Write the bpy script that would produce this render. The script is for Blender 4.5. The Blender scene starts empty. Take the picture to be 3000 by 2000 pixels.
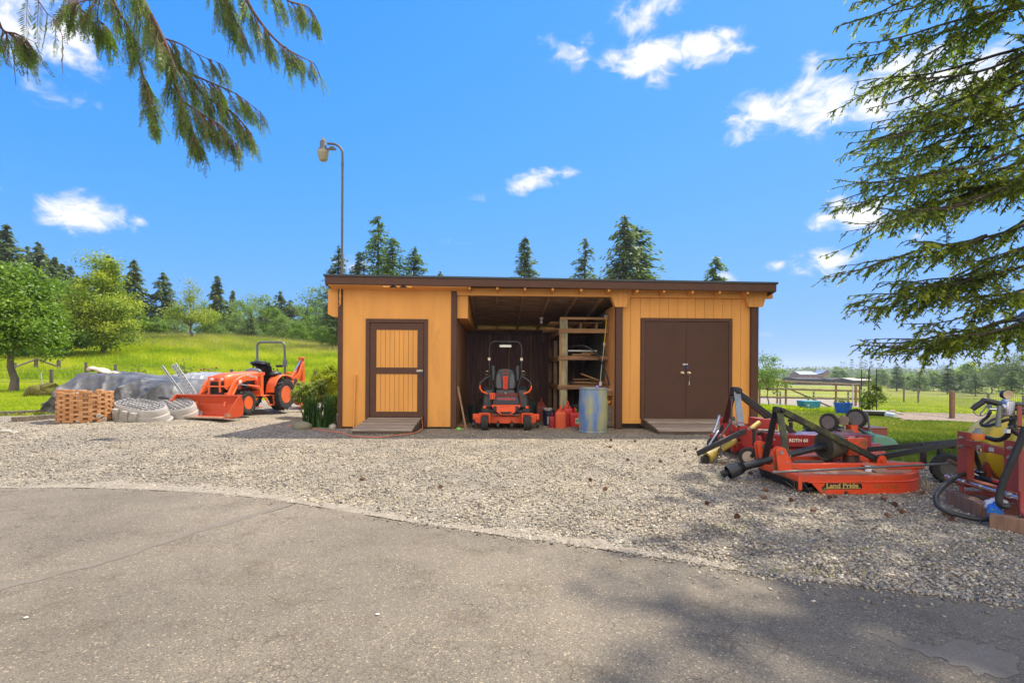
import bpy, math, random
import numpy as np
from mathutils import Vector, Matrix
R = math.radians
rnd = random.Random(7)
rng = np.random.default_rng(7)
sc = bpy.context.scene
col = sc.collection

# ---------------------------------------------------------------- camera
F, HC, HY, ROLL = 1500.0, 1.28, 1085.0, 0.006
cam = bpy.data.objects.new('camera', bpy.data.cameras.new('camera'))
col.objects.link(cam)
cam.matrix_world = Matrix.Translation((0, 0, HC)) @ Matrix.Rotation(R(90), 4, 'X') @ Matrix.Rotation(ROLL, 4, 'Z')
cam.data.sensor_width = 36.0
cam.data.lens = 36.0 * F / 3000
cam.data.shift_y = 85.0 / 3000
cam.data.clip_start, cam.data.clip_end = 0.05, 12000
sc.camera = cam

# ---------------------------------------------------------------- sun, sky, exposure
SUN = Vector((0.47, 0.42, 1.0)).normalized()
SUN_EL = math.asin(SUN.z)
SUN_AZ = math.atan2(SUN.x, SUN.y)
sl = bpy.data.lights.new('sun', 'SUN')
sl.energy, sl.angle, sl.color = 2.5, R(0.55), (1.0, 0.93, 0.80)
so = bpy.data.objects.new('sun', sl)
col.objects.link(so)
so.rotation_euler = SUN.to_track_quat('Z', 'Y').to_euler()
so.location = (10, 10, 30)
sc.view_settings.view_transform = 'Standard'
sc.view_settings.look = 'None'
sc.view_settings.exposure = 1.52
sc.view_settings.gamma = 1.0
sc.view_settings.use_curve_mapping = False
SKY_STRENGTH = 0.15
world = bpy.data.worlds.new('World')
sc.world = world
world.use_nodes = True
def pxdir(px, py):
 dx, dy = px - 1500.0, HY - py
 return (dx - ROLL * dy) / F, (dy + ROLL * dx) / F


def build_world():
 nt = world.node_tree
 N, L = nt.nodes, nt.links
 N.clear()

 def nd(t, **k):
  n = N.new(t)
  for a, b in k.items():
   setattr(n, a, b)
  return n

 def mth(op, a, b=None, c=None, clamp=False):
  n = nd('ShaderNodeMath', operation=op, use_clamp=clamp)
  for i, v in enumerate((a, b, c)):
   if v is None:
    continue
   if isinstance(v, (int, float)):
    n.inputs[i].default_value = v
   else:
    L.new(v, n.inputs[i])
  return n.outputs[0]

 out = nd('ShaderNodeOutputWorld')
 bg = nd('ShaderNodeBackground')
 bg.inputs['Strength'].default_value = SKY_STRENGTH
 L.new(bg.outputs[0], out.inputs['Surface'])
 sky = nd('ShaderNodeTexSky', sky_type='NISHITA')
 sky.sun_disc = False
 sky.sun_elevation = SUN_EL
 sky.sun_rotation = SUN_AZ
 sky.air_density, sky.dust_density, sky.ozone_density = 1.0, 0.35, 2.2
 hsv = nd('ShaderNodeHueSaturation')
 hsv.inputs['Saturation'].default_value = 1.05
 hsv.inputs['Value'].default_value = 1.0
 # the air's glare saturates towards the horizon
 sp0 = nd('ShaderNodeSeparateColor')
 L.new(sky.outputs[0], sp0.inputs[0])
 cb = nd('ShaderNodeCombineColor')
 for i, (cm, gain) in enumerate(((0.80, 0.20), (1.40, 0.56), (2.75, 2.0))):
  v = mth('MULTIPLY', sp0.outputs[i], gain)
  q = mth('POWER', mth('ADD', mth('POWER', mth('DIVIDE', v, cm), 2.0), 1.0), 1 / 2.0)
  L.new(mth('DIVIDE', v, q), cb.inputs[i])
 L.new(cb.outputs[0], hsv.inputs['Color'])
 # clouds: soft lumps at fixed bearings and elevations of the sky
 tc = nd('ShaderNodeTexCoord')
 sep = nd('ShaderNodeSeparateXYZ')
 L.new(tc.outputs['Generated'], sep.inputs[0])
 az = mth('ARCTAN2', sep.outputs[0], sep.outputs[1])
 el = mth('ARCSINE', sep.outputs[2])

 def noise(scale, detail, dist=0.0, rough=0.55, zs=1.6):
  mp = nd('ShaderNodeMapping')
  mp.inputs['Scale'].default_value = (1, 1, zs)
  L.new(tc.outputs['Generated'], mp.inputs[0])
  n = nd('ShaderNodeTexNoise')
  n.inputs['Scale'].default_value = scale
  n.inputs['Detail'].default_value = detail
  n.inputs['Roughness'].default_value = rough
  n.inputs['Distortion'].default_value = dist
  L.new(mp.outputs[0], n.inputs['Vector'])
  return n.outputs['Fac']
 n1 = noise(21, 9, 0.5, .6)
 n2 = noise(6, 4, 0.0)
 # px, py, half width, half height (in photo pixels), strength
 blobs = [
  (1960, 150, 160, 52, 1.1), (2060, 128, 105, 42, 1.1), (1880, 178, 105, 45, 1.0), (2130, 150, 70, 30, .7), (1925, 222, 45, 32, .6), (1910, 45, 90, 62, .62),
  (1830, 40, 40, 30, .5), (1660, 155, 60, 50, .36), (2390, 195, 60, 45, .42),
  (2330, 318, 165, 72, 1.15), (2240, 355, 90, 55, 1.0), (2430, 290, 110, 58, 1.05), (2560, 290, 170, 85, 1.0), (2720, 250, 210, 95, .95), (2640, 190, 110, 45, .7),
  (2185, 395, 60, 30, .7), (2380, 375, 60, 42, .7), (2900, 330, 150, 60, .7),
  (2520, 630, 85, 36, 1.05), (2600, 640, 75, 36, .95), (2460, 600, 34, 26, .9), (2412, 655, 46, 26, .95), (2680, 690, 70, 30, .6),
  (2425, 765, 95, 36, 1.0), (2370, 775, 55, 22, .8), (2450, 790, 50, 20, .7), (2255, 778, 48, 16, .62),
  (205, 615, 92, 48, 1.1), (280, 622, 100, 50, 1.05), (215, 585, 70, 36, .8), (330, 640, 60, 38, .8), (395, 655, 32, 26, .68), (150, 630, 55, 28, .7), (260, 668, 95, 26, .6),
  (60, 70, 150, 110, .95), (180, 130, 110, 85, .9), (250, 190, 70, 48, .7), (110, 20, 170, 70, .9), (170, 275, 100, 38, .42), (275, 320, 45, 26, .36),
  (1545, 530, 70, 24, .82), (1610, 503, 62, 19, .78), (1500, 555, 38, 20, .62), (1660, 505, 42, 12, .45), (1335, 706, 50, 10, .42), (1405, 580, 26, 10, .3),
  (0, 555, 22, 20, .5), (2260, 980, 60, 12, .35), (2590, 1020, 26, 12, .42), (1050, 785, 60, 30, .42), (2135, 812, 36, 18, .5),
 ]
 acc = None
 for (px, py, hw, hh, s) in blobs:
  tx, tz = pxdir(px, py)
  q = math.hypot(tx, 1.0)
  a0, e0 = math.atan2(tx, 1.0), math.atan2(tz, q)
  ra = hw / F / (1 + tx * tx)
  re = hh / F / (q * (1 + (tz / q) ** 2))
  da = mth('MULTIPLY', mth('SUBTRACT', az, a0), 1 / ra)
  de = mth('MULTIPLY', mth('SUBTRACT', el, e0), 1 / re)
  d2 = mth('MULTIPLY_ADD', da, da, mth('MULTIPLY', de, de))
  v = mth('MULTIPLY_ADD', d2, -0.50 * s, s + .02)
  acc = v if acc is None else mth('SMOOTH_MAX', acc, v, 0.22)
 dens = mth('ADD', mth('MAXIMUM', acc, -0.6), mth('MULTIPLY', mth('SUBTRACT', n1, 0.5), 3.0))
 dens = mth('ADD', dens, mth('MULTIPLY', mth('SUBTRACT', n2, 0.5), 0.9))
 mr = nd('ShaderNodeMapRange', interpolation_type='SMOOTHERSTEP')
 mr.inputs['From Min'].default_value = 0.06
 mr.inputs['From Max'].default_value = 1.35
 L.new(dens, mr.inputs['Value'])
 lit = nd('ShaderNodeMapRange')
 lit.inputs['From Min'].default_value = 0.35
 lit.inputs['From Max'].default_value = 1.1
 L.new(mth('ADD', dens, mth('MULTIPLY', mth('SUBTRACT', n1, 0.5), -1.2)), lit.inputs['Value'])
 cr = nd('ShaderNodeMix', data_type='RGBA')
 cr.inputs['A'].default_value = (1.9, 2.0, 2.4, 1)
 cr.inputs['B'].default_value = (2.75, 2.7, 2.65, 1)
 L.new(lit.outputs[0], cr.inputs['Factor'])
 # a broad bank of unseen cloud added behind the camera as fill light
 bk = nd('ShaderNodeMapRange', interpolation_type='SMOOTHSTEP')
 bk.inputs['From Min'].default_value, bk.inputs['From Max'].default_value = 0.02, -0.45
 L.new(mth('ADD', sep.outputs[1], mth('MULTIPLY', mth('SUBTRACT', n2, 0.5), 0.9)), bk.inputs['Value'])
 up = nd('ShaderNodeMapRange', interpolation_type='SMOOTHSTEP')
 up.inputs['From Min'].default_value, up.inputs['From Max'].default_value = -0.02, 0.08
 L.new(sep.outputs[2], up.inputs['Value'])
 fill_bank = mth('MULTIPLY', bk.outputs[0], up.outputs[0])
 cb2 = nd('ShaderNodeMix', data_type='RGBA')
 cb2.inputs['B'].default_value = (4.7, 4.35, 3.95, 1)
 L.new(fill_bank, cb2.inputs['Factor'])
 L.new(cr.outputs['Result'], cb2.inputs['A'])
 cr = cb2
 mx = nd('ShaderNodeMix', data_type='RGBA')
 L.new(mth('MAXIMUM', mth('MULTIPLY', mr.outputs[0], 0.97), fill_bank), mx.inputs['Factor'])
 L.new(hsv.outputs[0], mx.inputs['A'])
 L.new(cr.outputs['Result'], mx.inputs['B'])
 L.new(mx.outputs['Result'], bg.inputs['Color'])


build_world()
# ---------------------------------------------------------------- mesh helpers
class MB:
 """collects shapes and links them as ONE mesh object"""
 def __init__(s):
  s.v, s.f, s.mi, s.k = [], [], [], 0

 def add(s, vs, fs, M=None):
  b = len(s.v)
  if M is not None:
   vs = [M @ Vector(p) for p in vs]
  s.v += [tuple(p) for p in vs]
  s.f += [tuple(i + b for i in f) for f in fs]
  s.mi += [s.k] * len(fs)
  return s

 def mat(s, k):
  s.k = k
  return s

 def box(s, x0, x1, y0, y1, z0, z1, M=None):
  x0, x1 = min(x0, x1), max(x0, x1)
  y0, y1 = min(y0, y1), max(y0, y1)
  z0, z1 = min(z0, z1), max(z0, z1)
  vs = [(x0, y0, z0), (x1, y0, z0), (x1, y1, z0), (x0, y1, z0), (x0, y0, z1), (x1, y0, z1), (x1, y1, z1), (x0, y1, z1)]
  return s.add(vs, [(0, 3, 2, 1), (4, 5, 6, 7), (0, 1, 5, 4), (1, 2, 6, 5), (2, 3, 7, 6), (3, 0, 4, 7)], M)

 def bar(s, p0, p1, w, h, up=(0, 0, 1)):
  p0, p1 = Vector(p0), Vector(p1)
  d = (p1 - p0)
  ln = d.length
  d.normalize()
  u = Vector(up)
  if abs(d.dot(u)) > .98:
   u = Vector((0, 1, 0))
  x = d.cross(u).normalized()
  z = x.cross(d).normalized()
  M = Matrix((x, d, z)).transposed().to_4x4()
  M.translation = p0
  return s.box(-w / 2, w / 2, 0, ln, -h / 2, h / 2, M)

 def tube(s, pts, r, n=8, cap=True, closed=False):
  pts = [Vector(p) for p in pts]
  m = len(pts)
  rr = r if isinstance(r, (list, tuple)) else [r] * m
  vs, fs = [], []
  prev = None
  for i, p in enumerate(pts):
   if closed:
    t = pts[(i + 1) % m] - pts[i - 1]
   else:
    t = pts[min(i + 1, m - 1)] - pts[max(i - 1, 0)]
   t.normalize()
   if prev is None:
    a = Vector((0, 0, 1)) if abs(t.z) < .9 else Vector((1, 0, 0))
    x = t.cross(a).normalized()
   else:
    x = (prev - t * prev.dot(t)).normalized()
   prev = x
   y = t.cross(x)
   for j in range(n):
    a = 2 * math.pi * j / n
    vs.append(p + (x * math.cos(a) + y * math.sin(a)) * rr[i])
  for i in range(m if closed else m - 1):
   for j in range(n):
    a, b = i * n + j, i * n + (j + 1) % n
    c, d = ((i + 1) % m) * n + (j + 1) % n, ((i + 1) % m) * n + j
    fs.append((a, b, c, d))
  if cap and not closed:
   fs.append(tuple(range(n))[::-1])
   fs.append(tuple((m - 1) * n + j for j in range(n)))
  return s.add(vs, fs)

 def cyl(s, p0, p1, r, n=14, r1=None):
  return s.tube([p0, p1], [r, r if r1 is None else r1], n)

 def lathe(s, prof, n=24, M=None):
  vs, fs = [], []
  m = len(prof)
  for r, z in prof:
   for j in range(n):
    a = 2 * math.pi * j / n
    vs.append((r * math.cos(a), r * math.sin(a), z))
  for i in range(m - 1):
   for j in range(n):
    fs.append((i * n + j, i * n + (j + 1) % n, (i + 1) * n + (j + 1) % n, (i + 1) * n + j))
  if prof[0][0] > 1e-5:
   fs.append(tuple(range(n))[::-1])
  if prof[-1][0] > 1e-5:
   fs.append(tuple((m - 1) * n + j for j in range(n)))
  return s.add(vs, fs, M)

 def plate(s, poly, ax, a, b, M=None):
  n = len(poly)

  def P(p, t):
   return {'x': (t, p[0], p[1]), 'y': (p[0], t, p[1]), 'z': (p[0], p[1], t)}[ax]
  ar = sum(poly[i][0] * poly[(i + 1) % n][1] - poly[(i + 1) % n][0] * poly[i][1] for i in range(n))
  fl = (ar < 0) ^ (ax == 'y')
  a, b = min(a, b), max(a, b)
  vs = [P(p, a) for p in poly] + [P(p, b) for p in poly]
  fs = [tuple(range(n))[::-1], tuple(range(n, 2 * n))] + [(i, (i + 1) % n, n + (i + 1) % n, n + i) for i in range(n)]
  if fl:
   fs = [f[::-1] for f in fs]
  return s.add(vs, fs, M)

 def ball(s, c, r, n=14, m=8, M=None):
  rx, ry, rz = r if isinstance(r, (tuple, list)) else (r, r, r)
  vs, fs = [], []
  for i in range(m + 1):
   th = math.pi * i / m
   for j in range(n):
    a = 2 * math.pi * j / n
    vs.append((c[0] + rx * math.sin(th) * math.cos(a), c[1] + ry * math.sin(th) * math.sin(a), c[2] - rz * math.cos(th)))
  for i in range(m):
   for j in range(n):
    fs.append((i * n + j, i * n + (j + 1) % n, (i + 1) * n + (j + 1) % n, (i + 1) * n + j))
  return s.add(vs, fs, M)

 def build(s, name, mats, parent=None, bevel=0, smooth=38, seg=1):
  me = bpy.data.meshes.new(name)
  me.from_pydata(s.v, [], s.f)
  mats = mats if isinstance(mats, (list, tuple)) else [mats]
  for m in mats:
   me.materials.append(m)
  if len(mats) > 1:
   me.polygons.foreach_set('material_index', s.mi)
  me.validate()
  if smooth:
   me.shade_smooth()
   me.set_sharp_from_angle(angle=R(smooth))
  o = bpy.data.objects.new(name, me)
  col.objects.link(o)
  if parent is not None:
   o.parent = parent
  if bevel:
   b = o.modifiers.new('edge', 'BEVEL')
   b.width, b.segments, b.limit_method, b.angle_limit = bevel, seg, 'ANGLE', R(50)
   b.harden_normals = False
  return o


def npmesh(name, V, Fc, mats, tone=None, parent=None, smooth=False):
 """one mesh object from arrays; tone = one value per face (which leaf or stone is which colour)"""
 me = bpy.data.meshes.new(name)
 k = Fc.shape[1]
 me.vertices.add(len(V))
 me.vertices.foreach_set('co', np.ascontiguousarray(V, dtype=np.float32).ravel())
 me.loops.add(Fc.size)
 me.loops.foreach_set('vertex_index', np.ascontiguousarray(Fc, dtype=np.int32).ravel())
 me.polygons.add(len(Fc))
 me.polygons.foreach_set('loop_start', np.arange(0, Fc.size, k, dtype=np.int32))
 me.update(calc_edges=True)
 if tone is not None:
  a = me.attributes.new('tone', 'FLOAT', 'FACE')
  a.data.foreach_set('value', np.ascontiguousarray(tone, dtype=np.float32))
 for m in (mats if isinstance(mats, (list, tuple)) else [mats]):
  me.materials.append(m)
 if smooth:
  me.shade_smooth()
 o = bpy.data.objects.new(name, me)
 col.objects.link(o)
 if parent is not None:
  o.parent = parent
 return o


def tag(o, label=None, cat=None, group=None, kind=None):
 if label:
  o['label'] = label
 if cat:
  o['category'] = cat
 if group:
  o['group'] = group
 if kind:
  o['kind'] = kind
 return o


def thing(name, label, cat, loc=(0, 0, 0), rz=0.0, group=None):
 o = bpy.data.objects.new(name, None)
 o.empty_display_size = 0.1
 col.objects.link(o)
 o.location, o.rotation_euler = loc, (0, 0, rz)
 return tag(o, label, cat, group)


def dup(root, loc=None, rz=None, label=None, group=None, scale=None):
 r = root.copy()
 col.objects.link(r)
 if loc is not None:
  r.location = loc
 if rz is not None:
  r.rotation_euler = (0, 0, rz)
 if scale is not None:
  r.scale = scale if isinstance(scale, tuple) else (scale,) * 3
 tag(r, label, None, group)
 for ch in list(root.children):
  c = ch.copy()
  col.objects.link(c)
  c.parent = r
  for g in list(ch.children):
   d = g.copy()
   col.objects.link(d)
   d.parent = c
 return r


def arc(c, r, a0, a1, n, plane='xz'):
 out = []
 for i in range(n + 1):
  a = R(a0 + (a1 - a0) * i / n)
  p, q = r * math.cos(a), r * math.sin(a)
  out.append({'xz': (c[0] + p, c[1], c[2] + q), 'yz': (c[0], c[1] + p, c[2] + q), 'xy': (c[0] + p, c[1] + q, c[2])}[plane])
 return out


def spline(pts, n=8):
 """smooth curve through points"""
 P = [Vector(p) for p in pts]
 P = [P[0] * 2 - P[1]] + P + [P[-1] * 2 - P[-2]]
 out = []
 for i in range(1, len(P) - 2):
  a, b, c, d = P[i - 1], P[i], P[i + 1], P[i + 2]
  for j in range(n):
   t = j / n
   out.append(.5 * ((2 * b) + (c - a) * t + (2 * a - 5 * b + 4 * c - d) * t * t + (3 * b - a - 3 * c + d) * t ** 3))
 out.append(P[-2])
 return out


def lettering(txt, size, mat, parent, loc, rot, name='lettering', ext=.001, sx=1.0, shear=0.0, off=0.0, space=1.0):
 cu = bpy.data.curves.new(name, 'FONT')
 cu.body, cu.size, cu.extrude, cu.align_x, cu.align_y = txt, size, ext, 'CENTER', 'CENTER'
 cu.shear, cu.offset, cu.space_character = shear, off, space
 cu.resolution_u = 3
 t = bpy.data.objects.new(name, cu)
 col.objects.link(t)
 bpy.context.view_layer.update()
 me = bpy.data.meshes.new_from_object(t.evaluated_get(bpy.context.evaluated_depsgraph_get()))
 bpy.data.objects.remove(t)
 me.materials.clear()
 me.materials.append(mat)
 o = bpy.data.objects.new(name, me)
 col.objects.link(o)
 o.parent = parent
 o.location, o.rotation_euler, o.scale = loc, rot, (sx, 1, 1)
 return o


# ---------------------------------------------------------------- materials
_mats = {}


def M(name, c, rough=.6, var=.12, scale=5.0, bump=0.0, bscale=60.0, metal=0.0, dirt=None, damt=0.5, dscale=3.0, spec=.5, stretch=(1, 1, 1), coat=0.0, fade=None, famt=.5):
 if name in _mats:
  return _mats[name]
 m = bpy.data.materials.new(name)
 m.use_nodes = True
 nt = m.node_tree
 N, L = nt.nodes, nt.links
 b = N['Principled BSDF']
 b.inputs['Roughness'].default_value = rough
 b.inputs['Metallic'].default_value = metal
 b.inputs['Specular IOR Level'].default_value = spec
 b.inputs['Coat Weight'].default_value = coat
 tc = N.new('ShaderNodeTexCoord')
 mp = N.new('ShaderNodeMapping')
 mp.inputs['Scale'].default_value = stretch
 L.new(tc.outputs['Object'], mp.inputs[0])

 def noise(s, det=5, ro=.6):
  n = N.new('ShaderNodeTexNoise')
  n.inputs['Scale'].default_value = s
  n.inputs['Detail'].default_value = det
  n.inputs['Roughness'].default_value = ro
  L.new(mp.outputs[0], n.inputs['Vector'])
  return n.outputs['Fac']

 def ramp(f, lo, hi):
  r = N.new('ShaderNodeMapRange')
  r.inputs['From Min'].default_value, r.inputs['From Max'].default_value = lo, hi
  L.new(f, r.inputs['Value'])
  return r.outputs[0]

 def mix(f, a, bb):
  x = N.new('ShaderNodeMix')
  x.data_type = 'RGBA'
  L.new(f, x.inputs['Factor'])
  for sck, v in (('A', a), ('B', bb)):
   if isinstance(v, tuple):
    x.inputs[sck].default_value = (*v[:3], 1)
   else:
    L.new(v, x.inputs[sck])
  return x.outputs['Result']
 c = tuple(c)
 cc = mix(ramp(noise(scale), .28, .72), tuple(v * (1 - var) for v in c), tuple(v * (1 + var) for v in c))
 if fade is not None:
  cc = mix(ramp(noise(dscale * .7, 6, .65), .62 - .25 * famt, .72), cc, tuple(fade))
 if dirt is not None:
  cc = mix(ramp(noise(dscale, 8, .7), .66 - .3 * damt, .74 - .12 * damt), cc, tuple(dirt))
  rr = N.new('ShaderNodeMapRange')
  rr.inputs['To Min'].default_value, rr.inputs['To Max'].default_value = max(rough - .1, .05), min(rough + .25, 1)
  L.new(noise(dscale, 8, .7), rr.inputs['Value'])
  L.new(rr.outputs[0], b.inputs['Roughness'])
 L.new(cc, b.inputs['Base Color'])
 if bump:
  bn = N.new('ShaderNodeBump')
  bn.inputs['Strength'].default_value = min(bump, 1)
  bn.inputs['Distance'].default_value = .01
  L.new(noise(bscale, 6, .65), bn.inputs['Height'])
  L.new(bn.outputs[0], b.inputs['Normal'])
 _mats[name] = m
 return m


def wood(name, c1, c2, scale=3.0, stretch=(1, 14, 14), rough=.75, bump=.25):
 """plank wood: streaks along the axis with the small stretch"""
 if name in _mats:
  return _mats[name]
 m = M(name, c1, rough, .2, scale, bump, 22, dirt=c2, damt=.75, dscale=scale * .8, stretch=stretch)
 return m


def leafmat(name, cols, trans=.35, rough=.5, tcol=(1.25, 1.35, .5)):
 m = bpy.data.materials.new(name)
 m.use_nodes = True
 nt = m.node_tree
 N, L = nt.nodes, nt.links
 b = N['Principled BSDF']
 b.inputs['Roughness'].default_value = rough
 b.inputs['Specular IOR Level'].default_value = .3
 at = N.new('ShaderNodeAttribute')
 at.attribute_name = 'tone'
 cr = N.new('ShaderNodeValToRGB')
 el = cr.color_ramp.elements
 while len(el) < len(cols):
  el.new(.5)
 for i, c in enumerate(cols):
  el[i].position = i / (len(cols) - 1)
  el[i].color = (*c, 1)
 L.new(at.outputs['Fac'], cr.inputs[0])
 L.new(cr.outputs[0], b.inputs['Base Color'])
 if trans:
  tr = N.new('ShaderNodeBsdfTranslucent')
  mu = N.new('ShaderNodeMix')
  mu.data_type, mu.blend_type = 'RGBA', 'MULTIPLY'
  mu.inputs['Factor'].default_value = 1
  L.new(cr.outputs[0], mu.inputs['A'])
  mu.inputs['B'].default_value = (*tcol, 1)
  L.new(mu.outputs['Result'], tr.inputs[0])
  ms = N.new('ShaderNodeMixShader')
  ms.inputs[0].default_value = trans
  L.new(b.outputs[0], ms.inputs[1])
  L.new(tr.outputs[0], ms.inputs[2])
  L.new(ms.outputs[0], N['Material Output'].inputs['Surface'])
 return m


def leafquads(c, d, n, Ln, W):
 """one pointed four-cornered leaf per row"""
 s = np.cross(d, n)
 s /= np.linalg.norm(s, axis=1, keepdims=True) + 1e-9
 Ln = np.asarray(Ln).reshape(-1, 1) if np.ndim(Ln) else Ln
 W = np.asarray(W).reshape(-1, 1) if np.ndim(W) else W
 k = len(c)
 V = np.empty((k, 4, 3))
 V[:, 0] = c - d * Ln * .5
 V[:, 1] = c + s * W * .5
 V[:, 2] = c + d * Ln * .5
 V[:, 3] = c - s * W * .5
 return V.reshape(-1, 3), np.arange(k * 4).reshape(k, 4)


def unit(a):
 return a / (np.linalg.norm(a, axis=-1, keepdims=True) + 1e-9)
# ---------------------------------------------------------------- the lie of the land
def sst(a, b, x):
 t = np.clip((np.asarray(x, float) - a) / (b - a), 0, 1)
 return t * t * (3 - 2 * t)


def hgt(x, y):
 x, y = np.asarray(x, float), np.asarray(y, float)
 zl = np.interp(y, [-50, 13.5, 17, 21, 27, 36, 45, 60, 66, 80, 130, 400, 3000], [0, 0, .1, .27, .32, 1.15, 2.5, 4.75, 4.9, 4.5, 4.3, 6, 8])
 zl = zl * (1 - .26 * sst(-38, -17, x)) + .2 * sst(-4.4, -7.4, x) * sst(7, 10.4, y)
 zr = np.interp(y, [-50, 13, 17, 20, 24, 40, 90, 160, 300, 3000], [0, 0, -.05, -.12, -.32, -1.15, -3.0, -4.9, -5.7, -5.6])
 zr = zr - .06 * np.clip(x - 10, 0, 6) * sst(13, 18, y) * (1 - sst(30, 70, y))
 w = sst(-13, 4, x - np.clip((y - 20) * .16, 0, 60))
 z = zl * (1 - w) + zr * w
 z = z + .06 * np.sin(x * .31 + 1.3) * np.sin(y * .27) * sst(16, 26, y)
 return z


def H1(x, y):
 return float(hgt(x, y))


def G(px, py, ymax=2500.0):
 """the point of the ground seen at a pixel of the photograph"""
 tx, tz = pxdir(px, py)
 y = 1.0
 while y < ymax:
  if HC + tz * y <= H1(tx * y, y):
   lo, hi = y / 1.02 - .02, y
   for _ in range(30):
    m = (lo + hi) / 2
    if HC + tz * m <= H1(tx * m, m):
     hi = m
    else:
     lo = m
   return Vector((tx * hi, hi, H1(tx * hi, hi)))
  y = y * 1.02 + .01
 return Vector((tx * ymax, ymax, H1(tx * ymax, ymax)))


def P(px, py, y):
 tx, tz = pxdir(px, py)
 return Vector((tx * y, y, HC + tz * y))


def inpoly(poly, X, Y):
 res = np.zeros(np.shape(X), bool)
 n = len(poly)
 for i in range(n):
  x0, y0 = poly[i]
  x1, y1 = poly[(i + 1) % n]
  if y0 == y1:
   continue
  c = ((y0 > Y) != (y1 > Y)) & (X < (x1 - x0) * (Y - y0) / (y1 - y0) + x0)
  res ^= c
 return res


def flat(px, py):
 tx, tz = pxdir(px, py)
 y = -HC / tz
 return (tx * y, y)


EDGE = [(-40, 7.2), (-20, 6.3), (-9, 5.65)] + [flat(*p) for p in ((0, 1433), (200, 1431), (400, 1436), (600, 1447), (800, 1465), (1000, 1500), (1200, 1533), (1450, 1570), (1700, 1604), (1950, 1640), (2200, 1683), (2600, 1728), (3000, 1776))] + [(4.2, 2.3), (8, 1.2), (20, -1)]
GRAVEL = [(-22, 11.0), (-11.5, 11.35), (-10.4, 11.7), (-10.2, 13.6), (-9.2, 15.0), (-8.4, 17.2), (-6, 18.6), (-4, 18.4), (-3, 16.2), (0, 15.9), (5.2, 15.6), (5.9, 11.6), (5.35, 10.3), (5.0, 8.9), (5.25, 7.7), (6.1, 6.95), (8, 6.4), (14, 5.4), (14, -2), (-22, -2)]
ASPH = EDGE + [(20, -8), (-40, -8)]


def wob(x, y, s=1.0):
 return .09 * np.sin(x * 5.1 * s + 1.7 * np.sin(y * 3.3)) + .06 * np.sin(y * 7.7 * s + x * 2.1)


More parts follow.
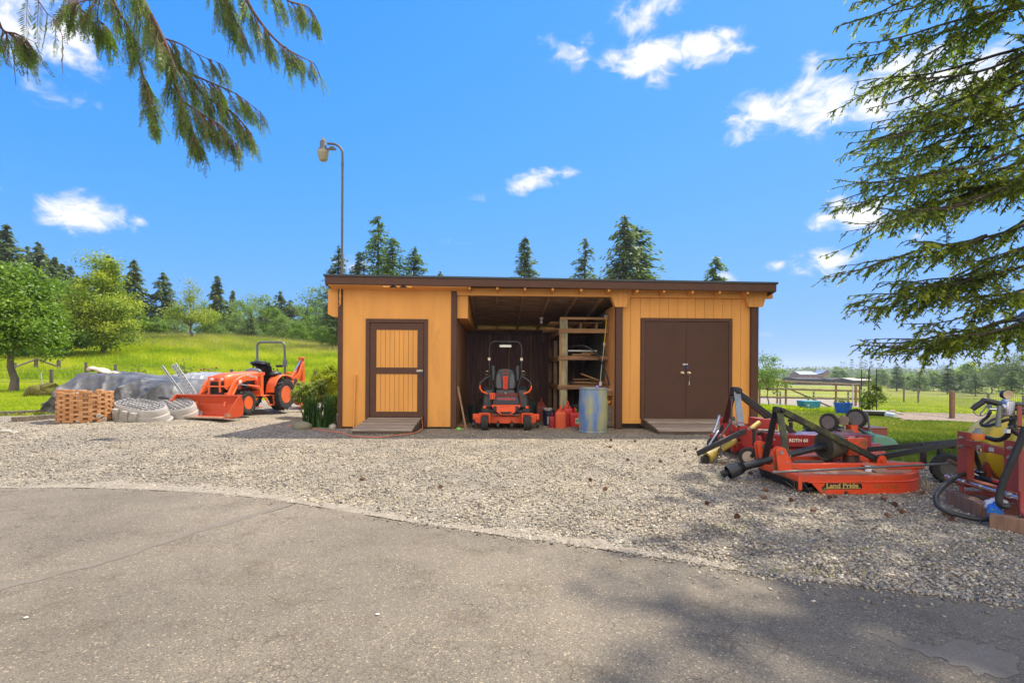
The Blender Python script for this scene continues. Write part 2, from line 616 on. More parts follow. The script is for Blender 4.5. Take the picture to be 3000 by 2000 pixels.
def build_ground():
 # --- terrain
 t = np.linspace(-1, 1, 251)
 xs = 6 * np.sinh(6.2 * t)
 t = np.linspace(0, 1, 250)
 ys = -9 + 5.5 * np.sinh(7.0 * t)
 X, Y = np.meshgrid(xs, ys)
 Z = hgt(X, Y) - .05 * (inpoly(GRAVEL, X, Y) | inpoly(ASPH, X, Y))
 V = np.stack([X, Y, Z], -1).reshape(-1, 3)
 n, m = X.shape[1], X.shape[0]
 i = np.arange(n * m).reshape(m, n)
 Fq = np.stack([i[:-1, :-1], i[:-1, 1:], i[1:, 1:], i[1:, :-1]], -1).reshape(-1, 4)
 g = bpy.data.materials.new('turf')
 g.use_nodes = True
 nt = g.node_tree
 N, L = nt.nodes, nt.links
 b = N['Principled BSDF']
 b.inputs['Roughness'].default_value = .9
 b.inputs['Specular IOR Level'].default_value = .1
 tc = N.new('ShaderNodeTexCoord')

 def noise(s, det=6, ro=.6):
  x = N.new('ShaderNodeTexNoise')
  x.inputs['Scale'].default_value, x.inputs['Detail'].default_value, x.inputs['Roughness'].default_value = s, det, ro
  L.new(tc.outputs['Object'], x.inputs['Vector'])
  return x.outputs['Fac']

 def ramp(f, cols):
  r = N.new('ShaderNodeValToRGB')
  e = r.color_ramp.elements
  while len(e) < len(cols):
   e.new(.5)
  for k, (p, c) in enumerate(cols):
   e[k].position, e[k].color = p, (*c, 1)
  L.new(f, r.inputs[0])
  return r.outputs[0]

 def mix(f, a, c, bt='MIX'):
  x = N.new('ShaderNodeMix')
  x.data_type, x.blend_type = 'RGBA', bt
  if isinstance(f, float):
   x.inputs['Factor'].default_value = f
  else:
   L.new(f, x.inputs['Factor'])
  for sck, v in (('A', a), ('B', c)):
   if isinstance(v, tuple):
    x.inputs[sck].default_value = (*v, 1)
   else:
    L.new(v, x.inputs[sck])
  return x.outputs['Result']
 c1 = ramp(noise(.35), [(.3, (.14, .18, .018)), (.5, (.24, .27, .028)), (.7, (.33, .31, .06))])
 c2 = ramp(noise(9.0, 8, .75), [(.3, (.5, .55, .45)), (.6, (1.15, 1.1, 1.1))])
 L.new(mix(1.0, c1, c2, 'MULTIPLY'), b.inputs['Base Color'])
 bn = N.new('ShaderNodeBump')
 bn.inputs['Strength'].default_value, bn.inputs['Distance'].default_value = .6, .05
 L.new(noise(30, 5, .7), bn.inputs['Height'])
 L.new(bn.outputs[0], b.inputs['Normal'])
 tag(npmesh('terrain', V, Fq, g, smooth=True), kind='structure')

 # --- gravel yard sheet
 xs = np.arange(-22, 14, .13)
 ys = np.arange(1.0, 18.9, .13)
 X, Y = np.meshgrid(xs, ys)
 n, m = len(xs), len(ys)
 Z = hgt(X, Y) + .004 + .006 * np.sin(X * 9 + 2 * np.sin(Y * 4)) * np.sin(Y * 8.3 + X)
 Xc, Yc = X[:-1, :-1] + .065, Y[:-1, :-1] + .065
 keep = inpoly(GRAVEL, Xc + wob(Xc, Yc), Yc + wob(Yc, Xc))
 i = np.arange(n * m).reshape(m, n)
 Fq = np.stack([i[:-1, :-1], i[:-1, 1:], i[1:, 1:], i[1:, :-1]], -1)[keep]
 gm = bpy.data.materials.new('gravel bed')
 gm.use_nodes = True
 nt = gm.node_tree
 N, L = nt.nodes, nt.links
 b = N['Principled BSDF']
 b.inputs['Roughness'].default_value = .85
 b.inputs['Specular IOR Level'].default_value = .25
 tc = N.new('ShaderNodeTexCoord')

 def vor(s, feat='F1', rnd_=1.0):
  v = N.new('ShaderNodeTexVoronoi')
  v.feature = feat
  v.inputs['Scale'].default_value, v.inputs['Randomness'].default_value = s, rnd_
  L.new(tc.outputs['Object'], v.inputs['Vector'])
  return v
 va, vb = vor(52), vor(100)
 bw = N.new('ShaderNodeSeparateColor')
 L.new(va.outputs['Color'], bw.inputs[0])
 stone = ramp(bw.outputs[0], [(0, (.10, .092, .082)), (.18, (.19, .165, .135)), (.42, (.32, .27, .20)), (.65, (.42, .35, .25)), (.85, (.52, .45, .34)), (1, (.66, .6, .48))])
 bw2 = N.new('ShaderNodeSeparateColor')
 L.new(vb.outputs['Color'], bw2.inputs[0])
 grit = ramp(bw2.outputs[1], [(0, (.09, .085, .08)), (.5, (.30, .265, .2)), (1, (.5, .44, .34))])
 n0 = noise(1.1, 6, .62)
 mr = N.new('ShaderNodeMapRange')
 mr.inputs['From Min'].default_value, mr.inputs['From Max'].default_value = .40, .62
 L.new(n0, mr.inputs['Value'])
 base = mix(mr.outputs[0], stone, grit)
 big = ramp(noise(.5, 5, .6), [(.3, (.78, .78, .8)), (.55, (1.04, 1.0, .94)), (.75, (1.2, 1.12, .98))])
 L.new(mix(1.0, base, big, 'MULTIPLY'), b.inputs['Base Color'])
 bn = N.new('ShaderNodeBump')
 bn.inputs['Strength'].default_value, bn.inputs['Distance'].default_value = .9, .022
 bn.invert = True
 L.new(va.outputs['Distance'], bn.inputs['Height'])
 L.new(bn.outputs[0], b.inputs['Normal'])
 tag(npmesh('gravel_yard', np.stack([X, Y, Z], -1).reshape(-1, 3), Fq, gm, smooth=True), kind='structure')

 # --- asphalt drive
 a = bpy.data.materials.new('old asphalt')
 a.use_nodes = True
 nt = a.node_tree
 N, L = nt.nodes, nt.links
 b = N['Principled BSDF']
 b.inputs['Roughness'].default_value = .82
 b.inputs['Specular IOR Level'].default_value = .3
 tc = N.new('ShaderNodeTexCoord')
 c0 = ramp(noise(.55, 6, .6), [(.32, (.155, .131, .098)), (.5, (.197, .165, .121)), (.68, (.243, .201, .145))])
 c1 = ramp(noise(140, 4, .75), [(.33, (.45, .45, .46)), (.5, (1.0, 1.0, 1.0)), (.68, (1.55, 1.5, 1.42))])
 cc = mix(1.0, c0, c1, 'MULTIPLY')
 vs = vor(120)
 sp = N.new('ShaderNodeSeparateColor')
 L.new(vs.outputs['Color'], sp.inputs[0])
 spk = ramp(sp.outputs[0], [(.0, (.6, .6, .62)), (.12, (1, 1, 1)), (.93, (1, 1, 1)), (.97, (1.9, 1.8, 1.65))])
 cc = mix(1.0, cc, spk, 'MULTIPLY')
 st = ramp(noise(2.6, 9, .72), [(.52, (1, 1, 1)), (.62, (.8, .76, .7)), (.72, (.66, .6, .52))])
 cc = mix(.6, cc, mix(1.0, cc, st, 'MULTIPLY'))
 # cracks: crazed plates where the old surface has failed
 mpn = N.new('ShaderNodeMix')
 mpn.data_type = 'RGBA'
 mpn.inputs['Factor'].default_value = .06
 nn = N.new('ShaderNodeTexNoise')
 nn.inputs['Scale'].default_value = 5
 nn.inputs['Detail'].default_value = 6
 L.new(tc.outputs['Object'], nn.inputs['Vector'])
 L.new(tc.outputs['Object'], mpn.inputs['A'])
 L.new(nn.outputs['Color'], mpn.inputs['B'])

 def crack(scale, w, lo, hi, nsc):
  v = N.new('ShaderNodeTexVoronoi')
  v.feature = 'DISTANCE_TO_EDGE'
  v.inputs['Scale'].default_value = scale
  L.new(mpn.outputs['Result'], v.inputs['Vector'])
  q = N.new('ShaderNodeMapRange')
  q.inputs['From Min'].default_value, q.inputs['From Max'].default_value = 0, w
  q.inputs['To Min'].default_value, q.inputs['To Max'].default_value = 1, 0
  L.new(v.outputs['Distance'], q.inputs['Value'])
  k = N.new('ShaderNodeMapRange')
  k.inputs['From Min'].default_value, k.inputs['From Max'].default_value = lo, hi
  L.new(noise(nsc, 6, .65), k.inputs['Value'])
  mu = N.new('ShaderNodeMath')
  mu.operation = 'MULTIPLY'
  L.new(q.outputs[0], mu.inputs[0])
  L.new(k.outputs[0], mu.inputs[1])
  return mu.outputs[0]
 cr = crack(8, .03, .5, .62, 1.3)
 cr3 = crack(24, .06, .48, .6, 1.7)
 cc = mix(cr, cc, (.085, .07, .052))
 cc = mix(cr3, cc, (.08, .066, .05))
 L.new(cc, b.inputs['Base Color'])
 bn = N.new('ShaderNodeBump')
 bn.inputs['Strength'].default_value, bn.inputs['Distance'].default_value = .75, .006
 L.new(noise(150, 4, .8), bn.inputs['Height'])
 L.new(bn.outputs[0], b.inputs['Normal'])
 E2 = []
 for (p, q) in zip(EDGE[:-1], EDGE[1:]):
  for k in range(14):
   t = k / 14
   E2.append((p[0] + (q[0] - p[0]) * t, p[1] + (q[1] - p[1]) * t))
 E2.append(EDGE[-1])
 E2 = [(x, y + .022 * math.sin(x * 7.3) + .013 * math.sin(x * 23 + 1) + .009 * math.sin(x * 51)) for x, y in E2]
 vs, fs = [], []
 for (x, y) in E2:
  vs += [(x, y + .03, -.03), (x, y, .012), (x, y - .5, .016), (x, -9, .016)]
 for k in range(len(E2) - 1):
  for j in range(3):
   fs.append((4 * k + j + 1, 4 * k + 4 + j + 1, 4 * k + 4 + j, 4 * k + j)[::-1])
 mb = MB()
 mb.add(vs, [f[::-1] for f in fs])
 tag(mb.build('driveway', a, smooth=20), kind='structure')

 # --- lighter seam and repair patch laid on the drive
 pm = M('asphalt repair', (.195, .165, .125), .85, .42, 140, .6, 150, dirt=(.17, .138, .10), damt=.9, dscale=9)

 def strip(pts, w, name, z=.018):
  vs, fs = [], []
  P2 = spline([(*flat(*p), 0) for p in pts], 10)
  for k, p in enumerate(P2):
   t = (P2[min(k + 1, len(P2) - 1)] - P2[max(k - 1, 0)]).normalized()
   nrm = Vector((-t.y, t.x, 0))
   ww = w * (.55 + .45 * math.sin(k * 1.9) * math.sin(k * .7 + 1) + rnd.uniform(-.2, .2))
   vs += [p + nrm * ww + Vector((0, 0, z)), p - nrm * w * (.7 + rnd.uniform(-.25, .25)) + Vector((0, 0, z))]
  for k in range(len(P2) - 1):
   fs.append((2 * k, 2 * k + 1, 2 * k + 3, 2 * k + 2))
  q = MB()
  q.add(vs, fs)
  o = q.build(name, pm, smooth=0)
  tag(o, kind='structure')
 strip([(-250, 1815), (0, 1730), (300, 1650), (560, 1565), (750, 1510), (850, 1480)], .075, 'driveway_seam')
 pts = [(2548, 1862), (2580, 1860), (2612, 1872), (2650, 1880), (2684, 1896), (2722, 1898), (2745, 1908), (2768, 1896), (2800, 1884), (2838, 1886), (2866, 1900), (2905, 1898), (2925, 1916), (2962, 1924), (2990, 1946), (2975, 1962), (2985, 1985), (2930, 1998), (2890, 1984), (2862, 1990), (2835, 1966), (2790, 1960), (2764, 1938), (2722, 1934), (2690, 1916), (2640, 1906), (2605, 1884)]
 q = MB()
 q.add([(p.x + rnd.uniform(-.006, .006), p.y + rnd.uniform(-.006, .006), .018) for p in spline([(*flat(*p), 0) for p in pts + pts[:1]], 5)[:-1]], [tuple(range(len(pts) * 5))[::-1]])
 o = q.build('driveway_patch', pm, smooth=0)
 tag(o, kind='structure')


build_ground()


def build_grit():
 # pale fines washed out along the rim of the drive
 pts = []
 for (p, q) in zip(EDGE[2:-3], EDGE[3:-2]):
  for k in range(16):
   t = k / 16
   pts.append((p[0] + (q[0] - p[0]) * t, p[1] + (q[1] - p[1]) * t))
 vs, fs = [], []
 for i, (x, y) in enumerate(pts):
  w = (.26 + .12 * math.sin(x * 1.3) + .07 * math.sin(x * 4.1 + 1) + .05 * math.sin(x * 11)) * float(1 - .85 * sst(-.3, 2.2, x))
  for k in range(4):
   t = k / 3
   vs.append((x + rnd.uniform(-.01, .01), y + .012 + w * t + (rnd.uniform(-.04, .04) if k else 0), .0112 - .001 * t if k < 3 else .002))
 for i in range(len(pts) - 1):
  for k in range(3):
   fs.append((4 * i + k, 4 * i + 4 + k, 4 * i + 5 + k, 4 * i + 1 + k))
 b = MB()
 b.add(vs, fs)
 tag(b.build('dusty_verge', M('pale fine grit', (.34, .285, .21), .95, .45, 70, .9, 120, dirt=(.24, .20, .15), damt=.8, dscale=7), smooth=60), kind='structure')


build_grit()


# ---------------------------------------------------------------- loose stones, needles, grass
def build_cover():
 # crushed stone lying in the yard, nearest part of it
 K = 95000
 yy = 2.6 + (13.0 - 2.6) * rng.random(K * 3) ** 1.45
 xx = (rng.random(K * 3) * 2.3 - 1.12) * yy
 ex = np.array([p[0] for p in EDGE])
 ey = np.array([p[1] for p in EDGE])
 edge = np.interp(xx, ex, ey)
 ok = (yy > edge - .02 - .10 * rng.random(K * 3) ** 2 - .45 * (rng.random(K * 3) > .93) * rng.random(K * 3) ** 2) & inpoly(GRAVEL, xx, yy + .1)
 pn = np.sin(xx * 1.7 + np.sin(yy * 2.3) * 1.3) * np.sin(yy * 2.9 + xx * .8) + .6 * np.sin(xx * 4.3 + 1.1) * np.sin(yy * 5.1)
 near = np.clip((yy - edge) / .75, 0, 1)
 left = sst(.6, -1.6, xx)
 ok &= rng.random(K * 3) < (1 - .75 * sst(7, 12.5, yy))
 ok &= rng.random(K * 3) < (1 - left * .8 * (1 - near)) * (.72 + .28 * np.clip(pn, -1, 1))
 xx, yy = xx[ok][:K], yy[ok][:K]
 K = len(xx)
 s = (.0032 + .0088 * rng.random(K) ** 2.8) * (1 + .02 * yy)
 cube = np.array([(-1, -1, -1), (1, -1, -1), (1, 1, -1), (-1, 1, -1), (-1, -1, 1), (1, -1, 1), (1, 1, 1), (-1, 1, 1)], float)
 cf = np.array([(0, 3, 2, 1), (4, 5, 6, 7), (0, 1, 5, 4), (1, 2, 6, 5), (2, 3, 7, 6), (3, 0, 4, 7)])
 V = cube[None] * (1 + .38 * (rng.random((K, 8, 3)) * 2 - 1))
 V[:, 4:, :2] *= .72
 V *= (np.stack([np.ones(K), .55 + .4 * rng.random(K), .28 + .32 * rng.random(K)], -1) * s[:, None])[:, None]
 a = rng.random(K) * 6.283
 ti = (rng.random(K) - .5) * .9
 ca, sa, ct, st_ = np.cos(a), np.sin(a), np.cos(ti), np.sin(ti)
 x, y, z = V[..., 0], V[..., 1], V[..., 2]
 x, z = x * ct[:, None] - z * st_[:, None], x * st_[:, None] + z * ct[:, None]
 x, y = x * ca[:, None] - y * sa[:, None], x * sa[:, None] + y * ca[:, None]
 zz = hgt(xx, yy) + .008 + s * .22 + .008 * (yy < edge[ok][:K])
 V = np.stack([x + xx[:, None], y + yy[:, None], z + zz[:, None]], -1).reshape(-1, 3)
 Fq = (cf[None] + (np.arange(K) * 8)[:, None, None]).reshape(-1, 4)
 sm = leafmat('crushed stone', [(.085, .08, .075), (.15, .138, .12), (.22, .192, .155), (.30, .255, .19), (.40, .34, .25), (.50, .43, .32), (.64, .57, .45)], 0, .75)
 tone = np.repeat(np.clip(rng.normal(.47, .25, K), 0, 1), 6)
 tag(npmesh('gravel', V, Fq, sm, tone), 'loose grey and tan crushed stone spread over the yard', 'gravel', kind='stuff')

 # dry needles and straw
 K = 9000
 yy = 3 + 7.5 * rng.random(K)
 xx = (rng.random(K) * .95 + .02) * yy
 pn = np.sin(xx * 2.2 + np.sin(yy * 1.7) * 1.7) * np.sin(yy * 2.4 + 1)
 ok = inpoly(GRAVEL, xx, yy) & (yy > np.interp(xx, ex, ey)) & (rng.random(K) < .35 + .5 * pn)
 xx, yy = xx[ok], yy[ok]
 K = len(xx)
 a = rng.random(K) * 6.283
 d = np.stack([np.cos(a), np.sin(a), (rng.random(K) - .5) * .25], -1)
 c = np.stack([xx, yy, hgt(xx, yy) + .022], -1)
 nn = unit(np.stack([rng.normal(0, .3, K), rng.normal(0, .3, K), np.ones(K)], -1))
 V, Fq = leafquads(c, unit(d), nn, .025 + .06 * rng.random(K), .003)
 tag(npmesh('pine_needle_litter', V, Fq, leafmat('dry needles', [(.16, .075, .03), (.3, .17, .08), (.45, .33, .19)], 0, .8), rng.random(K)), 'dry brown needles and straw scattered on the gravel', 'litter', kind='stuff')

 def blades(name, label, xx, yy, h, w, mat, lean=.35, hv=.5, dry_=0.0):
  K = len(xx)
  hh = h * (1 - hv + 2 * hv * rng.random(K))
  d = unit(np.stack([rng.normal(0, lean, K), rng.normal(0, lean, K), np.ones(K)], -1))
  c = np.stack([xx, yy, hgt(xx, yy)], -1) + d * (hh * .45)[:, None]
  nn = np.stack([rng.normal(0, .5, K), -np.ones(K), rng.normal(0, .2, K)], -1)
  V, Fq = leafquads(c, d, unit(nn), hh, w * (.6 + .8 * rng.random(K)))
  pn = .46 + .20 * np.sin(xx * .5 + 1.4 * np.sin(yy * .33)) + .16 * np.sin(yy * .9 + xx * .37) + .16 * np.sin(xx * 2.3 + 2 * np.sin(yy * 1.7)) + rng.normal(0, .2, K) + dry_ * sst(9, 15, yy)
  tag(npmesh(name, V, Fq, mat, np.clip(pn, 0, 1)), label, 'grass', kind='stuff')
 lawn = leafmat('lawn blades', [(.055, .10, .014), (.10, .16, .022), (.17, .22, .032), (.30, .30, .09)], .4, .6)
 mead = leafmat('meadow blades', [(.19, .28, .014), (.32, .40, .018), (.44, .48, .028), (.52, .50, .07)], .5, .6)
 seed = leafmat('seed heads', [(.26, .26, .08), (.36, .32, .13), (.45, .38, .2)], .3, .7)
 # lawn on the right
 K = 260000
 yy = 6.2 + 14 * rng.random(K) ** 1.1
 xx = 4.8 + (yy * 1.12 - 4.4) * rng.random(K)
 ok = ~inpoly(GRAVEL, xx + wob(xx, yy), yy + wob(yy, xx)) & ~inpoly(MULCH, xx, yy) & ~inpoly(BARE, xx, yy)
 dry = np.sin(xx * .9 + 2) * np.sin(yy * .7 + xx * .3)
 ok &= rng.random(K) < .8 + .2 * dry
 blades('lawn_grass', 'short mown green grass of the lawn behind the mowers', xx[ok], yy[ok], .045, .008, lawn, .5, .5, .38)
 # left lawn
 K = 120000
 yy = 11.3 + 20 * rng.random(K)
 xx = -(.22 + .85 * rng.random(K)) * yy
 ok = ~inpoly(GRAVEL, xx + wob(xx, yy), yy + wob(yy, xx))
 blades('orchard_grass', 'short grass around the orchard tree and the tarps', xx[ok], yy[ok], .075, .014, mead, .45)
 # hill meadow
 K = 190000
 yy = 29 + 36 * rng.random(K) ** .85
 xx = -(.20 + .85 * rng.random(K)) * yy
 blades('meadow_grass', 'tall bright green meadow grass covering the hill', xx, yy, .36, .035, mead, .28)
 K = 14000
 yy = 46 + 18 * rng.random(K) ** .6
 xx = -(.20 + .8 * rng.random(K)) * yy
 blades('meadow_seed_heads', 'pale seed heads along the crest of the meadow', xx, yy, .62, .03, seed, .2)
 # pasture on the right
 K = 90000
 yy = 18 + 60 * rng.random(K) ** 1.6
 xx = (.36 + .75 * rng.random(K)) * yy
 ok = ~inpoly(MULCH, xx, yy) & ~inpoly(BARE, xx, yy)
 blades('pasture_grass', 'tufty yellow green pasture grass beyond the wire fence', xx[ok], yy[ok], .14, .03, mead, .4)


_a, _b, _c, _d = G(2555, 1207), G(3060, 1222), G(3060, 1250), G(2640, 1232)
MULCH = [(_a.x - .1, _a.y + .2), (_b.x + 3, _b.y + .4), (_c.x + 3, _c.y), (_c.x, _c.y), (_d.x + 1, _d.y), (_d.x, _d.y)]


BARE = [(p.x, p.y) for p in (G(2215, 1187), G(2300, 1190), G(2440, 1194), G(2522, 1196), G(2540, 1182), G(2440, 1171), G(2330, 1166), G(2215, 1163))]


def build_mulch(MULCH, name, mt):
 xs0, ys0 = [p[0] for p in MULCH], [p[1] for p in MULCH]
 xs, ys = np.arange(min(xs0) - .5, max(xs0) + .5, .12), np.arange(min(ys0) - .5, max(ys0) + .5, .12)
 X, Y = np.meshgrid(xs, ys)
 Z = hgt(X, Y) + .012 + .02 * np.sin(X * 11 + np.sin(Y * 9)) * np.sin(Y * 13)
 n, m = len(xs), len(ys)
 keep = inpoly(MULCH, X[:-1, :-1] + wob(X[:-1, :-1], Y[:-1, :-1]), Y[:-1, :-1] + wob(Y[:-1, :-1], X[:-1, :-1]))
 i = np.arange(n * m).reshape(m, n)
 Fq = np.stack([i[:-1, :-1], i[:-1, 1:], i[1:, 1:], i[1:, :-1]], -1)[keep]
 tag(npmesh(name, np.stack([X, Y, Z], -1).reshape(-1, 3), Fq, mt, smooth=True), kind='structure')


build_mulch(MULCH, 'dirt_strip', M('bark dirt', (.215, .155, .105), .9, .4, 7, .9, 25, dirt=(.34, .24, .16), damt=.6, dscale=9))
build_mulch(BARE, 'bare_ground', M('bare grey dirt', (.27, .235, .185), .95, .25, 3, .6, 25, dirt=(.2, .17, .12), damt=.5, dscale=2))
build_cover()
# ---------------------------------------------------------------- the shed
SH_Y, SH_A = 11.2, R(1.8)
sc_, ss_ = math.cos(SH_A), math.sin(SH_A)


def S(px, py, d=0.0):
 """pixel -> (along the front, height) on the plane d metres behind the shed's front wall"""
 k, tz = pxdir(px, py)
 u = (k * (SH_Y + d * sc_) + d * ss_) / (sc_ - k * ss_)
 y = SH_Y + u * ss_ + d * sc_
 return u, HC + tz * y


def SU(px, d=0.0):
 return S(px, 1080, d)[0]


def SW(u, d, z=0.0):
 return Vector((u * sc_ - d * ss_, SH_Y + u * ss_ + d * sc_, z))


paint = M('tan orange siding paint', (.70, .322, .076), .75, .10, 2.2, .5, 26, stretch=(1, 1, .25), dirt=(.58, .265, .065), damt=.3, dscale=1.6)
trim = M('brown trim paint', (.085, .036, .020), .75, .14, 6, .2, 40)
doorp = M('brown door paint', (.078, .038, .025), .7, .1, 3, .12, 60, spec=.3)
roofm = M('dark roof edge metal', (.035, .042, .042), .4, .2, 4)
ply = wood('stained plywood', (.46, .30, .18), (.14, .085, .06), 2.2, (1.2, 10, 10), .8)
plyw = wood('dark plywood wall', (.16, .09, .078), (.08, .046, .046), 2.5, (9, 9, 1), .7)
stud = wood('old framing lumber', (.46, .29, .16), (.26, .155, .09), 3, (6, 1, 6), .75)
studv = wood('old framing lumber upright', (.30, .18, .10), (.16, .095, .055), 3, (8, 8, 1), .75)
zinc = M('worn zinc', (.52, .49, .42), .4, .2, 30, metal=.9, dirt=(.22, .17, .11), damt=.4, dscale=25)
brass = M('old brass', (.6, .5, .32), .3, .15, 20, metal=1)
deckw = wood('weathered deck boards', (.34, .265, .195), (.18, .14, .105), 2.6, (1, 12, 12), .85)
deckx2 = wood('weathered deck boards darker', (.26, .2, .15), (.14, .11, .085), 2.6, (1, 12, 12), .85)
deckx3 = wood('weathered deck boards paler', (.42, .335, .255), (.24, .19, .145), 2.6, (1, 12, 12), .85)

SHED = thing('shed', 'long tan orange shed with brown trim, open middle bay and low sloping roof', 'shed', (0, SH_Y, 0), SH_A)


def build_shed():
 D = 3.75
 slope = -.155
 uL, zL = S(952, 803, -.32)
 uR, zR = S(2275, 827, -.32)

 def zt(u, d):     # top of roof
  return zL + (zR - zL) * (u - uL) / (uR - uL) + slope * (d + .32)
 b = MB()      # roof sheet
 for k, (t0, t1, o) in enumerate(((0, .035, .03),)):
  vs = []
  for (u, d) in ((uL - .03, -.34), (uR + .03, -.34), (uR + .03, D + .45), (uL - .03, D + .45)):
   vs.append((u, d, zt(u, d) - .04))
  for (u, d) in ((uL - .03, -.34), (uR + .03, -.34), (uR + .03, D + .45), (uL - .03, D + .45)):
   vs.append((u, d, zt(u, d)))
  b.add(vs, [(0, 3, 2, 1), (4, 5, 6, 7), (0, 1, 5, 4), (1, 2, 6, 5), (2, 3, 7, 6), (3, 0, 4, 7)])
 b.build('roof', roofm, SHED)
 b = MB()      # roof deck seen from below
 vs = []
 for dz in (-.062, -.045):
  for (u, d) in ((uL, -.29), (uR, -.29), (uR, D + .42), (uL, D + .42)):
   vs.append((u, d, zt(u, d) + dz))
 b.add(vs, [(0, 3, 2, 1), (4, 5, 6, 7), (0, 1, 5, 4), (1, 2, 6, 5), (2, 3, 7, 6), (3, 0, 4, 7)])
 b.build('ceiling', ply, SHED)

 def sloped(u0, u1, d0, d1, z_lo, z_hi):
  vs = []
  for dz in (z_lo, z_hi):
   for (u, d) in ((u0, d0), (u1, d0), (u1, d1), (u0, d1)):
    vs.append((u, d, zt(u, d) + dz))
  return vs, [(0, 3, 2, 1), (4, 5, 6, 7), (0, 1, 5, 4), (1, 2, 6, 5), (2, 3, 7, 6), (3, 0, 4, 7)]
 fb = -.20
 b = MB()
 b.add(*sloped(uL, uR, -.32, -.285, fb, -.042))
 b.build('fascia', trim, SHED, bevel=.004)
 b = MB()
 b.add(*sloped(uL + .002, uL + .035, -.283, D + .42, fb, -.064))
 b.build('barge_board', trim, SHED)
 b = MB()
 b.add(*sloped(uR - .035, uR - .002, -.283, D + .42, fb, -.064))
 b.build('barge_board', trim, SHED)
 b = MB()
 b.add(*sloped(uL + .04, uR - .04, D + .38, D + .42, -.24, -.064))
 b.build('rear_fascia', M('bright orange rear board', (.85, .42, .05), .55, .08), SHED)

 # rafters
 rp = [1374, 1455.5, 1537, 1618, 1701.6, 1782.7, 1865.7, 1944.6, 2028.8, 2108, 2190]
 for px in rp:
  u = SU(px, -.28)
  b = MB()
  b.mat(0).add(*sloped(u - .02, u + .02, -.283, -.02, -.248, -.064))
  b.mat(1).add(*sloped(u - .02, u + .02, -.02, D + .37, -.205, -.064))
  b.build('rafter', [paint, stud], SHED)

 ua, ub, uc, ud = SU(990), SU(1337.3), SU(1804), SU(2222)      # left corner, bay left, bay right post, right corner
 ztop = lambda u, d=0: zt(u, d) - .07
 base = .045
 # --- left room
 dl, dr = SU(1071.5), SU(1253.3)       # door frame outer
 zdt = S(1160, 934)[1]
 zdb = S(1160, 1228)[1]
 b = MB()
 c0, c1 = ua + .1, SU(1321)
 b.add([(c0, 0, base), (dl, 0, base), (dl, 0, ztop(dl)), (c0, 0, ztop(c0)), (c0, .02, base), (dl, .02, base), (dl, .02, ztop(dl)), (c0, .02, ztop(c0))],
   [(0, 1, 2, 3), (5, 4, 7, 6), (1, 5, 6, 2), (4, 0, 3, 7), (3, 2, 6, 7), (0, 4, 5, 1)])
 b.add([(dr, 0, base), (c1, 0, base), (c1, 0, ztop(c1)), (dr, 0, ztop(dr)), (dr, .02, base), (c1, .02, base), (c1, .02, ztop(c1)), (dr, .02, ztop(dr))],
   [(0, 1, 2, 3), (5, 4, 7, 6), (1, 5, 6, 2), (4, 0, 3, 7), (3, 2, 6, 7), (0, 4, 5, 1)])
 b.add([(dl, 0, zdt), (dr, 0, zdt), (dr, 0, ztop(dr)), (dl, 0, ztop(dl)), (dl, .02, zdt), (dr, .02, zdt), (dr, .02, ztop(dr)), (dl, .02, ztop(dl))],
   [(0, 1, 2, 3), (5, 4, 7, 6), (1, 5, 6, 2), (4, 0, 3, 7), (3, 2, 6, 7), (0, 4, 5, 1)])
 b.build('front_wall', paint, SHED, smooth=0)
 b = MB()
 b.add([(ua + .02, .03, base), (ua + .02, D, base), (ua + .02, D, ztop(ua, D)), (ua + .02, .03, ztop(ua, .03)), (ua + .04, .03, base), (ua + .04, D, base), (ua + .04, D, ztop(ua, D)), (ua + .04, .03, ztop(ua, .03))],
   [(0, 3, 2, 1), (4, 5, 6, 7), (0, 1, 5, 4), (1, 2, 6, 5), (2, 3, 7, 6), (3, 0, 4, 7)])
 b.build('side_wall', paint, SHED, smooth=0)
 b = MB()
 b.box(ua, ua + .1, -.022, .028, .0, ztop(ua))
 b.build('corner_board', trim, SHED, bevel=.003)
 b = MB()
 b.box(c1, ub, -.024, .1, 0, S(1330, 843)[1])
 b.build('corner_board', trim, SHED, bevel=.003)
 # soffit strip
 b = MB()
 b.add(*sloped(uL + .05, SU(1370, -.2), -.284, -.002, -.216, -.201))
 b.build('soffit', paint, SHED)
 # notched vent board
 b = MB()
 v0, v1 = SU(1122, -.29), SU(1206, -.29)
 zz = zt(v0, -.3) - .202
 b.mat(0).box(v0, v1, -.325, -.02, zz - .05, zz - .018)
 for c in (.35, .7):
  cu = v0 + (v1 - v0) * c
  b.mat(1).plate([(cu - .09, zz - .052), (cu + .09, zz - .052), (cu, zz + .012)], 'y', -.33, -.3)
 b.build('soffit_vent', [paint, M('vent darkness', (.012, .01, .009), .9)], SHED)
 # beam end and gusset at the left corner
 b = MB()
 e0, e1 = SU(959, -.05), ua
 b.box(e0, e1, .03, .18, S(975, 852)[1], S(975, 834)[1])
 b.build('beam_end', paint, SHED, bevel=.004)
 b = MB()
 g0, z0 = S(968, 854, .2)
 g1, z1 = S(975, 926, .2)
 b.plate([(g0, z0), (ua + .01, z0), (ua + .01, z1 - .03), (g1 + .06, z1 - .03), (g0 - .01, z1 + .03)], 'y', .05, .3)
 b.build('gusset', paint, SHED, bevel=.004)
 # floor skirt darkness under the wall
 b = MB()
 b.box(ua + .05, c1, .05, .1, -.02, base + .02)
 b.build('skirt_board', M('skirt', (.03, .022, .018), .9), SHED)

 # --- man door
 b = MB()
 w = .085
 b.box(dl, dl + w, -.026, .04, .03, zdt)
 b.box(dr - w, dr, -.026, .04, .03, zdt)
 b.box(dl + w, dr - w, -.024, .04, zdt - w, zdt)
 b.build('door_frame', trim, SHED, bevel=.004)
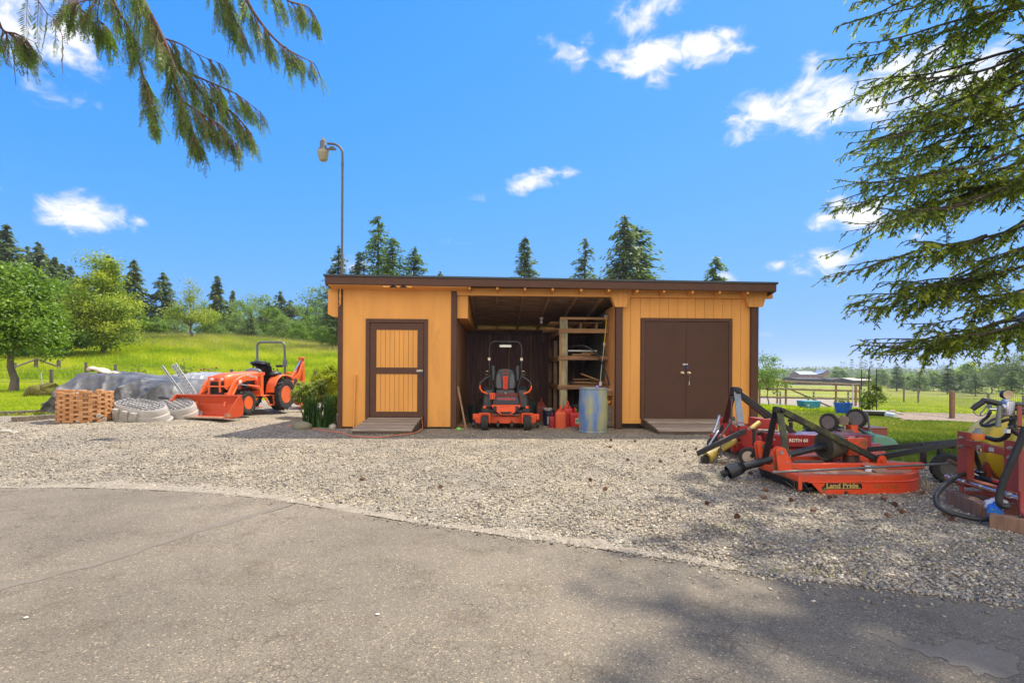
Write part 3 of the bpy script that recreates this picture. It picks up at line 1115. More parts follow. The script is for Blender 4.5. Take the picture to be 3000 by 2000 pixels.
 x0, x1 = dl + w + .008, dr - w - .008
 zb, zh = S(1160, 1222)[1], zdt - w - .008
 st = .13
 pa0, pa1 = S(1160, 1076)[1], S(1160, 966)[1]
 pb0, pb1 = S(1160, 1205)[1], S(1160, 1095)[1]
 door = MB()
 for (a0, a1, q0, q1) in ((x0, x0 + st, zb, zh), (x1 - st, x1, zb, zh), (x0 + st, x1 - st, pa1, zh), (x0 + st, x1 - st, pb1, pa0), (x0 + st, x1 - st, zb, pb0)):
  door.box(a0, a1, -.012, .022, q0, q1)
 do = door.build('door', trim, SHED, bevel=.003)
 for (q0, q1) in ((pa0, pa1), (pb0, pb1)):
  p = MB()
  nb = 9
  for i in range(nb):
   a0 = x0 + st + (x1 - x0 - 2 * st) * i / nb
   a1 = x0 + st + (x1 - x0 - 2 * st) * (i + 1) / nb
   p.mat(0).box(a0 + .0035, a1 - .0035, .0, .016, q0, q1)
  p.mat(1).box(x0 + st, x1 - st, .0165, .02, q0, q1)
  p.build('door_panel', [paint, M('groove shadow', (.2, .085, .02), .8)], do, smooth=0)
 h = MB()
 hz = S(1230, 1086)[1]
 hx = SU(1220)
 h.box(hx, hx + .14, -.024, -.013, hz - .022, hz + .026)
 h.box(hx + .1, hx + .13, -.045, -.024, hz - .015, hz + .015)
 h.build('hasp', zinc, do, bevel=.003)
 pk = MB()
 pk.box(hx + .085, hx + .135, -.052, -.026, hz - .115, hz - .06)
 pk.tube(arc((hx + .11, -.04, hz - .062), .018, 0, 180, 8), .005, 6)
 pk.build('padlock', M('dark steel lock', (.05, .06, .1), .35, metal=.6), do, bevel=.006)
 for q in (zb + .22, (zb + zh) / 2, zh - .22):
  k = MB()
  k.cyl((x0 - .004, -.016, q - .04), (x0 - .004, -.016, q + .04), .008, 8)
  k.build('hinge', trim, do)

 # --- bay
 bu0, bu1 = ub - .002, uc + .02
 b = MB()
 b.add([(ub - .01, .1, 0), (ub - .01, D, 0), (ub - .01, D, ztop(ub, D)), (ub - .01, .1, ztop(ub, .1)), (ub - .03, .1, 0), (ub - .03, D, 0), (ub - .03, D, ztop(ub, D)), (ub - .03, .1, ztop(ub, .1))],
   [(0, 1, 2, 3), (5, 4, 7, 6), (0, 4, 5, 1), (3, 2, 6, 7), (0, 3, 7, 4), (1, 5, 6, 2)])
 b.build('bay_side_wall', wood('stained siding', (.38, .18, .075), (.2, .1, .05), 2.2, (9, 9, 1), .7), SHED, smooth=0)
 b = MB()      # boxed bulkhead along the bay's left wall
 k0, kz1 = S(1340, 864, .1)
 k1, kz0 = S(1371, 933, .1)
 b.box(ub + .002, k1, .06, D - .1, kz0, kz1 + .02)
 b.build('bulkhead', paint, SHED, bevel=.003)
 b = MB()      # right return panel
 rt, rz = S(1802, 924, .2)
 bz = S(1802, 1140, .2)[1]
 b.box(uc + .006, uc + .03, .1, 1.15, .05, 2.75)
 b.build('bay_return_panel', wood('orange stained panel', (.62, .29, .10), (.46, .2, .065), 2.2, (10, 10, 1), .6), SHED)
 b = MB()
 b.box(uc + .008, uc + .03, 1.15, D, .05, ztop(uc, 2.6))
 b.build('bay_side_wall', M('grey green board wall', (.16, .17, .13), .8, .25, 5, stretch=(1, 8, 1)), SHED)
 # back wall of dark plywood with studs, a gap under the roof
 zk = S(1480, 970, D)[1]
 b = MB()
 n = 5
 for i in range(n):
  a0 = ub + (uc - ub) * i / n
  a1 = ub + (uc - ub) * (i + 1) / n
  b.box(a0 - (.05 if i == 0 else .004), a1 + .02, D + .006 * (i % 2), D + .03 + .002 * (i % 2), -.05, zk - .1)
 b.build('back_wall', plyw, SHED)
 for px in (1434, 1491, 1555, 1611, 1680):
  u = SU(px, D - .05)
  s_ = MB()
  s_.box(u - .02, u + .02, D - .06, D - .002, .03, zk - .1)
  s_.build('stud', studv, SHED)
 b = MB()
 b.box(ub, uc, D - .075, D + .03, zk - .1, zk + .03)
 b.build('top_plate', wood('top plate lumber', (.12, .075, .055), (.06, .04, .03), 3, (1, 8, 8)), SHED)
 # rear wall of closed rooms
 b = MB()
 b.box(ua + .05, ub - .04, D, D + .02, base, ztop(ua, D))
 b.build('rear_wall', paint, SHED)
 b = MB()
 b.box(uc + .04, ud - .05, D, D + .02, base, ztop(ud, D) - .02)
 b.build('rear_wall', paint, SHED)
 # lamp holder with pull cord
 lu, lz = S(1586, 938, 1.6)
 lb = MB()
 lb.lathe([(.0, .07), (.05, .07), (.055, .05), (.03, .03), (.028, 0), (.0, 0)], 12, Matrix.Translation((lu, 1.6, lz)))
 lo = lb.build('lamp_holder', M('white porcelain', (.6, .58, .52), .3), SHED)
 l2 = MB()
 l2.ball((lu, 1.6, lz - .045), (.03, .03, .042), 10, 6)
 l2.build('bulb', M('bulb glass', (.75, .75, .72), .15), lo)
 l3 = MB()
 l3.tube([(lu + .04, 1.6, lz + .03), (lu + .045, 1.6, lz - .55)], .0025, 5)
 l3.build('pull_cord', M('cord grey', (.3, .3, .3), .8), lo)

 # --- posts, beam and gussets of the right half
 zbm1 = S(1650, 846)[1]
 zbm0 = S(1650, 868)[1]
 b = MB()
 b.box(ub, SU(2263), -.004, .085, zbm0, zbm1)
 b.build('beam', paint, SHED, bevel=.005)
 for (p0, p1, q0, q1) in ((1780, 1851, 1801, 1832), (2174, 2247, 2191, 2232)):
  g = MB()
  z1 = zbm1 + .005
  z0 = S(p0, 899)[1]
  a0, a1, c0_, c1_ = SU(p0), SU(p1), SU(q0), SU(q1)
  nb = 5
  for i in range(nb):
   t0, t1 = i / nb, (i + 1) / nb
   ta, tb = a0 + (a1 - a0) * t0 + .003, a0 + (a1 - a0) * t1 - .003

   def lowz(u):
    if u < c0_:
     return z1 - (z1 - z0) * (u - a0) / (c0_ - a0) if u > a0 else z1
    if u > c1_:
     return z1 - (z1 - z0) * (a1 - u) / (a1 - c1_)
    return z0
   pts = [(ta, z1), (tb, z1), (tb, lowz(tb))]
   if ta < c0_ < tb:
    pts.append((c0_, z0))
   if ta < c1_ < tb:
    pts.append((c1_, z0))
   pts.append((ta, lowz(ta)))
   g.plate(pts, 'y', -.036, -.006)
  g.plate([(a0 + .015, z1 - .01), (a1 - .015, z1 - .01), (c1_ - .008, z0 + .01), (c0_ + .008, z0 + .01)], 'y', -.02, .17)
  g.build('gusset', paint, SHED, smooth=0)
 p = MB()
 p.box(SU(1804.5), SU(1823), .0, .14, 0, zbm0)
 p.build('post', trim, SHED, bevel=.004)
 p = MB()
 p.box(SU(2201.5), SU(2222), .0, .14, 0, zbm0)
 p.build('post', trim, SHED, bevel=.004)
 p = MB()
 p.box(SU(2219), SU(2226), .15, .3, 0, zbm0 - .3)
 p.build('corner_board', trim, SHED)
 # --- right room wall of grooved siding
 wd = .09
 xl, xr = SU(1823, wd), SU(2202, wd)
 f0, f1, fz1 = SU(1878, wd), SU(2144, wd), S(2010, 932, wd)[1]
 fz0 = S(2010, 1228, wd)[1]
 b = MB()
 pxs = [1823, 1846, 1875, 1903, 1930.5, 1957.5, 1985, 2012, 2036, 2063, 2090, 2116, 2142, 2169, 2196, 2202]
 zw0 = .12
 for i in range(len(pxs) - 1):
  a0, a1 = SU(pxs[i], wd) + .003, SU(pxs[i + 1], wd) - .003
  lo = zw0
  if a1 > f0 + .03 and a0 < f1 - .03:
   lo = fz1 - .01
  b.mat(0).box(a0, a1, wd, wd + .014, lo, zbm1 - .01)
 b.mat(1).box(xl, f0 + .01, wd + .0145, wd + .02, zw0, zbm1 - .02)
 b.mat(1).box(f0 + .01, f1 - .01, wd + .0145, wd + .02, fz1 - .01, zbm1 - .02)
 b.mat(1).box(f1 - .01, xr, wd + .0145, wd + .02, zw0, zbm1 - .02)
 b.build('front_wall', [paint, _mats['groove shadow']], SHED, smooth=0)
 b = MB()
 b.box(xl, f0, wd - .012, wd - .001, zw0, zw0 + .1)
 b.build('base_board', paint, SHED, bevel=.002)
 b = MB()
 b.box(f1, xr, wd - .012, wd - .001, zw0, zw0 + .1)
 b.build('base_board', paint, SHED, bevel=.002)
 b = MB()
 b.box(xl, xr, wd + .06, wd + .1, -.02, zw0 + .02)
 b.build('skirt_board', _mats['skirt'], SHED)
 b = MB()
 b.box(ud - .05, ud - .03, .15, D, .1, ztop(ud, 1.5) - .1)
 b.build('side_wall', paint, SHED)
 # double doors
 b = MB()
 w = .075
 b.box(f0, f0 + w, wd - .026, wd + .03, .06, fz1)
 b.box(f1 - w, f1, wd - .026, wd + .03, .06, fz1)
 b.box(f0 + w, f1 - w, wd - .024, wd + .03, fz1 - w, fz1)
 b.build('door_frame', trim, SHED, bevel=.004)
 mid = SU(2009.3, wd)
 for s_, (a0, a1) in ((-1, (f0 + w + .006, mid - .003)), (1, (mid + .003, f1 - w - .006))):
  d_ = MB()
  d_.box(a0, a1, wd - .01, wd + .025, fz0, fz1 - w - .006)
  dd = d_.build('door', doorp, SHED, bevel=.002)
  kx, kz = S(2000 if s_ < 0 else 2019.5, 1092.5, wd - .05)
  k = MB()
  MX = Matrix.Translation((kx, wd - .011, kz)) @ Matrix.Rotation(R(90), 4, 'X')
  k.lathe([(.0, 0), (.036, 0), (.036, .008), (.016, .012), (.014, .03), (.03, .042), (.034, .055), (.026, .068), (0, .072)], 18, MX)
  k.build('knob', brass, dd)
  ox = a0 if s_ < 0 else a1
  for hz in (fz0 + .42, fz1 - .5):
   h = MB()
   h.plate([(ox, hz - .028), (ox - s_ * .19, hz - .006), (ox - s_ * .19, hz + .006), (ox, hz + .028)], 'y', wd - .0145, wd - .0105)
   h.build('hinge', doorp, dd)
  if s_ > 0:
   h = MB()
   hx, hz = S(2000.5, 1067, wd - .03)
   h.box(hx, hx + .12, wd - .022, wd - .011, hz - .02, hz + .02)
   h.box(hx + .07, hx + .1, wd - .04, wd - .022, hz - .014, hz + .014)
   h.build('hasp', zinc, dd, bevel=.003)
   h = MB()
   h.box(hx + .075, hx + .122, wd - .05, wd - .026, hz - .105, hz - .055)
   h.tube(arc((hx + .097, wd - .038, hz - .057), .017, 0, 180, 8), .005, 6)
   h.build('padlock', M('blue lock body', (.02, .05, .22), .35), dd, bevel=.006)
   h = MB()
   h.tube([(kx, wd - .075, kz - .03), (kx + .004, wd - .04, kz - .2)], .003, 5)
   h.box(kx - .006, kx + .014, wd - .042, wd - .036, kz - .27, kz - .19)
   h.tube(arc((kx + .004, wd - .04, kz - .2), .012, 0, 360, 10), .003, 5)
   h.build('key', zinc, dd)
 # conduits on the left room
 b = MB()
 cu, cz = S(997, 832, -.05)
 b.tube([(cu, -.05, zt(cu, 0) - .2), (cu, -.05, S(997, 893)[1])], .017, 10)
 b.cyl((cu, -.05, S(997, 872)[1]), (cu, -.05, S(997, 864)[1]), .023, 10)
 b.tube(spline([(cu, -.05, S(997, 893)[1]), (cu - .03, -.05, S(997, 897)[1]), (cu - .1, -.06, S(985, 893)[1]), (cu - .11, -.05, S(985, 886)[1]), (cu - .02, -.03, S(985, 883)[1])], 5), .007, 6)
 b.build('conduit', paint, SHED)
 b = MB()
 u0, q0 = S(1036.5, 1252, -.03)
 u1, q1 = S(1041, 1098, -.03)
 b.tube([(u0, -.035, .0), ((u0 + u1) / 2, -.035, q1 * .5), (u1, -.035, q1 - .1)], .018, 10)
 b.tube([(u1, -.035, q1 - .14), (u1, -.035, q1)], .026, 10)
 b.cyl((u1 - .002, -.035, q1 - .27), (u1 - .002, -.035, q1 - .22), .026, 10)
 b.build('conduit', paint, SHED)
 return zt


zt_roof = build_shed()


def build_ramps():
 for (lab, pxs, d0, z0, d1, axis_boards) in (('small weathered board ramp at the single door', ((1081, 1234), (1031, 1208)), -.03, .245, -1.0, 11),
            ('wide weathered board ramp at the brown double doors', ((1886, 2150), (1931, 2215)), .06, .235, -.95, 13)):
  (a0, a1), (b0, b1) = pxs
  t = thing('ramp', lab, 'ramp', SW(0, 0, 0), SH_A)
  A0, A1 = SU(a0, d0), SU(a1, d0)
  B0, B1 = SU(b0, d1), SU(b1, d1)
  z1 = .10
  d = MB()
  n = axis_boards
  for i in range(n):
   t0, t1 = i / n, (i + 1) / n
   g = .006
   def at(s, tt, dz):
    u = (A0 + (B0 - A0) * tt) if s == 0 else (A1 + (B1 - A1) * tt)
    return (u, d0 + (d1 - d0) * tt, z0 + (z1 - z0) * tt + dz)
   e0, e1 = t0 + g / 1.0, t1 - g * .3
   jz = rnd.uniform(-.006, .006)
   d.mat(rnd.randrange(3))
   vs = [at(0, e1, -.03), at(1, e1, -.03), at(1, e0, -.03), at(0, e0, -.03), at(0, e1, jz), at(1, e1, jz), at(1, e0, jz), at(0, e0, jz)]
   d.add(vs, [(0, 3, 2, 1), (4, 5, 6, 7), (0, 1, 5, 4), (1, 2, 6, 5), (2, 3, 7, 6), (3, 0, 4, 7)])
  d.build('deck', [deckw, deckx2, deckx3], t)
  f = MB()
  for k in (0.02, .5, .98):
   ua_, ub_ = A0 + (A1 - A0) * k, B0 + (B1 - B0) * k
   vs = []
   for w in (-.02, .02):
    vs += [(ua_ + w, d0, 0), (ub_ + w, d1 + .03, 0.0), (ub_ + w, d1 + .03, z1 - .032), (ua_ + w, d0, z0 - .032)]
   f.add(vs, [(0, 1, 2, 3), (7, 6, 5, 4), (0, 4, 5, 1), (1, 5, 6, 2), (2, 6, 7, 3), (3, 7, 4, 0)])
  f.box(B0 + .005, B1 - .005, d1 + .004, d1 + .028, .0, z1 - .034)
  f.build('frame', M('ramp frame dark wood', (.09, .068, .05), .9, .3, 6), t)


build_ramps()


def build_lamp():
 base = SW(SU(1000, .1), .1, 0)
 x, y = base.x, base.y
 z0 = P(1000, 805, y).z - .25
 t = thing('yard_lamp', 'grey yard lamp on a tall thin bent pole above the shed roof', 'lamp', (x, y, z0))
 iron = M('grey pole paint', (.11, .105, .095), .5, .2, 12, dirt=(.16, .08, .04), damt=.25, dscale=9)
 sc1 = y / F
 ztop = P(1000, 440, y).z - z0
 pole = [(0, 0, 0), (0, 0, ztop - .28)]
 p = MB()
 p.tube(pole + [(0, 0, ztop - .08)] + [(-.26 + .26 * math.cos(R(a)), 0, ztop - .08 + .22 * math.sin(R(a))) for a in range(15, 91, 12)] + [(-.33, 0, ztop + .14)], .026, 12)
 p.cyl((0, 0, ztop - .33), (0, 0, ztop - .29), .033, 12)
 p.build('pole', iron, t)
 hx = P(947, 440, y).x - x
 hz = P(947, 440, y).z - z0
 k = sc1
 hb = MB()
 MT = Matrix.Translation((hx, 0, hz))
 hb.mat(0).lathe([(.0, 27 * k), (8.5 * k, 26 * k), (9.2 * k, 24 * k), (9.2 * k, 8 * k), (10.5 * k, 6 * k), (15.5 * k, -1 * k), (15.8 * k, -2 * k), (.02, -2.5 * k)], 20, MT)
 hb.mat(0).box(hx + .06, hx + .28, -.02, .02, hz + .0, hz + .045)
 hb.mat(1).lathe([(0, 36 * k), (3.2 * k, 35 * k), (4 * k, 31 * k), (4 * k, 27 * k), (0, 27 * k)], 12, MT)
 hd = hb.build('lamp_head', [M('grey lamp housing', (.11, .11, .11), .5, .15, 15), M('photocell cap', (.4, .27, .04), .4)], t)
 l = MB()
 l.lathe([(16.8 * k, -3 * k), (17 * k, -5 * k), (16 * k, -10 * k), (12.5 * k, -27 * k), (10 * k, -31 * k), (4 * k, -32 * k), (0, -32 * k)], 24, MT)
 l.build('lens', M('old ribbed lens', (.34, .30, .19), .25, .2, 20), hd)
 b = MB()
 b.box(hx + .15, hx + .23, -.035, .035, hz + .03, hz + .075)
 b.build('clamp', iron, hd, bevel=.004)


build_lamp()
# ---------------------------------------------------------------- trees and plants
bark = M('grey bark', (.13, .105, .08), .9, .35, 6, .8, 30, stretch=(1, 1, .3))
barkd = M('dark conifer bark', (.075, .055, .042), .9, .35, 6, .8, 30, stretch=(1, 1, .3))
LF = {
 'bright': leafmat('bright leaves', [(.06, .125, .012), (.11, .20, .016), (.20, .31, .024), (.30, .41, .05)], .3),
 'yellow': leafmat('yellow green leaves', [(.09, .15, .012), (.19, .27, .018), (.38, .43, .03), (.52, .53, .08)], .3),
 'pale': leafmat('pale green leaves', [(.10, .16, .045), (.16, .24, .06), (.22, .31, .08), (.28, .37, .12)], .4),
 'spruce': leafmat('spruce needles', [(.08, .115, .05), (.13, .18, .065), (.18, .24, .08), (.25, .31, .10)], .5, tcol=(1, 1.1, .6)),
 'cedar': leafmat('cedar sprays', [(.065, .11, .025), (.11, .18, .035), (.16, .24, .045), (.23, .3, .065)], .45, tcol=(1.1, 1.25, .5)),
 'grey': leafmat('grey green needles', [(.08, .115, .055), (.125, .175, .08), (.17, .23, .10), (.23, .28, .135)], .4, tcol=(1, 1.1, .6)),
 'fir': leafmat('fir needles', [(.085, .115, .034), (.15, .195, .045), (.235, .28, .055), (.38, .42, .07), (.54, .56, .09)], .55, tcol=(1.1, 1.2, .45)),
 'frond': leafmat('cedar fronds', [(.10, .135, .06), (.15, .20, .066), (.20, .28, .055), (.24, .40, .03)], .5, tcol=(1.1, 1.4, .3)),
}


def limbs_mesh(mb, base, targets, r0, rng_, n=6, wob_=.12):
 for t in targets:
  b = Vector(base)
  t = Vector(t)
  ln = (t - b).length
  pts = []
  for i in range(n + 1):
   k = i / n
   p = b.lerp(t, k)
   p.z += ln * .10 * math.sin(k * math.pi)
   if 0 < i < n:
    p += Vector((rng_.uniform(-1, 1), rng_.uniform(-1, 1), rng_.uniform(-1, 1))) * wob_ * ln * .25
   pts.append(p)
  mb.tube(pts, [r0 * (1 - .85 * i / n) for i in range(n + 1)], 6, cap=False)


def broadleaf(label, loc, h, blobs, leaf, kind, n, group=None, seed=1, trunk_h=None, tr=.12, lean=(0, 0), name='broadleaf_tree', clump=.16, cl=60, cat='tree'):
 """blobs: (x, y, z, rx, ry, rz) in units of the height"""
 g = np.random.default_rng(seed)
 rr = random.Random(seed)
 t = thing(name, label, cat, loc, 0, group)
 B = np.array(blobs) * h
 vol = (B[:, 3] * B[:, 4] * B[:, 5]) ** (2 / 3)
 pick = g.choice(len(B), cl, p=vol / vol.sum())
 u = unit(g.normal(size=(cl, 3)))
 rad = (.45 + .55 * g.random(cl) ** .5)[:, None]
 cc = B[pick, :3] + u * rad * B[pick, 3:]
 k = g.integers(0, cl, n)
 sp = clump * h * (.6 + .8 * g.random(cl))[k][:, None]
 off = g.normal(size=(n, 3)) * sp * np.array([.5, .5, .33])
 c = cc[k] + off
 c[:, 2] = np.maximum(c[:, 2], .03 * h)
 outw = unit(c - B[pick][k][:, :3])
 nn = unit(g.normal(size=(n, 3)) * .7 + outw * .5 + np.array([0, 0, .7]))
 d = unit(np.cross(nn, g.normal(size=(n, 3))) + outw * .2 - np.array([0, 0, .25]))
 V, Fq = leafquads(c, d, nn, leaf * (.6 + .8 * g.random(n)), leaf * .55 * (.7 + .6 * g.random(n)))
 tone = np.clip(.3 + .35 * g.random(cl)[k] + .2 * (off[:, 2] / (sp[:, 0] + 1e-6)) + g.normal(0, .13, n), 0, 1)
 npmesh('crown', V, Fq, LF[kind], tone, t)
 mb = MB()
 th = (trunk_h if trunk_h is not None else .3) * h
 top = Vector((lean[0] * h, lean[1] * h, th))
 mb.tube([(0, 0, -.15), (top.x * .3 + .02 * h, top.y * .3, th * .35), (top.x * .65 - .01 * h, top.y * .65, th * .7), top, top + Vector((0, 0, h * .25))], [tr * 1.35, tr, tr * .85, tr * .75, tr * .4], 9)
 limbs_mesh(mb, top, [tuple(cc[i]) for i in range(min(12, cl))], tr * .5, rr)
 mb.build('trunk', bark, t)
 return t


def conifer_mesh(g, h, r, n, L, W, droop=.25, shape=.8, base=.06, sparse=0.0, whorls=30, per=7, sag=.3, ragged=.3):
 """quads for a conifer crown of height h and base radius r"""
 C, Dd, Nn, T, S = [], [], [], [], []
 B = []
 zs = base + (1 - base) * (np.arange(whorls) + g.random(whorls) * .8) / whorls
 tot = 0
 for z in zs:
  ln0 = r * (1 - z) ** shape + .012 * h
  for j in range(per):
   if g.random() < sparse:
    continue
   a = g.random() * 6.283
   ln = ln0 * (1 - ragged + 2 * ragged * g.random() * (1 if g.random() < .8 else 1.25))
   B.append((z * h, a, ln))
   tot += ln
 for (z, a, ln) in B:
  m = max(3, int(n * ln / tot))
  s = g.random(m) ** .75
  side = g.normal(0, .17, m) * ln * (1.1 - s) ** .6
  dr = droop * ln * (s ** 1.6) - .12 * ln * s ** 4
  x = s * ln
  hang = -np.abs(g.normal(0, 1, m)) * sag * .12 * ln * (1 - .4 * s)
  ca, sa = math.cos(a), math.sin(a)
  C.append(np.stack([x * ca - side * sa, x * sa + side * ca, z - dr + hang + g.normal(0, .008 * h, m)], -1))
  sg = np.sign(side) * .6
  d = np.stack([ca - sg * sa + g.normal(0, .3, m), sa + sg * ca + g.normal(0, .3, m), -droop * 1.1 * s - sag * .6 * g.random(m)], -1)
  Dd.append(unit(d))
  Nn.append(unit(np.stack([g.normal(0, .45, m), g.normal(0, .45, m), np.ones(m)], -1)))
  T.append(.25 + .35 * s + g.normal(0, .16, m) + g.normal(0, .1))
  S.append(np.ones(m))
 C, Dd, Nn, T = map(np.concatenate, (C, Dd, Nn, T))
 k = len(C)
 V, Fq = leafquads(C, Dd, Nn, L * (.6 + .8 * g.random(k)), W * (.6 + .8 * g.random(k)))
 return V, Fq, np.clip(T, 0, 1), B


def conifer(label, loc, h, r, kind='spruce', n=5000, seed=1, group=None, name='conifer', L=None, W=None, tr=None, **kw):
 g = np.random.default_rng(seed)
 t = thing(name, label, 'tree', loc, 0, group)
 V, Fq, T, B = conifer_mesh(g, h, r, n, L or h * .05, W or h * .016, **kw)
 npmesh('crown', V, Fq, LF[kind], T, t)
 mb = MB()
 tr = tr or h * .014
 mb.tube([(0, 0, -.3), (0, 0, h * .3), (0, 0, h * .65), (0, 0, h * .99)], [tr * 1.3, tr, tr * .6, tr * .08], 8)
 for (z, a, ln) in B[::3]:
  mb.tube([(0, 0, z), (math.cos(a) * ln * .5, math.sin(a) * ln * .5, z - .05 * ln), (math.cos(a) * ln * .9, math.sin(a) * ln * .9, z - .2 * ln)], [tr * .3, tr * .2, tr * .05], 4, cap=False)
 mb.build('trunk', barkd, t)
 return t


def at_top(px, ytop, y, sink=0.0):
 """foot point and height of a tree at depth y whose tip shows at (px, ytop)"""
 p = P(px, ytop, y)
 z = H1(p.x, p.y)
 return Vector((p.x, p.y, z - sink)), p.z - z + sink


def plant_left():
 # round orchard tree at the left edge
 b = G(38, 1146)
 h = P(38, 768, b.y).z - b.z
 broadleaf('round leafy bright green tree with a bare curved trunk beside the black tarps', b, h,
    [(-.04, 0, .62, .27, .28, .24), (-.22, .0, .55, .2, .2, .18), (.17, 0, .46, .17, .2, .15), (-.02, .05, .82, .16, .18, .16), (-.18, 0, .4, .18, .2, .12), (.06, -.12, .42, .2, .18, .12)],
    .14, 'bright', 24000, seed=3, trunk_h=.27, tr=.13, lean=(-.02, 0), name='orchard_tree', clump=.10, cl=110)
 # big bushy trees
 for i, (px, yt, Y, kind, lab, bl, n) in enumerate((
  (300, 742, 43, 'yellow', 'tall bushy yellow green tree reaching down to the meadow', [(0, 0, .5, .30, .3, .34), (.02, 0, .8, .13, .14, .2), (.2, -.1, .3, .2, .2, .22), (-.2, -.05, .32, .2, .2, .26), (.1, -.1, .6, .2, .18, .2)], 26000),
  (208, 800, 47, 'bright', 'dark green bushy tree just behind the tall yellow green one', [(0, 0, .5, .34, .3, .4), (-.15, 0, .7, .2, .2, .2), (.1, -.1, .3, .3, .2, .25)], 20000),
  (150, 845, 52, 'yellow', 'yellowish bushy tree half hidden by the round orchard tree', [(0, 0, .5, .4, .3, .38), (.2, 0, .4, .3, .2, .3), (-.25, 0, .45, .3, .2, .3)], 15000),
  (105, 915, 40, 'bright', 'low dark shrub under the bushy trees behind the gate', [(0, 0, .5, .8, .5, .4), (.6, 0, .35, .5, .4, .3)], 12000),
  (445, 918, 61, 'bright', 'small rounded green tree at the crest of the meadow', [(0, 0, .6, .55, .4, .32), (.3, 0, .45, .35, .3, .25), (-.3, 0, .45, .35, .3, .25)], 7000),
  (560, 822, 58, 'yellow', 'open yellow green orchard tree standing on the meadow crest', [(0, 0, .82, .12, .1, .18), (-.16, 0, .42, .28, .25, .12), (.24, 0, .38, .26, .25, .11), (.08, 0, .62, .16, .15, .12), (0, 0, .45, .3, .3, .14)], 6500),
  (515, 905, 66, 'pale', 'low grey green bush left of the open yellow tree', [(0, 0, .5, .5, .4, .4), (-.5, 0, .35, .4, .4, .3)], 3500),
 )):
  f, h = at_top(px, yt, Y, .1)
  broadleaf(lab, f, h, bl, .017 * h * (1.6 if h < 5 else 1) + .06, kind, n, seed=20 + i, trunk_h=.22, tr=.022 * h, clump=.11, cl=90)
 # conifers along the left skyline
 sp = [(18, 655, 84, .19, 'spruce', .8, 0), (58, 742, 92, .2, 'spruce', .8, 0), (112, 710, 90, .2, 'grey', .75, 0), (158, 752, 88, .19, 'spruce', .8, 0), (205, 776, 96, .2, 'grey', .8, 0),
   (318, 745, 95, .17, 'spruce', .8, .2), (-25, 705, 88, .28, 'spruce', .9, 0), (80, 725, 96, .28, 'grey', .9, 0), (135, 748, 94, .28, 'spruce', .9, 0), (182, 772, 92, .3, 'grey', .9, 0), (228, 805, 90, .3, 'grey', .9, 0), (250, 830, 84, .3, 'spruce', .9, 0), (393, 760, 74, .2, 'spruce', .85, 0), (478, 798, 76, .24, 'spruce', .7, 0), (637, 807, 92, .14, 'spruce', .6, .25), (683, 850, 140, .14, 'spruce', .9, 0),
   (735, 915, 70, .33, 'spruce', .8, 0), (820, 852, 96, .22, 'grey', .7, .3), (788, 885, 98, .28, 'grey', .7, .2), (852, 878, 96, .3, 'grey', .75, .2), (770, 905, 90, .3, 'spruce', .7, .1), (900, 905, 92, .26, 'grey', .75, .2), (968, 880, 80, .25, 'spruce', .7, .1)]
 kinds = ['tall dark spruce at the far left edge of the skyline', 'dark spruce right behind the tallest left one', 'grey green fir with a pointed tip on the left skyline', 'dark narrow spruce between two grey firs', 'grey green fir above the bushy trees',
    'dark thin tip of a spruce behind the tall yellow tree', 'broad dark spruce cut by the left edge of the view', 'broad grey fir between the two left spruces', 'broad dark spruce behind the grey fir tip', 'wide grey green fir over the yellowish bushy tree', 'shaded grey fir sloping down to the tall yellow tree', 'low dark spruce just left of the tall yellow tree', 'dark spruce with tiered branches right of the tall yellow tree', 'wide dark conifer right of the tiered spruce', 'thin tall conifer behind the open yellow tree', 'tiny far conifer on the skyline',
    'short wide dark fir behind the tractor roll bar', 'tallest grey green fir above the tractor', 'ragged grey fir left of the tallest one', 'broad grey fir right of the tallest one', 'dark fir in front of the ragged grey one', 'grey fir near the shed', 'dark conifer beside the shed corner']
 for i, (px, yt, Y, rr, kd, shp, spz) in enumerate(sp):
  f, h = at_top(px, yt, Y, .5)
  conifer(kinds[i], f, h, rr * h * (1.65 if rr > .15 else 1.4), kd, 9000, 40 + i, 'conifers on the left skyline', shape=min(1, shp + .1), sparse=spz, whorls=40, per=8, droop=.3, L=h * .05, W=h * .017, sag=.9, ragged=.45)
 # pale woodland edge right of the meadow crest
 ws = [(672, 905, 98, 'pale tree with loose crown behind the meadow'), (715, 880, 104, 'pale leafy tree left of the grey firs'), (762, 868, 112, 'pale rounded tree among the grey firs'), (876, 895, 108, 'pale tree between the broad grey fir and shed'), (925, 853, 96, 'tall loose grey green tree near the shed'), (945, 950, 66, 'bright green bush by the shed eave'), (600, 900, 96, 'pale tree behind the open yellow tree'), (975, 960, 58, 'bright green shrub touching the shed corner'), (650, 955, 70, 'brownish twiggy bush on the meadow crest'), (700, 935, 92, 'pale leafy bush behind the short wide fir'), (745, 900, 118, 'hazy pale tree above the short wide fir'), (800, 915, 86, 'green leafy tree under the tallest grey fir'), (838, 930, 84, 'low green leafy tree under the broad grey fir'), (905, 925, 82, 'fresh green tree over the backhoe boom'), (880, 945, 76, 'low fresh green bush left of the backhoe boom'), (940, 905, 110, 'pale tree close to the shed eave'), (620, 930, 88, 'pale bush in the gap right of the open yellow tree'), (480, 945, 82, 'dark green bush between the rounded tree and the open tree'), (370, 930, 84, 'green bush under the tiered spruce'), (995, 940, 90, 'pale green tree half hidden by the shed corner')]
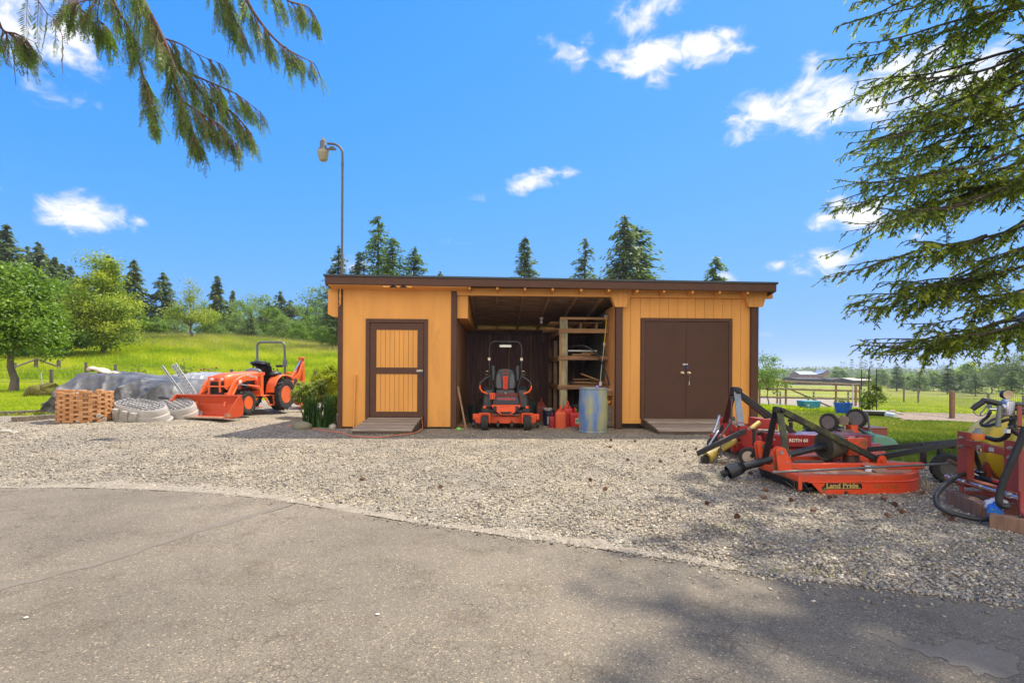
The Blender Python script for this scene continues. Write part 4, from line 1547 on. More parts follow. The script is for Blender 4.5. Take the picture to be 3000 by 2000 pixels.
 for i, (px, yt, Y, lab) in enumerate(ws):
  f, h = at_top(px, yt - (22 if Y > 80 else 0), Y, .3)
  broadleaf(lab, f, h, [(0, 0, .55, .30, .25, .36), (.22, 0, .38, .30, .2, .32), (-.22, 0, .40, .30, .2, .32), (0, 0, .8, .16, .14, .17)], .026 * h + .05, 'bright' if Y < 90 and i != 8 and i % 3 else 'pale', 5200, 'pale trees along the meadow edge', 70 + i, clump=.1, cl=70, tr=.012 * h)


plant_left()


def plant_behind():
 sp = [(992, 720, 58, .20, 'spruce', .8, .1, 'dark spruce rising behind the lamp pole'), (1053, 737, 60, .2, 'spruce', .8, .2, 'short dark spruce right of the lamp pole'),
   (1108, 632, 62, .13, 'cedar', .45, .45, 'tallest thin ragged tree behind the roof near the lamp'), (1150, 694, 58, .17, 'cedar', .55, .05, 'dense green cedar against the thin ragged tree'),
   (1213, 726, 60, .13, 'cedar', .5, .1, 'green cedar just right of the dense one'), (1290, 796, 80, .2, 'spruce', .8, .1, 'tiny conifer tip just above the roof edge'),
   (1537, 694, 62, .15, 'spruce', .75, .05, 'single pointed spruce above the mower bay'), (1714, 697, 62, .2, 'spruce', .8, .35, 'open spruce with gaps above the shelf bay'),
   (1830, 632, 60, .15, 'spruce', .55, .0, 'tallest dark conifer behind the roof, with drooping boughs'), (1868, 662, 62, .14, 'cedar', .45, .2, 'lighter cedar leaning on the tallest dark conifer'),
   (2096, 752, 62, .14, 'cedar', .5, .1, 'small rounded conifer above the right end of the roof')]
 for i, (px, yt, Y, rr, kd, shp, spz, lab) in enumerate(sp):
  f, h = at_top(px, yt, Y, .5)
  conifer(lab, f, h, rr * h * (1.35 if spz < .3 else 1.15), kd, 7000 if spz < .3 else 4200, 100 + i, 'conifers behind the shed', shape=shp, sparse=spz, whorls=44, per=6, droop=.3, L=h * .03, W=h * .010, base=.3, ragged=.3 + .3 * ((i * 7) % 5) / 4, sag=.3 + .5 * (i % 3))


plant_behind()


# ---------------------------------------------------------------- the big fir at the right edge
def big_fir():
 g = np.random.default_rng(5)
 fx, fy = 10.9, 9.6
 t = thing('fir_tree', 'big foreground fir with long drooping boughs reaching in from the right', 'tree', (fx, fy, 0))
 C, Dd, Nn, T, LL, WW = [], [], [], [], [], []
 br = MB()
 Ht = 24.0

 def sprigs(p, d, ln, dens, young):
  """needle shoots around a twig"""
  m = max(2, int(ln * dens))
  s = g.random(m)
  up = np.array([0, 0, 1.0])
  sd = np.cross(d, up)
  sd /= np.linalg.norm(sd) + 1e-6
  sgn = np.where(g.random(m) < .5, -1, 1)
  c = p + d * (s * ln)[:, None] + sd * (sgn * .018)[:, None]
  dd = d * .9 + sd * (sgn * (.35 + .5 * g.random(m)))[:, None] + up * (g.normal(-.12, .3, m))[:, None]
  C.append(c)
  Dd.append(unit(dd))
  Nn.append(unit(up * .8 + g.normal(0, .5, (m, 3))))
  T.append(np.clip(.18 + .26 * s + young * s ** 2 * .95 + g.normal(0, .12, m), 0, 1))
  LL.append(.065 + .065 * g.random(m))
  WW.append(.02 + .016 * g.random(m))

 def bough(z, az, ln, rise, dens=62, r0=.035, o_=(0, 0), sub=2, sdroop=1.0):
  """limb with hanging twigs; it forks into smaller limbs"""
  n = max(6, int(ln * 3.2))
  d0 = np.array([math.cos(az), math.sin(az), 0.0])
  sd = np.array([-math.sin(az), math.cos(az), 0.0])
  pts = []
  bend, ph, wv = g.normal(0, .10), g.random() * 6, .018 * ln
  for i in range(n + 1):
   s = i / n
   q = d0 * ln * s + sd * (bend * ln * s * s + wv * math.sin(s * 7 + ph)) + np.array([o_[0], o_[1], z - (.60 - rise) * ln * s * sdroop + .17 * ln * s ** 2 * sdroop + wv * .9 * math.sin(s * 9 + 2 * ph)])
   pts.append(q)
  br.tube([tuple(q) for q in pts], [r0 * (1 - .9 * i / n) + .003 for i in range(n + 1)], 6, cap=False)
  for i in range(1, n + 1):
   s = i / n
   a = pts[i - 1]
   ad = (pts[i] - a) / np.linalg.norm(pts[i] - a)
   for k in range(2):
    for side in (-1, 1):
     if g.random() < .22:
      continue
     q = a + (pts[i] - a) * (k / 2 + g.random() * .5)
     tl = (.20 + .42 * (1 - s) ** .6) * (.5 + .9 * g.random()) * min(1, ln / 3)
     td = unit(ad * (.55 + .5 * g.random()) + sd * side * (.15 + .7 * g.random()) + np.array([0, 0, g.normal(-.5, .45)]))
     young = 1.0 if g.random() < .4 else .15
     m = 4
     pp = q
     dd = td.copy()
     tw = [tuple(pp)]
     for j in range(m):
      dd = unit(dd + np.array([0, 0, -.04 - .14 * g.random()]) + g.normal(0, .13, 3))
      sprigs(pp, dd, tl / m, dens, young * ((j + .5) / m))
      if tl > .28:
       for s2 in (-1, 1):
        sd2 = unit(np.cross(dd, [0, 0, 1]))
        d3 = unit(dd * .8 + sd2 * s2 * .6 + np.array([0, 0, g.normal(-.15, .35)]) + g.normal(0, .2, 3))
        sprigs(pp + dd * tl / m * .5, d3, tl * .34 * (1.1 - j / m) + .05, dens * .9, young)
      pp = pp + dd * tl / m
      tw.append(tuple(pp))
     br.tube(tw, [.006, .005, .004, .003, .002], 3, cap=False)
  if sub:
   for k in range(sub):
    s = .25 + .5 * g.random()
    p = pts[int(s * n)]
    bough(p[2], az + g.choice([-1, 1]) * R(14 + 26 * g.random()), ln * (1 - s) * (.7 + .35 * g.random()), g.uniform(.1, .5), dens, r0 * (1 - .7 * s), (p[0], p[1]), 0, .9)
  return pts
 # boughs on the camera's and the yard's side
 for z in np.arange(3.6, 12.5, .54):
  for k in range(2 if z < 5 else 3):
   az = R(180 + g.uniform(-55, 70))
   ln = (3.6 + 1.5 * g.random()) * (1 - z / Ht) ** .35
   bough(z + g.uniform(-.25, .25), az, ln, g.uniform(-.02, .16), 35, .03)
 for (z, az, ln, rise) in ((2.5, 181, 4.4, .26), (2.7, 196, 4.0, .24), (2.75, 177, 4.5, .2), (3.4, 190, 4.2, .12), (3.9, 172, 4.6, .12), (4.7, 180, 4.9, .12), (5.4, 187, 5.2, .14), (6.2, 176, 4.9, .10), (7.0, 183, 4.8, .10), (7.9, 179, 4.6, .10), (8.8, 186, 4.9, .1), (9.6, 178, 4.6, .1)):
  bough(z, R(az), ln, rise, 40, .036, sub=3)
 C, Dd, Nn, T, LL, WW = map(np.concatenate, (C, Dd, Nn, T, LL, WW))
 V, Fq = leafquads(C, Dd, Nn, LL, WW)
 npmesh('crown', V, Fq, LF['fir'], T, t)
 print('fir sprigs', len(C))
 # the rest of the crown, mostly out of the picture: it shades the yard
 V, Fq, T2, B = conifer_mesh(np.random.default_rng(8), Ht, 4.7, 3100, .46, .12, whorls=34, per=5, droop=.28, shape=.7, base=.47, sag=.8, sparse=.35)
 npmesh('upper_crown', V, Fq, LF['fir'], T2 * .7, t)
 br.tube([(0, 0, -.2), (0, 0, 2), (.05, 0, 9), (0, 0, Ht)], [.34, .27, .17, .02], 12)
 br.build('trunk', barkd, t)


big_fir()


def cedar_overhead():
 """western red cedar standing left of the camera; limbs hang into the top of the view"""
 g = np.random.default_rng(11)
 t = thing('cedar_tree', 'overhanging cedar with drooping fern like sprays at the top left', 'tree', (-5.6, 2.6, 0))
 O = np.array([-5.6, 2.6, 0])
 C, Dd, Nn, T, LL, WW = [], [], [], [], [], []
 br = MB()

 def frond(p, d, ln, wide, tone):
  """hanging spray: a rib with leaflets in one plane"""
  d = np.array(d, float)
  up = np.array([0, 0, 1.0])
  hv = g.normal(size=3)
  hv[2] *= .3
  sd = unit(np.cross(d, unit(hv)))
  nn = np.cross(d, sd)
  m = int(ln / .014)
  dd = d.copy()
  q = np.array(p, float)
  rib = [tuple(q)]
  for i in range(m):
   s = i / m
   dd = unit(dd + np.array([0, 0, -.035]) + g.normal(0, .03, 3))
   q = q + dd * ln / m
   if i % 4 == 3:
    rib.append(tuple(q))
   w = wide * (1 - s) ** .7 * min(1, .35 + 3 * s) + .012
   for side in (-1, 1):
    l1 = w * (.7 + .5 * g.random())
    ld = unit(dd * .85 + sd * side * .75 + nn * g.normal(0, .2) + np.array([0, 0, -.12]))
    C.append(q + ld * l1 * .5)
    Dd.append(ld)
    Nn.append(unit(nn + g.normal(0, .35, 3)))
    LL.append(l1)
    WW.append(.0052 + .003 * g.random())
    T.append(tone + g.normal(0, .12))
  if len(rib) > 1:
   br.tube(rib, [.0026 * (1 - .7 * i / len(rib)) for i in range(len(rib))], 3, cap=False)

 def limb(pix, depth, nf, ln, wide, r0=.02, side=.16, dens=1.0, start=0.0):
  """a hanging limb whose course is given by points seen in the photograph at a given depth"""
  pts = spline([P(px, py, dy) - Vector(O) for (px, py), dy in zip(pix, depth)], 8)
  n = len(pts)
  br.tube(pts, [r0 * (1 - .86 * i / n) for i in range(n)], 6, cap=False)
  for k in range(nf):
   s = start + (1 - start) * g.random() ** .9
   i = min(int(s * (n - 1)), n - 2)
   p = np.array(pts[i].lerp(pts[i + 1], g.random()))
   ax = np.array((pts[i + 1] - pts[i]).normalized())
   lat = unit(np.cross(ax, [0, 0, 1])) * g.choice([-1, 1])
   # twig out from the limb then a hanging frond
   tl = side * (.3 + g.random()) * (1.1 - .6 * s)
   td = unit(ax * (.4 + .5 * g.random()) + lat * (.2 + .7 * g.random()) + np.array([0, g.normal(0, .4), -.35 - .5 * g.random()]))
   e = p + td * tl
   br.tube([tuple(p), tuple(p + td * tl * .5 + np.array([0, 0, .01])), tuple(e)], [.004, .003, .0022], 3, cap=False)
   tone = .25 + .35 * g.random() + (.35 if g.random() < .18 else 0)
   for f in range(3):
    q = p + td * tl * (.35 + .32 * f)
    fd = unit(np.array([ax[0] * .35 + g.normal(0, .28), g.normal(0, .3), -.9 - .3 * g.random()]) + td * .45)
    frond(q, fd, ln * (.6 + .65 * g.random()) * (1.05 - .35 * s), wide * (.7 + .6 * g.random()), tone)

 limb([(330, -160), (400, 0), (470, 110), (540, 210), (600, 280), (680, 330), (740, 395)], [3.6, 3.7, 3.8, 3.85, 3.9, 3.95, 4.0], 66, .225, .042, .022)
 limb([(360, -120), (430, 20), (490, 140), (520, 260), (550, 350), (575, 410)], [3.5, 3.6, 3.6, 3.65, 3.7, 3.7], 66, .225, .042, .016)
 limb([(300, -130), (330, 0), (380, 90), (410, 190), (440, 290), (455, 350)], [3.7, 3.7, 3.75, 3.8, 3.8, 3.8], 50, .21, .04, .014)
 limb([(470, 110), (530, 130), (580, 160), (640, 185)], [3.8, 3.8, 3.85, 3.9], 16, .18, .035, .007)
 limb([(520, 200), (600, 235), (690, 275), (765, 330)], [3.9, 3.9, 3.95, 4.0], 34, .19, .036, .009)
 limb([(540, 300), (600, 340), (650, 370), (690, 420)], [3.75, 3.8, 3.8, 3.85], 34, .2, .036, .009)
 limb([(150, -120), (215, -20), (240, 30), (290, 60), (310, 80)], [3.7, 3.7, 3.7, 3.75, 3.8], 26, .2, .04, .010)
 limb([(380, -100), (300, -10), (240, 5), (190, 40)], [3.7, 3.6, 3.6, 3.6], 16, .18, .04, .008, start=.35)
 # second group right of it
 limb([(600, -200), (690, -60), (745, 40), (800, 110), (850, 150), (920, 185)], [3.9, 3.95, 4.0, 4.05, 4.1, 4.1], 44, .24, .04, .018)
 limb([(700, -160), (780, -60), (840, 0), (900, 20), (925, 50)], [4.0, 4.05, 4.1, 4.1, 4.15], 26, .2, .038, .013)
 limb([(560, -170), (630, -60), (660, 0), (690, 60), (720, 110)], [3.9, 3.9, 3.95, 4.0, 4.0], 30, .24, .04, .013)
 # separate fern shaped sprays in front of the cloud
 limb([(-120, -60), (-20, 40), (10, 90), (50, 100), (85, 130)], [3.2, 3.2, 3.25, 3.3, 3.3], 28, .17, .038, .011)
 for (px, py, y2, w) in ((80, -5, 118, .075), (112, 0, 140, .06), (138, 40, 152, .05), (160, 60, 160, .045), (182, 105, 225, .04)):
  p = np.array(P(px, py, 3.25) - Vector(O))
  ln = float(P(px, py, 3.25).z - P(px, y2, 3.25).z)
  frond(p, unit(np.array([.06, 0, -1.0])), ln, w, .2)
 br.tube([tuple(P(a, b, 3.25) - Vector(O)) for a, b in ((60, -60), (80, -5), (112, 2), (138, 40), (165, 62), (182, 105))], [.008, .006, .004, .003, .003, .002], 5, cap=False)
 C, Dd, Nn = np.array(C), np.array(Dd), np.array(Nn)
 V, Fq = leafquads(C, Dd, Nn, np.array(LL), np.array(WW))
 npmesh('crown', V, Fq, LF['frond'], np.clip(T, 0, 1), t)
 print('cedar leaflets', len(C))
 # trunk and the limbs that carry the sprays
 for (px, py, dy) in ((330, -160, 3.6), (360, -120, 3.5), (300, -130, 3.7), (150, -120, 3.7), (600, -200, 3.9), (700, -160, 4.0), (560, -170, 3.9), (-120, -60, 3.2), (380, -100, 3.7)):
  e = P(px, py, dy) - Vector(O)
  z0 = e.z + .9
  br.tube([(0, 0, z0), (e.x * .5, e.y * .5, z0 - .05), (e.x * .9, e.y * .9, e.z + .3), tuple(e)], [.06, .045, .03, .02], 7, cap=False)
 br.tube([(0, 0, -.2), (0, 0, 1), (0, 0, 5), (0, 0, 12)], [.5, .4, .3, .05], 12)
 br.build('trunk', M('red cedar bark', (.16, .09, .06), .9, .3, 5, .8, 20, stretch=(1, 1, .15)), t)


cedar_overhead()
# ---------------------------------------------------------------- machines: shared materials and wheels
orange = M('tractor orange paint', (.75, .125, .022), .38, .08, 4, .05, 60, coat=.25, dirt=(.42, .1, .03), damt=.16, dscale=5)
orangew = M('worn orange paint', (.62, .075, .018), .5, .1, 5, .08, 60, dirt=(.22, .12, .06), damt=.42, dscale=5)
redp = M('mower red paint', (.30, .022, .016), .38, .12, 5, .05, 50, coat=.3, dirt=(.16, .06, .04), damt=.22, dscale=6)
frame_red = M('rusty red paint', (.26, .046, .033), .5, .15, 5, .1, 50, dirt=(.2, .08, .045), damt=.35, dscale=6)
black = M('black paint', (.014, .014, .015), .42, .25, 6, dirt=(.06, .05, .04), damt=.2, dscale=9)
blackp = M('black plastic', (.022, .022, .024), .5, .2, 8)
rubber = M('tyre rubber', (.026, .025, .024), .85, .25, 14, .3, 60, dirt=(.09, .08, .065), damt=.35, dscale=7)
steel = M('bare steel', (.42, .41, .39), .35, .2, 20, metal=.9, dirt=(.2, .13, .08), damt=.3, dscale=14)
chrome = M('bright rod', (.7, .7, .7), .15, .05, 20, metal=1)
greyp = M('grey paint', (.12, .125, .135), .45, .12, 8)
white = M('white lettering', (.75, .73, .7), .5, .05)
hose = M('black hose', (.02, .02, .021), .55, .2, 14)


def tyre(parent, x, y, z, r, w, rim_r, lugs=0, name='wheel', rimmat=None, lug_h=.03, tread=True, tilt=None, rz=0.0):
 """wheel > tyre, rim, turning about the x axis"""
 e = bpy.data.objects.new(name, None)
 col.objects.link(e)
 e.parent = parent
 e.location = (x, y, z)
 e.rotation_euler = tilt or (0, 0, rz)
 RX = Matrix.Rotation(R(90), 4, 'Y')
 b = MB()
 h = w / 2
 prof = [(rim_r, -h * .8), (rim_r + (r - rim_r) * .45, -h), (r - .18 * (r - rim_r), -h * .96), (r - .01, -h * .75), (r, -h * .35), (r, h * .35), (r - .01, h * .75), (r - .18 * (r - rim_r), h * .96), (rim_r + (r - rim_r) * .45, h), (rim_r, h * .8)]
 b.lathe(prof, 40, RX)
 for i in range(lugs):
  a = 2 * math.pi * i / lugs
  for s in (-1, 1):
   a2 = a + (math.pi / lugs if s > 0 else 0)
   dv = 2.1 * math.pi / lugs
   pts = []
   for k in range(5):
    t = k / 4
    aa = a2 + dv * (t - .2)
    xx = s * h * (1.0 - .98 * (1 - t) ** 1.0 if False else (.04 + .96 * t))
    rr = r - .004 if t < .8 else r - .035 * (t - .8) / .2
    pts.append((xx, aa, rr))
   lw = .26 * 2 * math.pi / lugs
   vs, fs = [], []
   for (xx, aa, rr) in pts:
    for (da, dr) in ((-lw / 2, -.02), (-lw / 2.6, lug_h), (lw / 2.6, lug_h), (lw / 2, -.02)):
     vs.append((xx, (rr + dr) * math.sin(aa + da), (rr + dr) * math.cos(aa + da)))
   for k in range(4):
    for j in range(3):
     f = (4 * k + j, 4 * k + j + 1, 4 * k + 5 + j, 4 * k + 4 + j)
     fs.append(f)
   fs.append((16, 17, 18, 19))
   fs.append((3, 2, 1, 0))
   b.add(vs, fs)
 b.build('tyre', rubber, e, smooth=40)
 m = MB()
 for s in (1, -1):
  m.lathe([(rim_r * 1.03, s * h * .82), (rim_r * .96, s * h * .86), (rim_r * .9, s * h * .55), (rim_r * .62, s * h * .25), (rim_r * .38, s * h * .3), (rim_r * .34, s * h * .5), (0, s * h * .5)], 28, RX)
  for k in range(5):
   a = 2 * math.pi * k / 5
   c = (s * h * .3, rim_r * .5 * math.cos(a), rim_r * .5 * math.sin(a))
   m.cyl(c, (s * h * .4, c[1], c[2]), rim_r * .06, 6)
 m.build('rim', rimmat or orange, e, smooth=30)
 return e


# ---------------------------------------------------------------- compact tractor with loader and backhoe
def tractor():
 px_front = G(735, 1222)
 phi = R(-9)
 ax, ay = math.cos(phi), math.sin(phi)
 # origin: ground under the rear axle; local x to the right of the picture, local y to the rear
 fx, fy = P(735, 1222, 12.35).x, 12.35
 ox = fx - .50 * ax + 1.52 * (-ay)
 oy = fy - .50 * ay + 1.52 * ax
 ox -= .16
 T = thing('compact_tractor', 'orange compact tractor with front loader bucket, roll bar and backhoe', 'tractor', (ox, oy, .19), phi)
 for s in (-1, 1):
  tyre(T, s * .52, 0, .43, .43, .33, .24, 15, lug_h=.035)
  tyre(T, s * .50, -1.52, .285, .285, .22, .165, 13, lug_h=.026)
 b = MB()      # chassis, engine, axles
 b.box(-.17, .17, -1.75, .25, .36, .62)
 b.box(-.24, .24, -.35, .3, .4, .8)
 b.tube([(-.45, 0, .43), (.45, 0, .43)], .09, 10)
 b.tube([(-.42, -1.52, .29), (.42, -1.52, .29)], .07, 10)
 b.box(-.2, .2, -1.6, -.75, .55, .78)
 for k in range(9):
  z = .5 + .05 * (k % 4)
  b.tube([(.2 + .012 * k, -.78 + .06 * k, z), (.23, -.5 + .03 * k, z + .05), (.26, -.25, .6 + .02 * k)], .012, 5)
 b.build('chassis', black, T, bevel=.01)
 b = MB()      # hood, tapering to the front, rounded top
 secs = [(-1.9, .21, .66, .93), (-1.86, .235, .62, .99), (-1.6, .25, .62, 1.045), (-1.1, .265, .64, 1.075), (-.62, .275, .66, 1.09)]
 vs, fs = [], []
 nn = 13
 for (y, w, z0, z1) in secs:
  for j in range(nn):
   t = j / (nn - 1)
   a = math.pi * t
   xx = -w * math.copysign(abs(math.cos(a)) ** .45, math.cos(a))
   zz = z0 + (z1 - z0) * (abs(math.sin(a)) ** .5)
   vs.append((xx, y, zz))
 for i in range(len(secs) - 1):
  for j in range(nn - 1):
   fs.append((i * nn + j, i * nn + j + 1, (i + 1) * nn + j + 1, (i + 1) * nn + j))
 fs.append(tuple(range(nn))[::-1])
 fs.append(tuple((len(secs) - 1) * nn + j for j in range(nn)))
 b.add(vs, [f[::-1] for f in fs])
 hood = b.build('hood', orange, T, smooth=50)
 b = MB()      # nose cap above the grille
 b.box(-.205, .205, -1.925, -1.88, .84, .93)
 b.build('nose_panel', orange, hood, bevel=.015, seg=3)
 for s in (-1, 1):
  b = MB()
  b.ball((s * .135, -1.925, .885), (.062, .016, .038), 14, 8)
  b.build('headlight', M('headlight glass', (.75, .76, .78), .12, .1), T)
 b = MB()
 b.box(-.185, .185, -1.915, -1.88, .5, .825)
 for k in range(14):
  b.box(-.175 + .026 * k, -.168 + .026 * k, -1.922, -1.914, .52, .81)
 b.build('grille', black, T)
 b = MB()
 b.plate([(-.045, .86), (.045, .86), (.03, .91), (-.03, .91)], 'y', -1.936, -1.924)
 b.build('emblem', M('red emblem', (.55, .03, .02), .35), T)
 for s in (-1, 1):     # side screens of the engine bay
  b = MB()
  b.box(s * .262, s * .272, -1.35, -.85, .64, .84)
  b.build('side_screen', M('dark screen', (.03, .03, .03), .7), T)
 b = MB()      # front guard of the loader
 for s in (-1, 1):
  b.bar((s * .15, -1.99, .56), (s * .15, -2.01, .95), .022, .05, up=(1, 0, 0))
 b.bar((-.34, -1.99, .71), (.34, -1.99, .71), .04, .035)
 b.bar((-.15, -2.01, .94), (-.15, -1.88, .95), .02, .03)
 b.bar((.15, -2.01, .94), (.15, -1.88, .95), .02, .03)
 b.build('grille_guard', orange, T, bevel=.004)
 b = MB()
 b.ball((0, -.52, 1.06), (.25, .13, .12), 16, 10)
 b.box(-.2, .2, -.56, -.4, .65, 1.06)
 b.build('dash_cowl', greyp, T, bevel=.02)
 b = MB()
 b.tube([(0, -.46, 1.0), (0, -.30, 1.2)], .02, 8)
 MW = Matrix.Translation((0, -.30, 1.2)) @ Matrix.Rotation(R(38), 4, 'X')
 ring = [MW @ Vector((.175 * math.cos(2 * math.pi * k / 24), .175 * math.sin(2 * math.pi * k / 24), 0)) for k in range(24)]
 b.tube(ring, .014, 8, closed=True)
 for k in (0, 8, 16):
  b.tube([MW @ Vector((0, 0, 0)), ring[k]], .009, 6)
 b.build('steering_wheel', blackp, T)
 # seat tipped forward
 b = MB()
 prof = [(-.02, .80), (-.07, .92), (-.09, 1.08), (-.12, 1.22), (-.2, 1.32), (-.3, 1.375), (-.40, 1.37)]
 vs, fs = [], []
 for side, off in ((0, 0), (1, .07)):
  for i, (y, z) in enumerate(prof):
   w = [.2, .25, .26, .25, .25, .235, .2][i]
   for j in range(7):
    t = -1 + 2 * j / 6
    dy = off * (1 if i < 4 else .3) + .03 * t * t
    dz = off * (0 if i < 4 else -.8) - .03 * t * t * (i > 3)
    vs.append((w * t, y + dy - off, z + dz))
 n1 = len(prof) * 7
 for side in (0, 1):
  for i in range(len(prof) - 1):
   for j in range(6):
    a = side * n1 + i * 7 + j
    f = (a, a + 1, a + 8, a + 7)
    fs.append(f if side == 0 else f[::-1])
 for i in range(len(prof) - 1):
  for j in (0, 6):
   a = i * 7 + j
   fs.append((a, a + 7, a + 7 + n1, a + n1) if j == 6 else (a + n1, a + 7 + n1, a + 7, a))
 for i in (0, len(prof) - 1):
  for j in range(6):
   a = i * 7 + j
   fs.append((a, a + n1, a + n1 + 1, a + 1) if i else (a + 1, a + n1 + 1, a + n1, a))
 b.add(vs, fs)
 b.build('seat', M('black seat vinyl', (.02, .02, .021), .4, .2, 8), T, smooth=50)
 # fenders
 for s in (-1, 1):
  b = MB()
  pts = [(-.52, .50), (-.47, .72), (-.36, .88), (-.18, .98), (.05, 1.0), (.28, .95), (.42, .86), (.42, .82), (.27, .91), (.05, .955), (-.16, .935), (-.33, .84), (-.43, .70), (-.48, .50)]
  b.plate(pts, 'x', s * .36, s * .62)
  b.plate([(-.5, .45), (-.45, .72), (-.34, .87), (-.18, .96), (.05, .98), (.27, .92), (.3, .5)], 'x', s * .34, s * .36)
  f = b.build('fender', orange, T, bevel=.008)
  b = MB()
  b.box(s * .622, s * .628, -.505, -.44, .52, .68)
  b.build('warning_label', black, f)
  b = MB()
  b.ball((s * .40, -.12, 1.0), (.13, .22, .10), 14, 8)
  b.build('console', blackp, T)
  # steps
  b = MB()
  b.box(s * .28, s * .55, -1.0, -.42, .42, .445)
  b.bar((s * .54, -.98, .44), (s * .54, -.98, .62), .03, .05)
  b.bar((s * .54, -.98, .62), (s * .3, -1.0, .66), .03, .05)
  b.bar((s * .56, -.86, .43), (s * .56, -.62, .17), .03, .045)
  b.bar((s * .56, -.62, .17), (s * .56, -.42, .17), .03, .045)
  b.bar((s * .56, -.42, .17), (s * .56, -.46, .44), .03, .045)
  b.build('step', orange, T, bevel=.005)
 b = MB()
 for (x, y, hgt_) in ((.34, -.2, .28), (.43, -.16, .12), (.47, -.05, .1)):
  b.tube([(x, y, 1.03), (x - .05, y - .03, 1.03 + hgt_)], .008, 6)
  b.ball((x - .05, y - .03, 1.04 + hgt_), .022, 8, 6)
 b.build('lever', blackp, T)
 # roll bar
 b = MB()
 w = .44
 y0, z1 = .26, 1.93
 rr = .13
 path = [(-w, y0, .75), (-w, y0, 1.3), (-w + .005, y0 - .02, z1 - rr)] + [(-w + rr + rr * math.cos(R(a)), y0 - .02, z1 - rr + rr * math.sin(R(a))) for a in (165, 145, 125, 105, 90)] + \
   [(w - rr + rr * math.cos(R(a)), y0 - .02, z1 - rr + rr * math.sin(R(a))) for a in (90, 75, 55, 35, 15)] + [(w - .005, y0 - .02, z1 - rr), (w, y0, 1.3), (w, y0, .75)]
 b.tube(path, .032, 8)
 for s in (-1, 1):
  b.box(s * w - .045, s * w + .045, y0 - .05, y0 + .05, 1.22, 1.42)
  b.cyl((s * w - .07, y0, 1.38), (s * w + .07, y0, 1.38), .016, 8)
 b.build('roll_bar', greyp, T, bevel=.004)
 for s in (1,):
  b = MB()
  b.box(s * .33 - .13, s * .33 + .06, y0 - .09, y0 - .02, 1.20, 1.27)
  b.build('work_light', blackp, T, bevel=.015)
 for s in (-1, 1):
  b = MB()
  b.box(s * .5 - .09, s * .5 + .09, .28, .34, 1.0, 1.07)
  b.build('turn_signal', M('amber lens', (.8, .22, .01), .2), T, bevel=.01)
 # loader
 for s in (-1, 1):
  b = MB()
  x0, x1 = s * .36, s * .42
  b.plate([(-.72, 1.06), (-.62, 1.06), (-.62, .98), (-1.2, .90), (-1.62, .76), (-1.80, .58), (-2.02, .22), (-2.14, .22), (-2.13, .34), (-1.93, .68), (-1.80, .86), (-1.6, .95), (-1.2, 1.02)], 'x', x0, x1)
  lo = b.build('loader_arm', orange, T, bevel=.008)
  b = MB()
  b.box(s * .345, s * .435, -.82, -.70, .45, 1.06)
  b.box(s * .1, s * .43, -.84, -.68, .44, .56)
  b.build('loader_post', orange, T, bevel=.008)
  b = MB()
  b.mat(0).tube([(s * .39, -.78, .66), (s * .39, -1.3, .72)], .032, 10)
  b.mat(1).tube([(s * .39, -1.3, .72), (s * .39, -1.62, .76)], .017, 8)
  b.mat(0).tube([(s * .46, -1.72, .78), (s * .46, -1.95, .5)], .03, 10)
  b.mat(1).tube([(s * .46, -1.95, .5), (s * .46, -2.08, .33)], .016, 8)
  b.build('hydraulic_cylinder', [orange, chrome], lo)
  b = MB()
  b.tube(spline([(s * .43, -1.72, .82), (s * .5, -1.8, .7), (s * .47, -1.86, .58), (s * .41, -1.85, .52)], 6), .012, 6)
  b.tube(spline([(s * .34, -1.74, .80), (s * .28, -1.86, .66), (s * .33, -1.93, .5)], 6), .012, 6)
  b.build('hydraulic_hose', hose, lo)
  b = MB()
  b.box(s * .421, s * .4225, -1.66, -1.57, .79, .87)
  b.build('white_sticker', white, lo)
  if s > 0:
   lettering('KUBOTA', .085, white, lo, (.424, -1.16, .955), (R(90), R(8.5), R(90)), sx=1.15)
 b = MB()      # cross tube
 b.tube([(-.4, -1.86, .52), (.4, -1.86, .52)], .035, 10)
 b.build('cross_tube', orange, T)
 # bucket
 bw = .86
 b = MB()
 back = [(-2.16, .50), (-2.10, .30), (-2.12, .10), (-2.22, .02), (-2.66, .0)]
 th = .012
 for i in range(len(back) - 1):
  (y0, z0), (y1, z1) = back[i], back[i + 1]
  d = Vector((0, y1 - y0, z1 - z0)).normalized()
  nrm = Vector((0, d.z, -d.y)) * th
  b.add([(-bw, y0, z0), (bw, y0, z0), (bw, y1, z1), (-bw, y1, z1), (-bw, y0 + nrm.y, z0 + nrm.z), (bw, y0 + nrm.y, z0 + nrm.z), (bw, y1 + nrm.y, z1 + nrm.z), (-bw, y1 + nrm.y, z1 + nrm.z)],
    [(0, 1, 2, 3), (7, 6, 5, 4), (0, 4, 5, 1), (1, 5, 6, 2), (2, 6, 7, 3), (3, 7, 4, 0)])
 b.box(-bw, bw, -2.20, -2.12, .475, .515)
 for s in (-1, 1):
  b.plate([(-2.18, .52), (-2.09, .3), (-2.10, .06), (-2.2, -.005), (-2.72, -.012), (-2.70, .06), (-2.26, .50)], 'x', s * bw, s * (bw + .018))
 bk = b.build('bucket', M('shaded bucket orange', (.50, .06, .013), .5, .1, 4, .05, 50, dirt=(.36, .09, .04), damt=.3, dscale=4), T, bevel=.002)  # tractor orange darkened to hold the shade inside the bucket
 b = MB()
 pts = [(-bw - .1, -2.66)]
 n = 13
 for i in range(n):
  x = -bw + 2 * bw * i / (n - 1)
  pts.append((x, -2.74 if i % 2 else -2.715))
 pts += [(bw + .02, -2.66), (bw, -2.6), (-bw, -2.6)]
 b.plate(pts, 'z', -.012, .02)
 b.box(-bw - .12, -bw + .04, -2.74, -2.6, .0, .075)
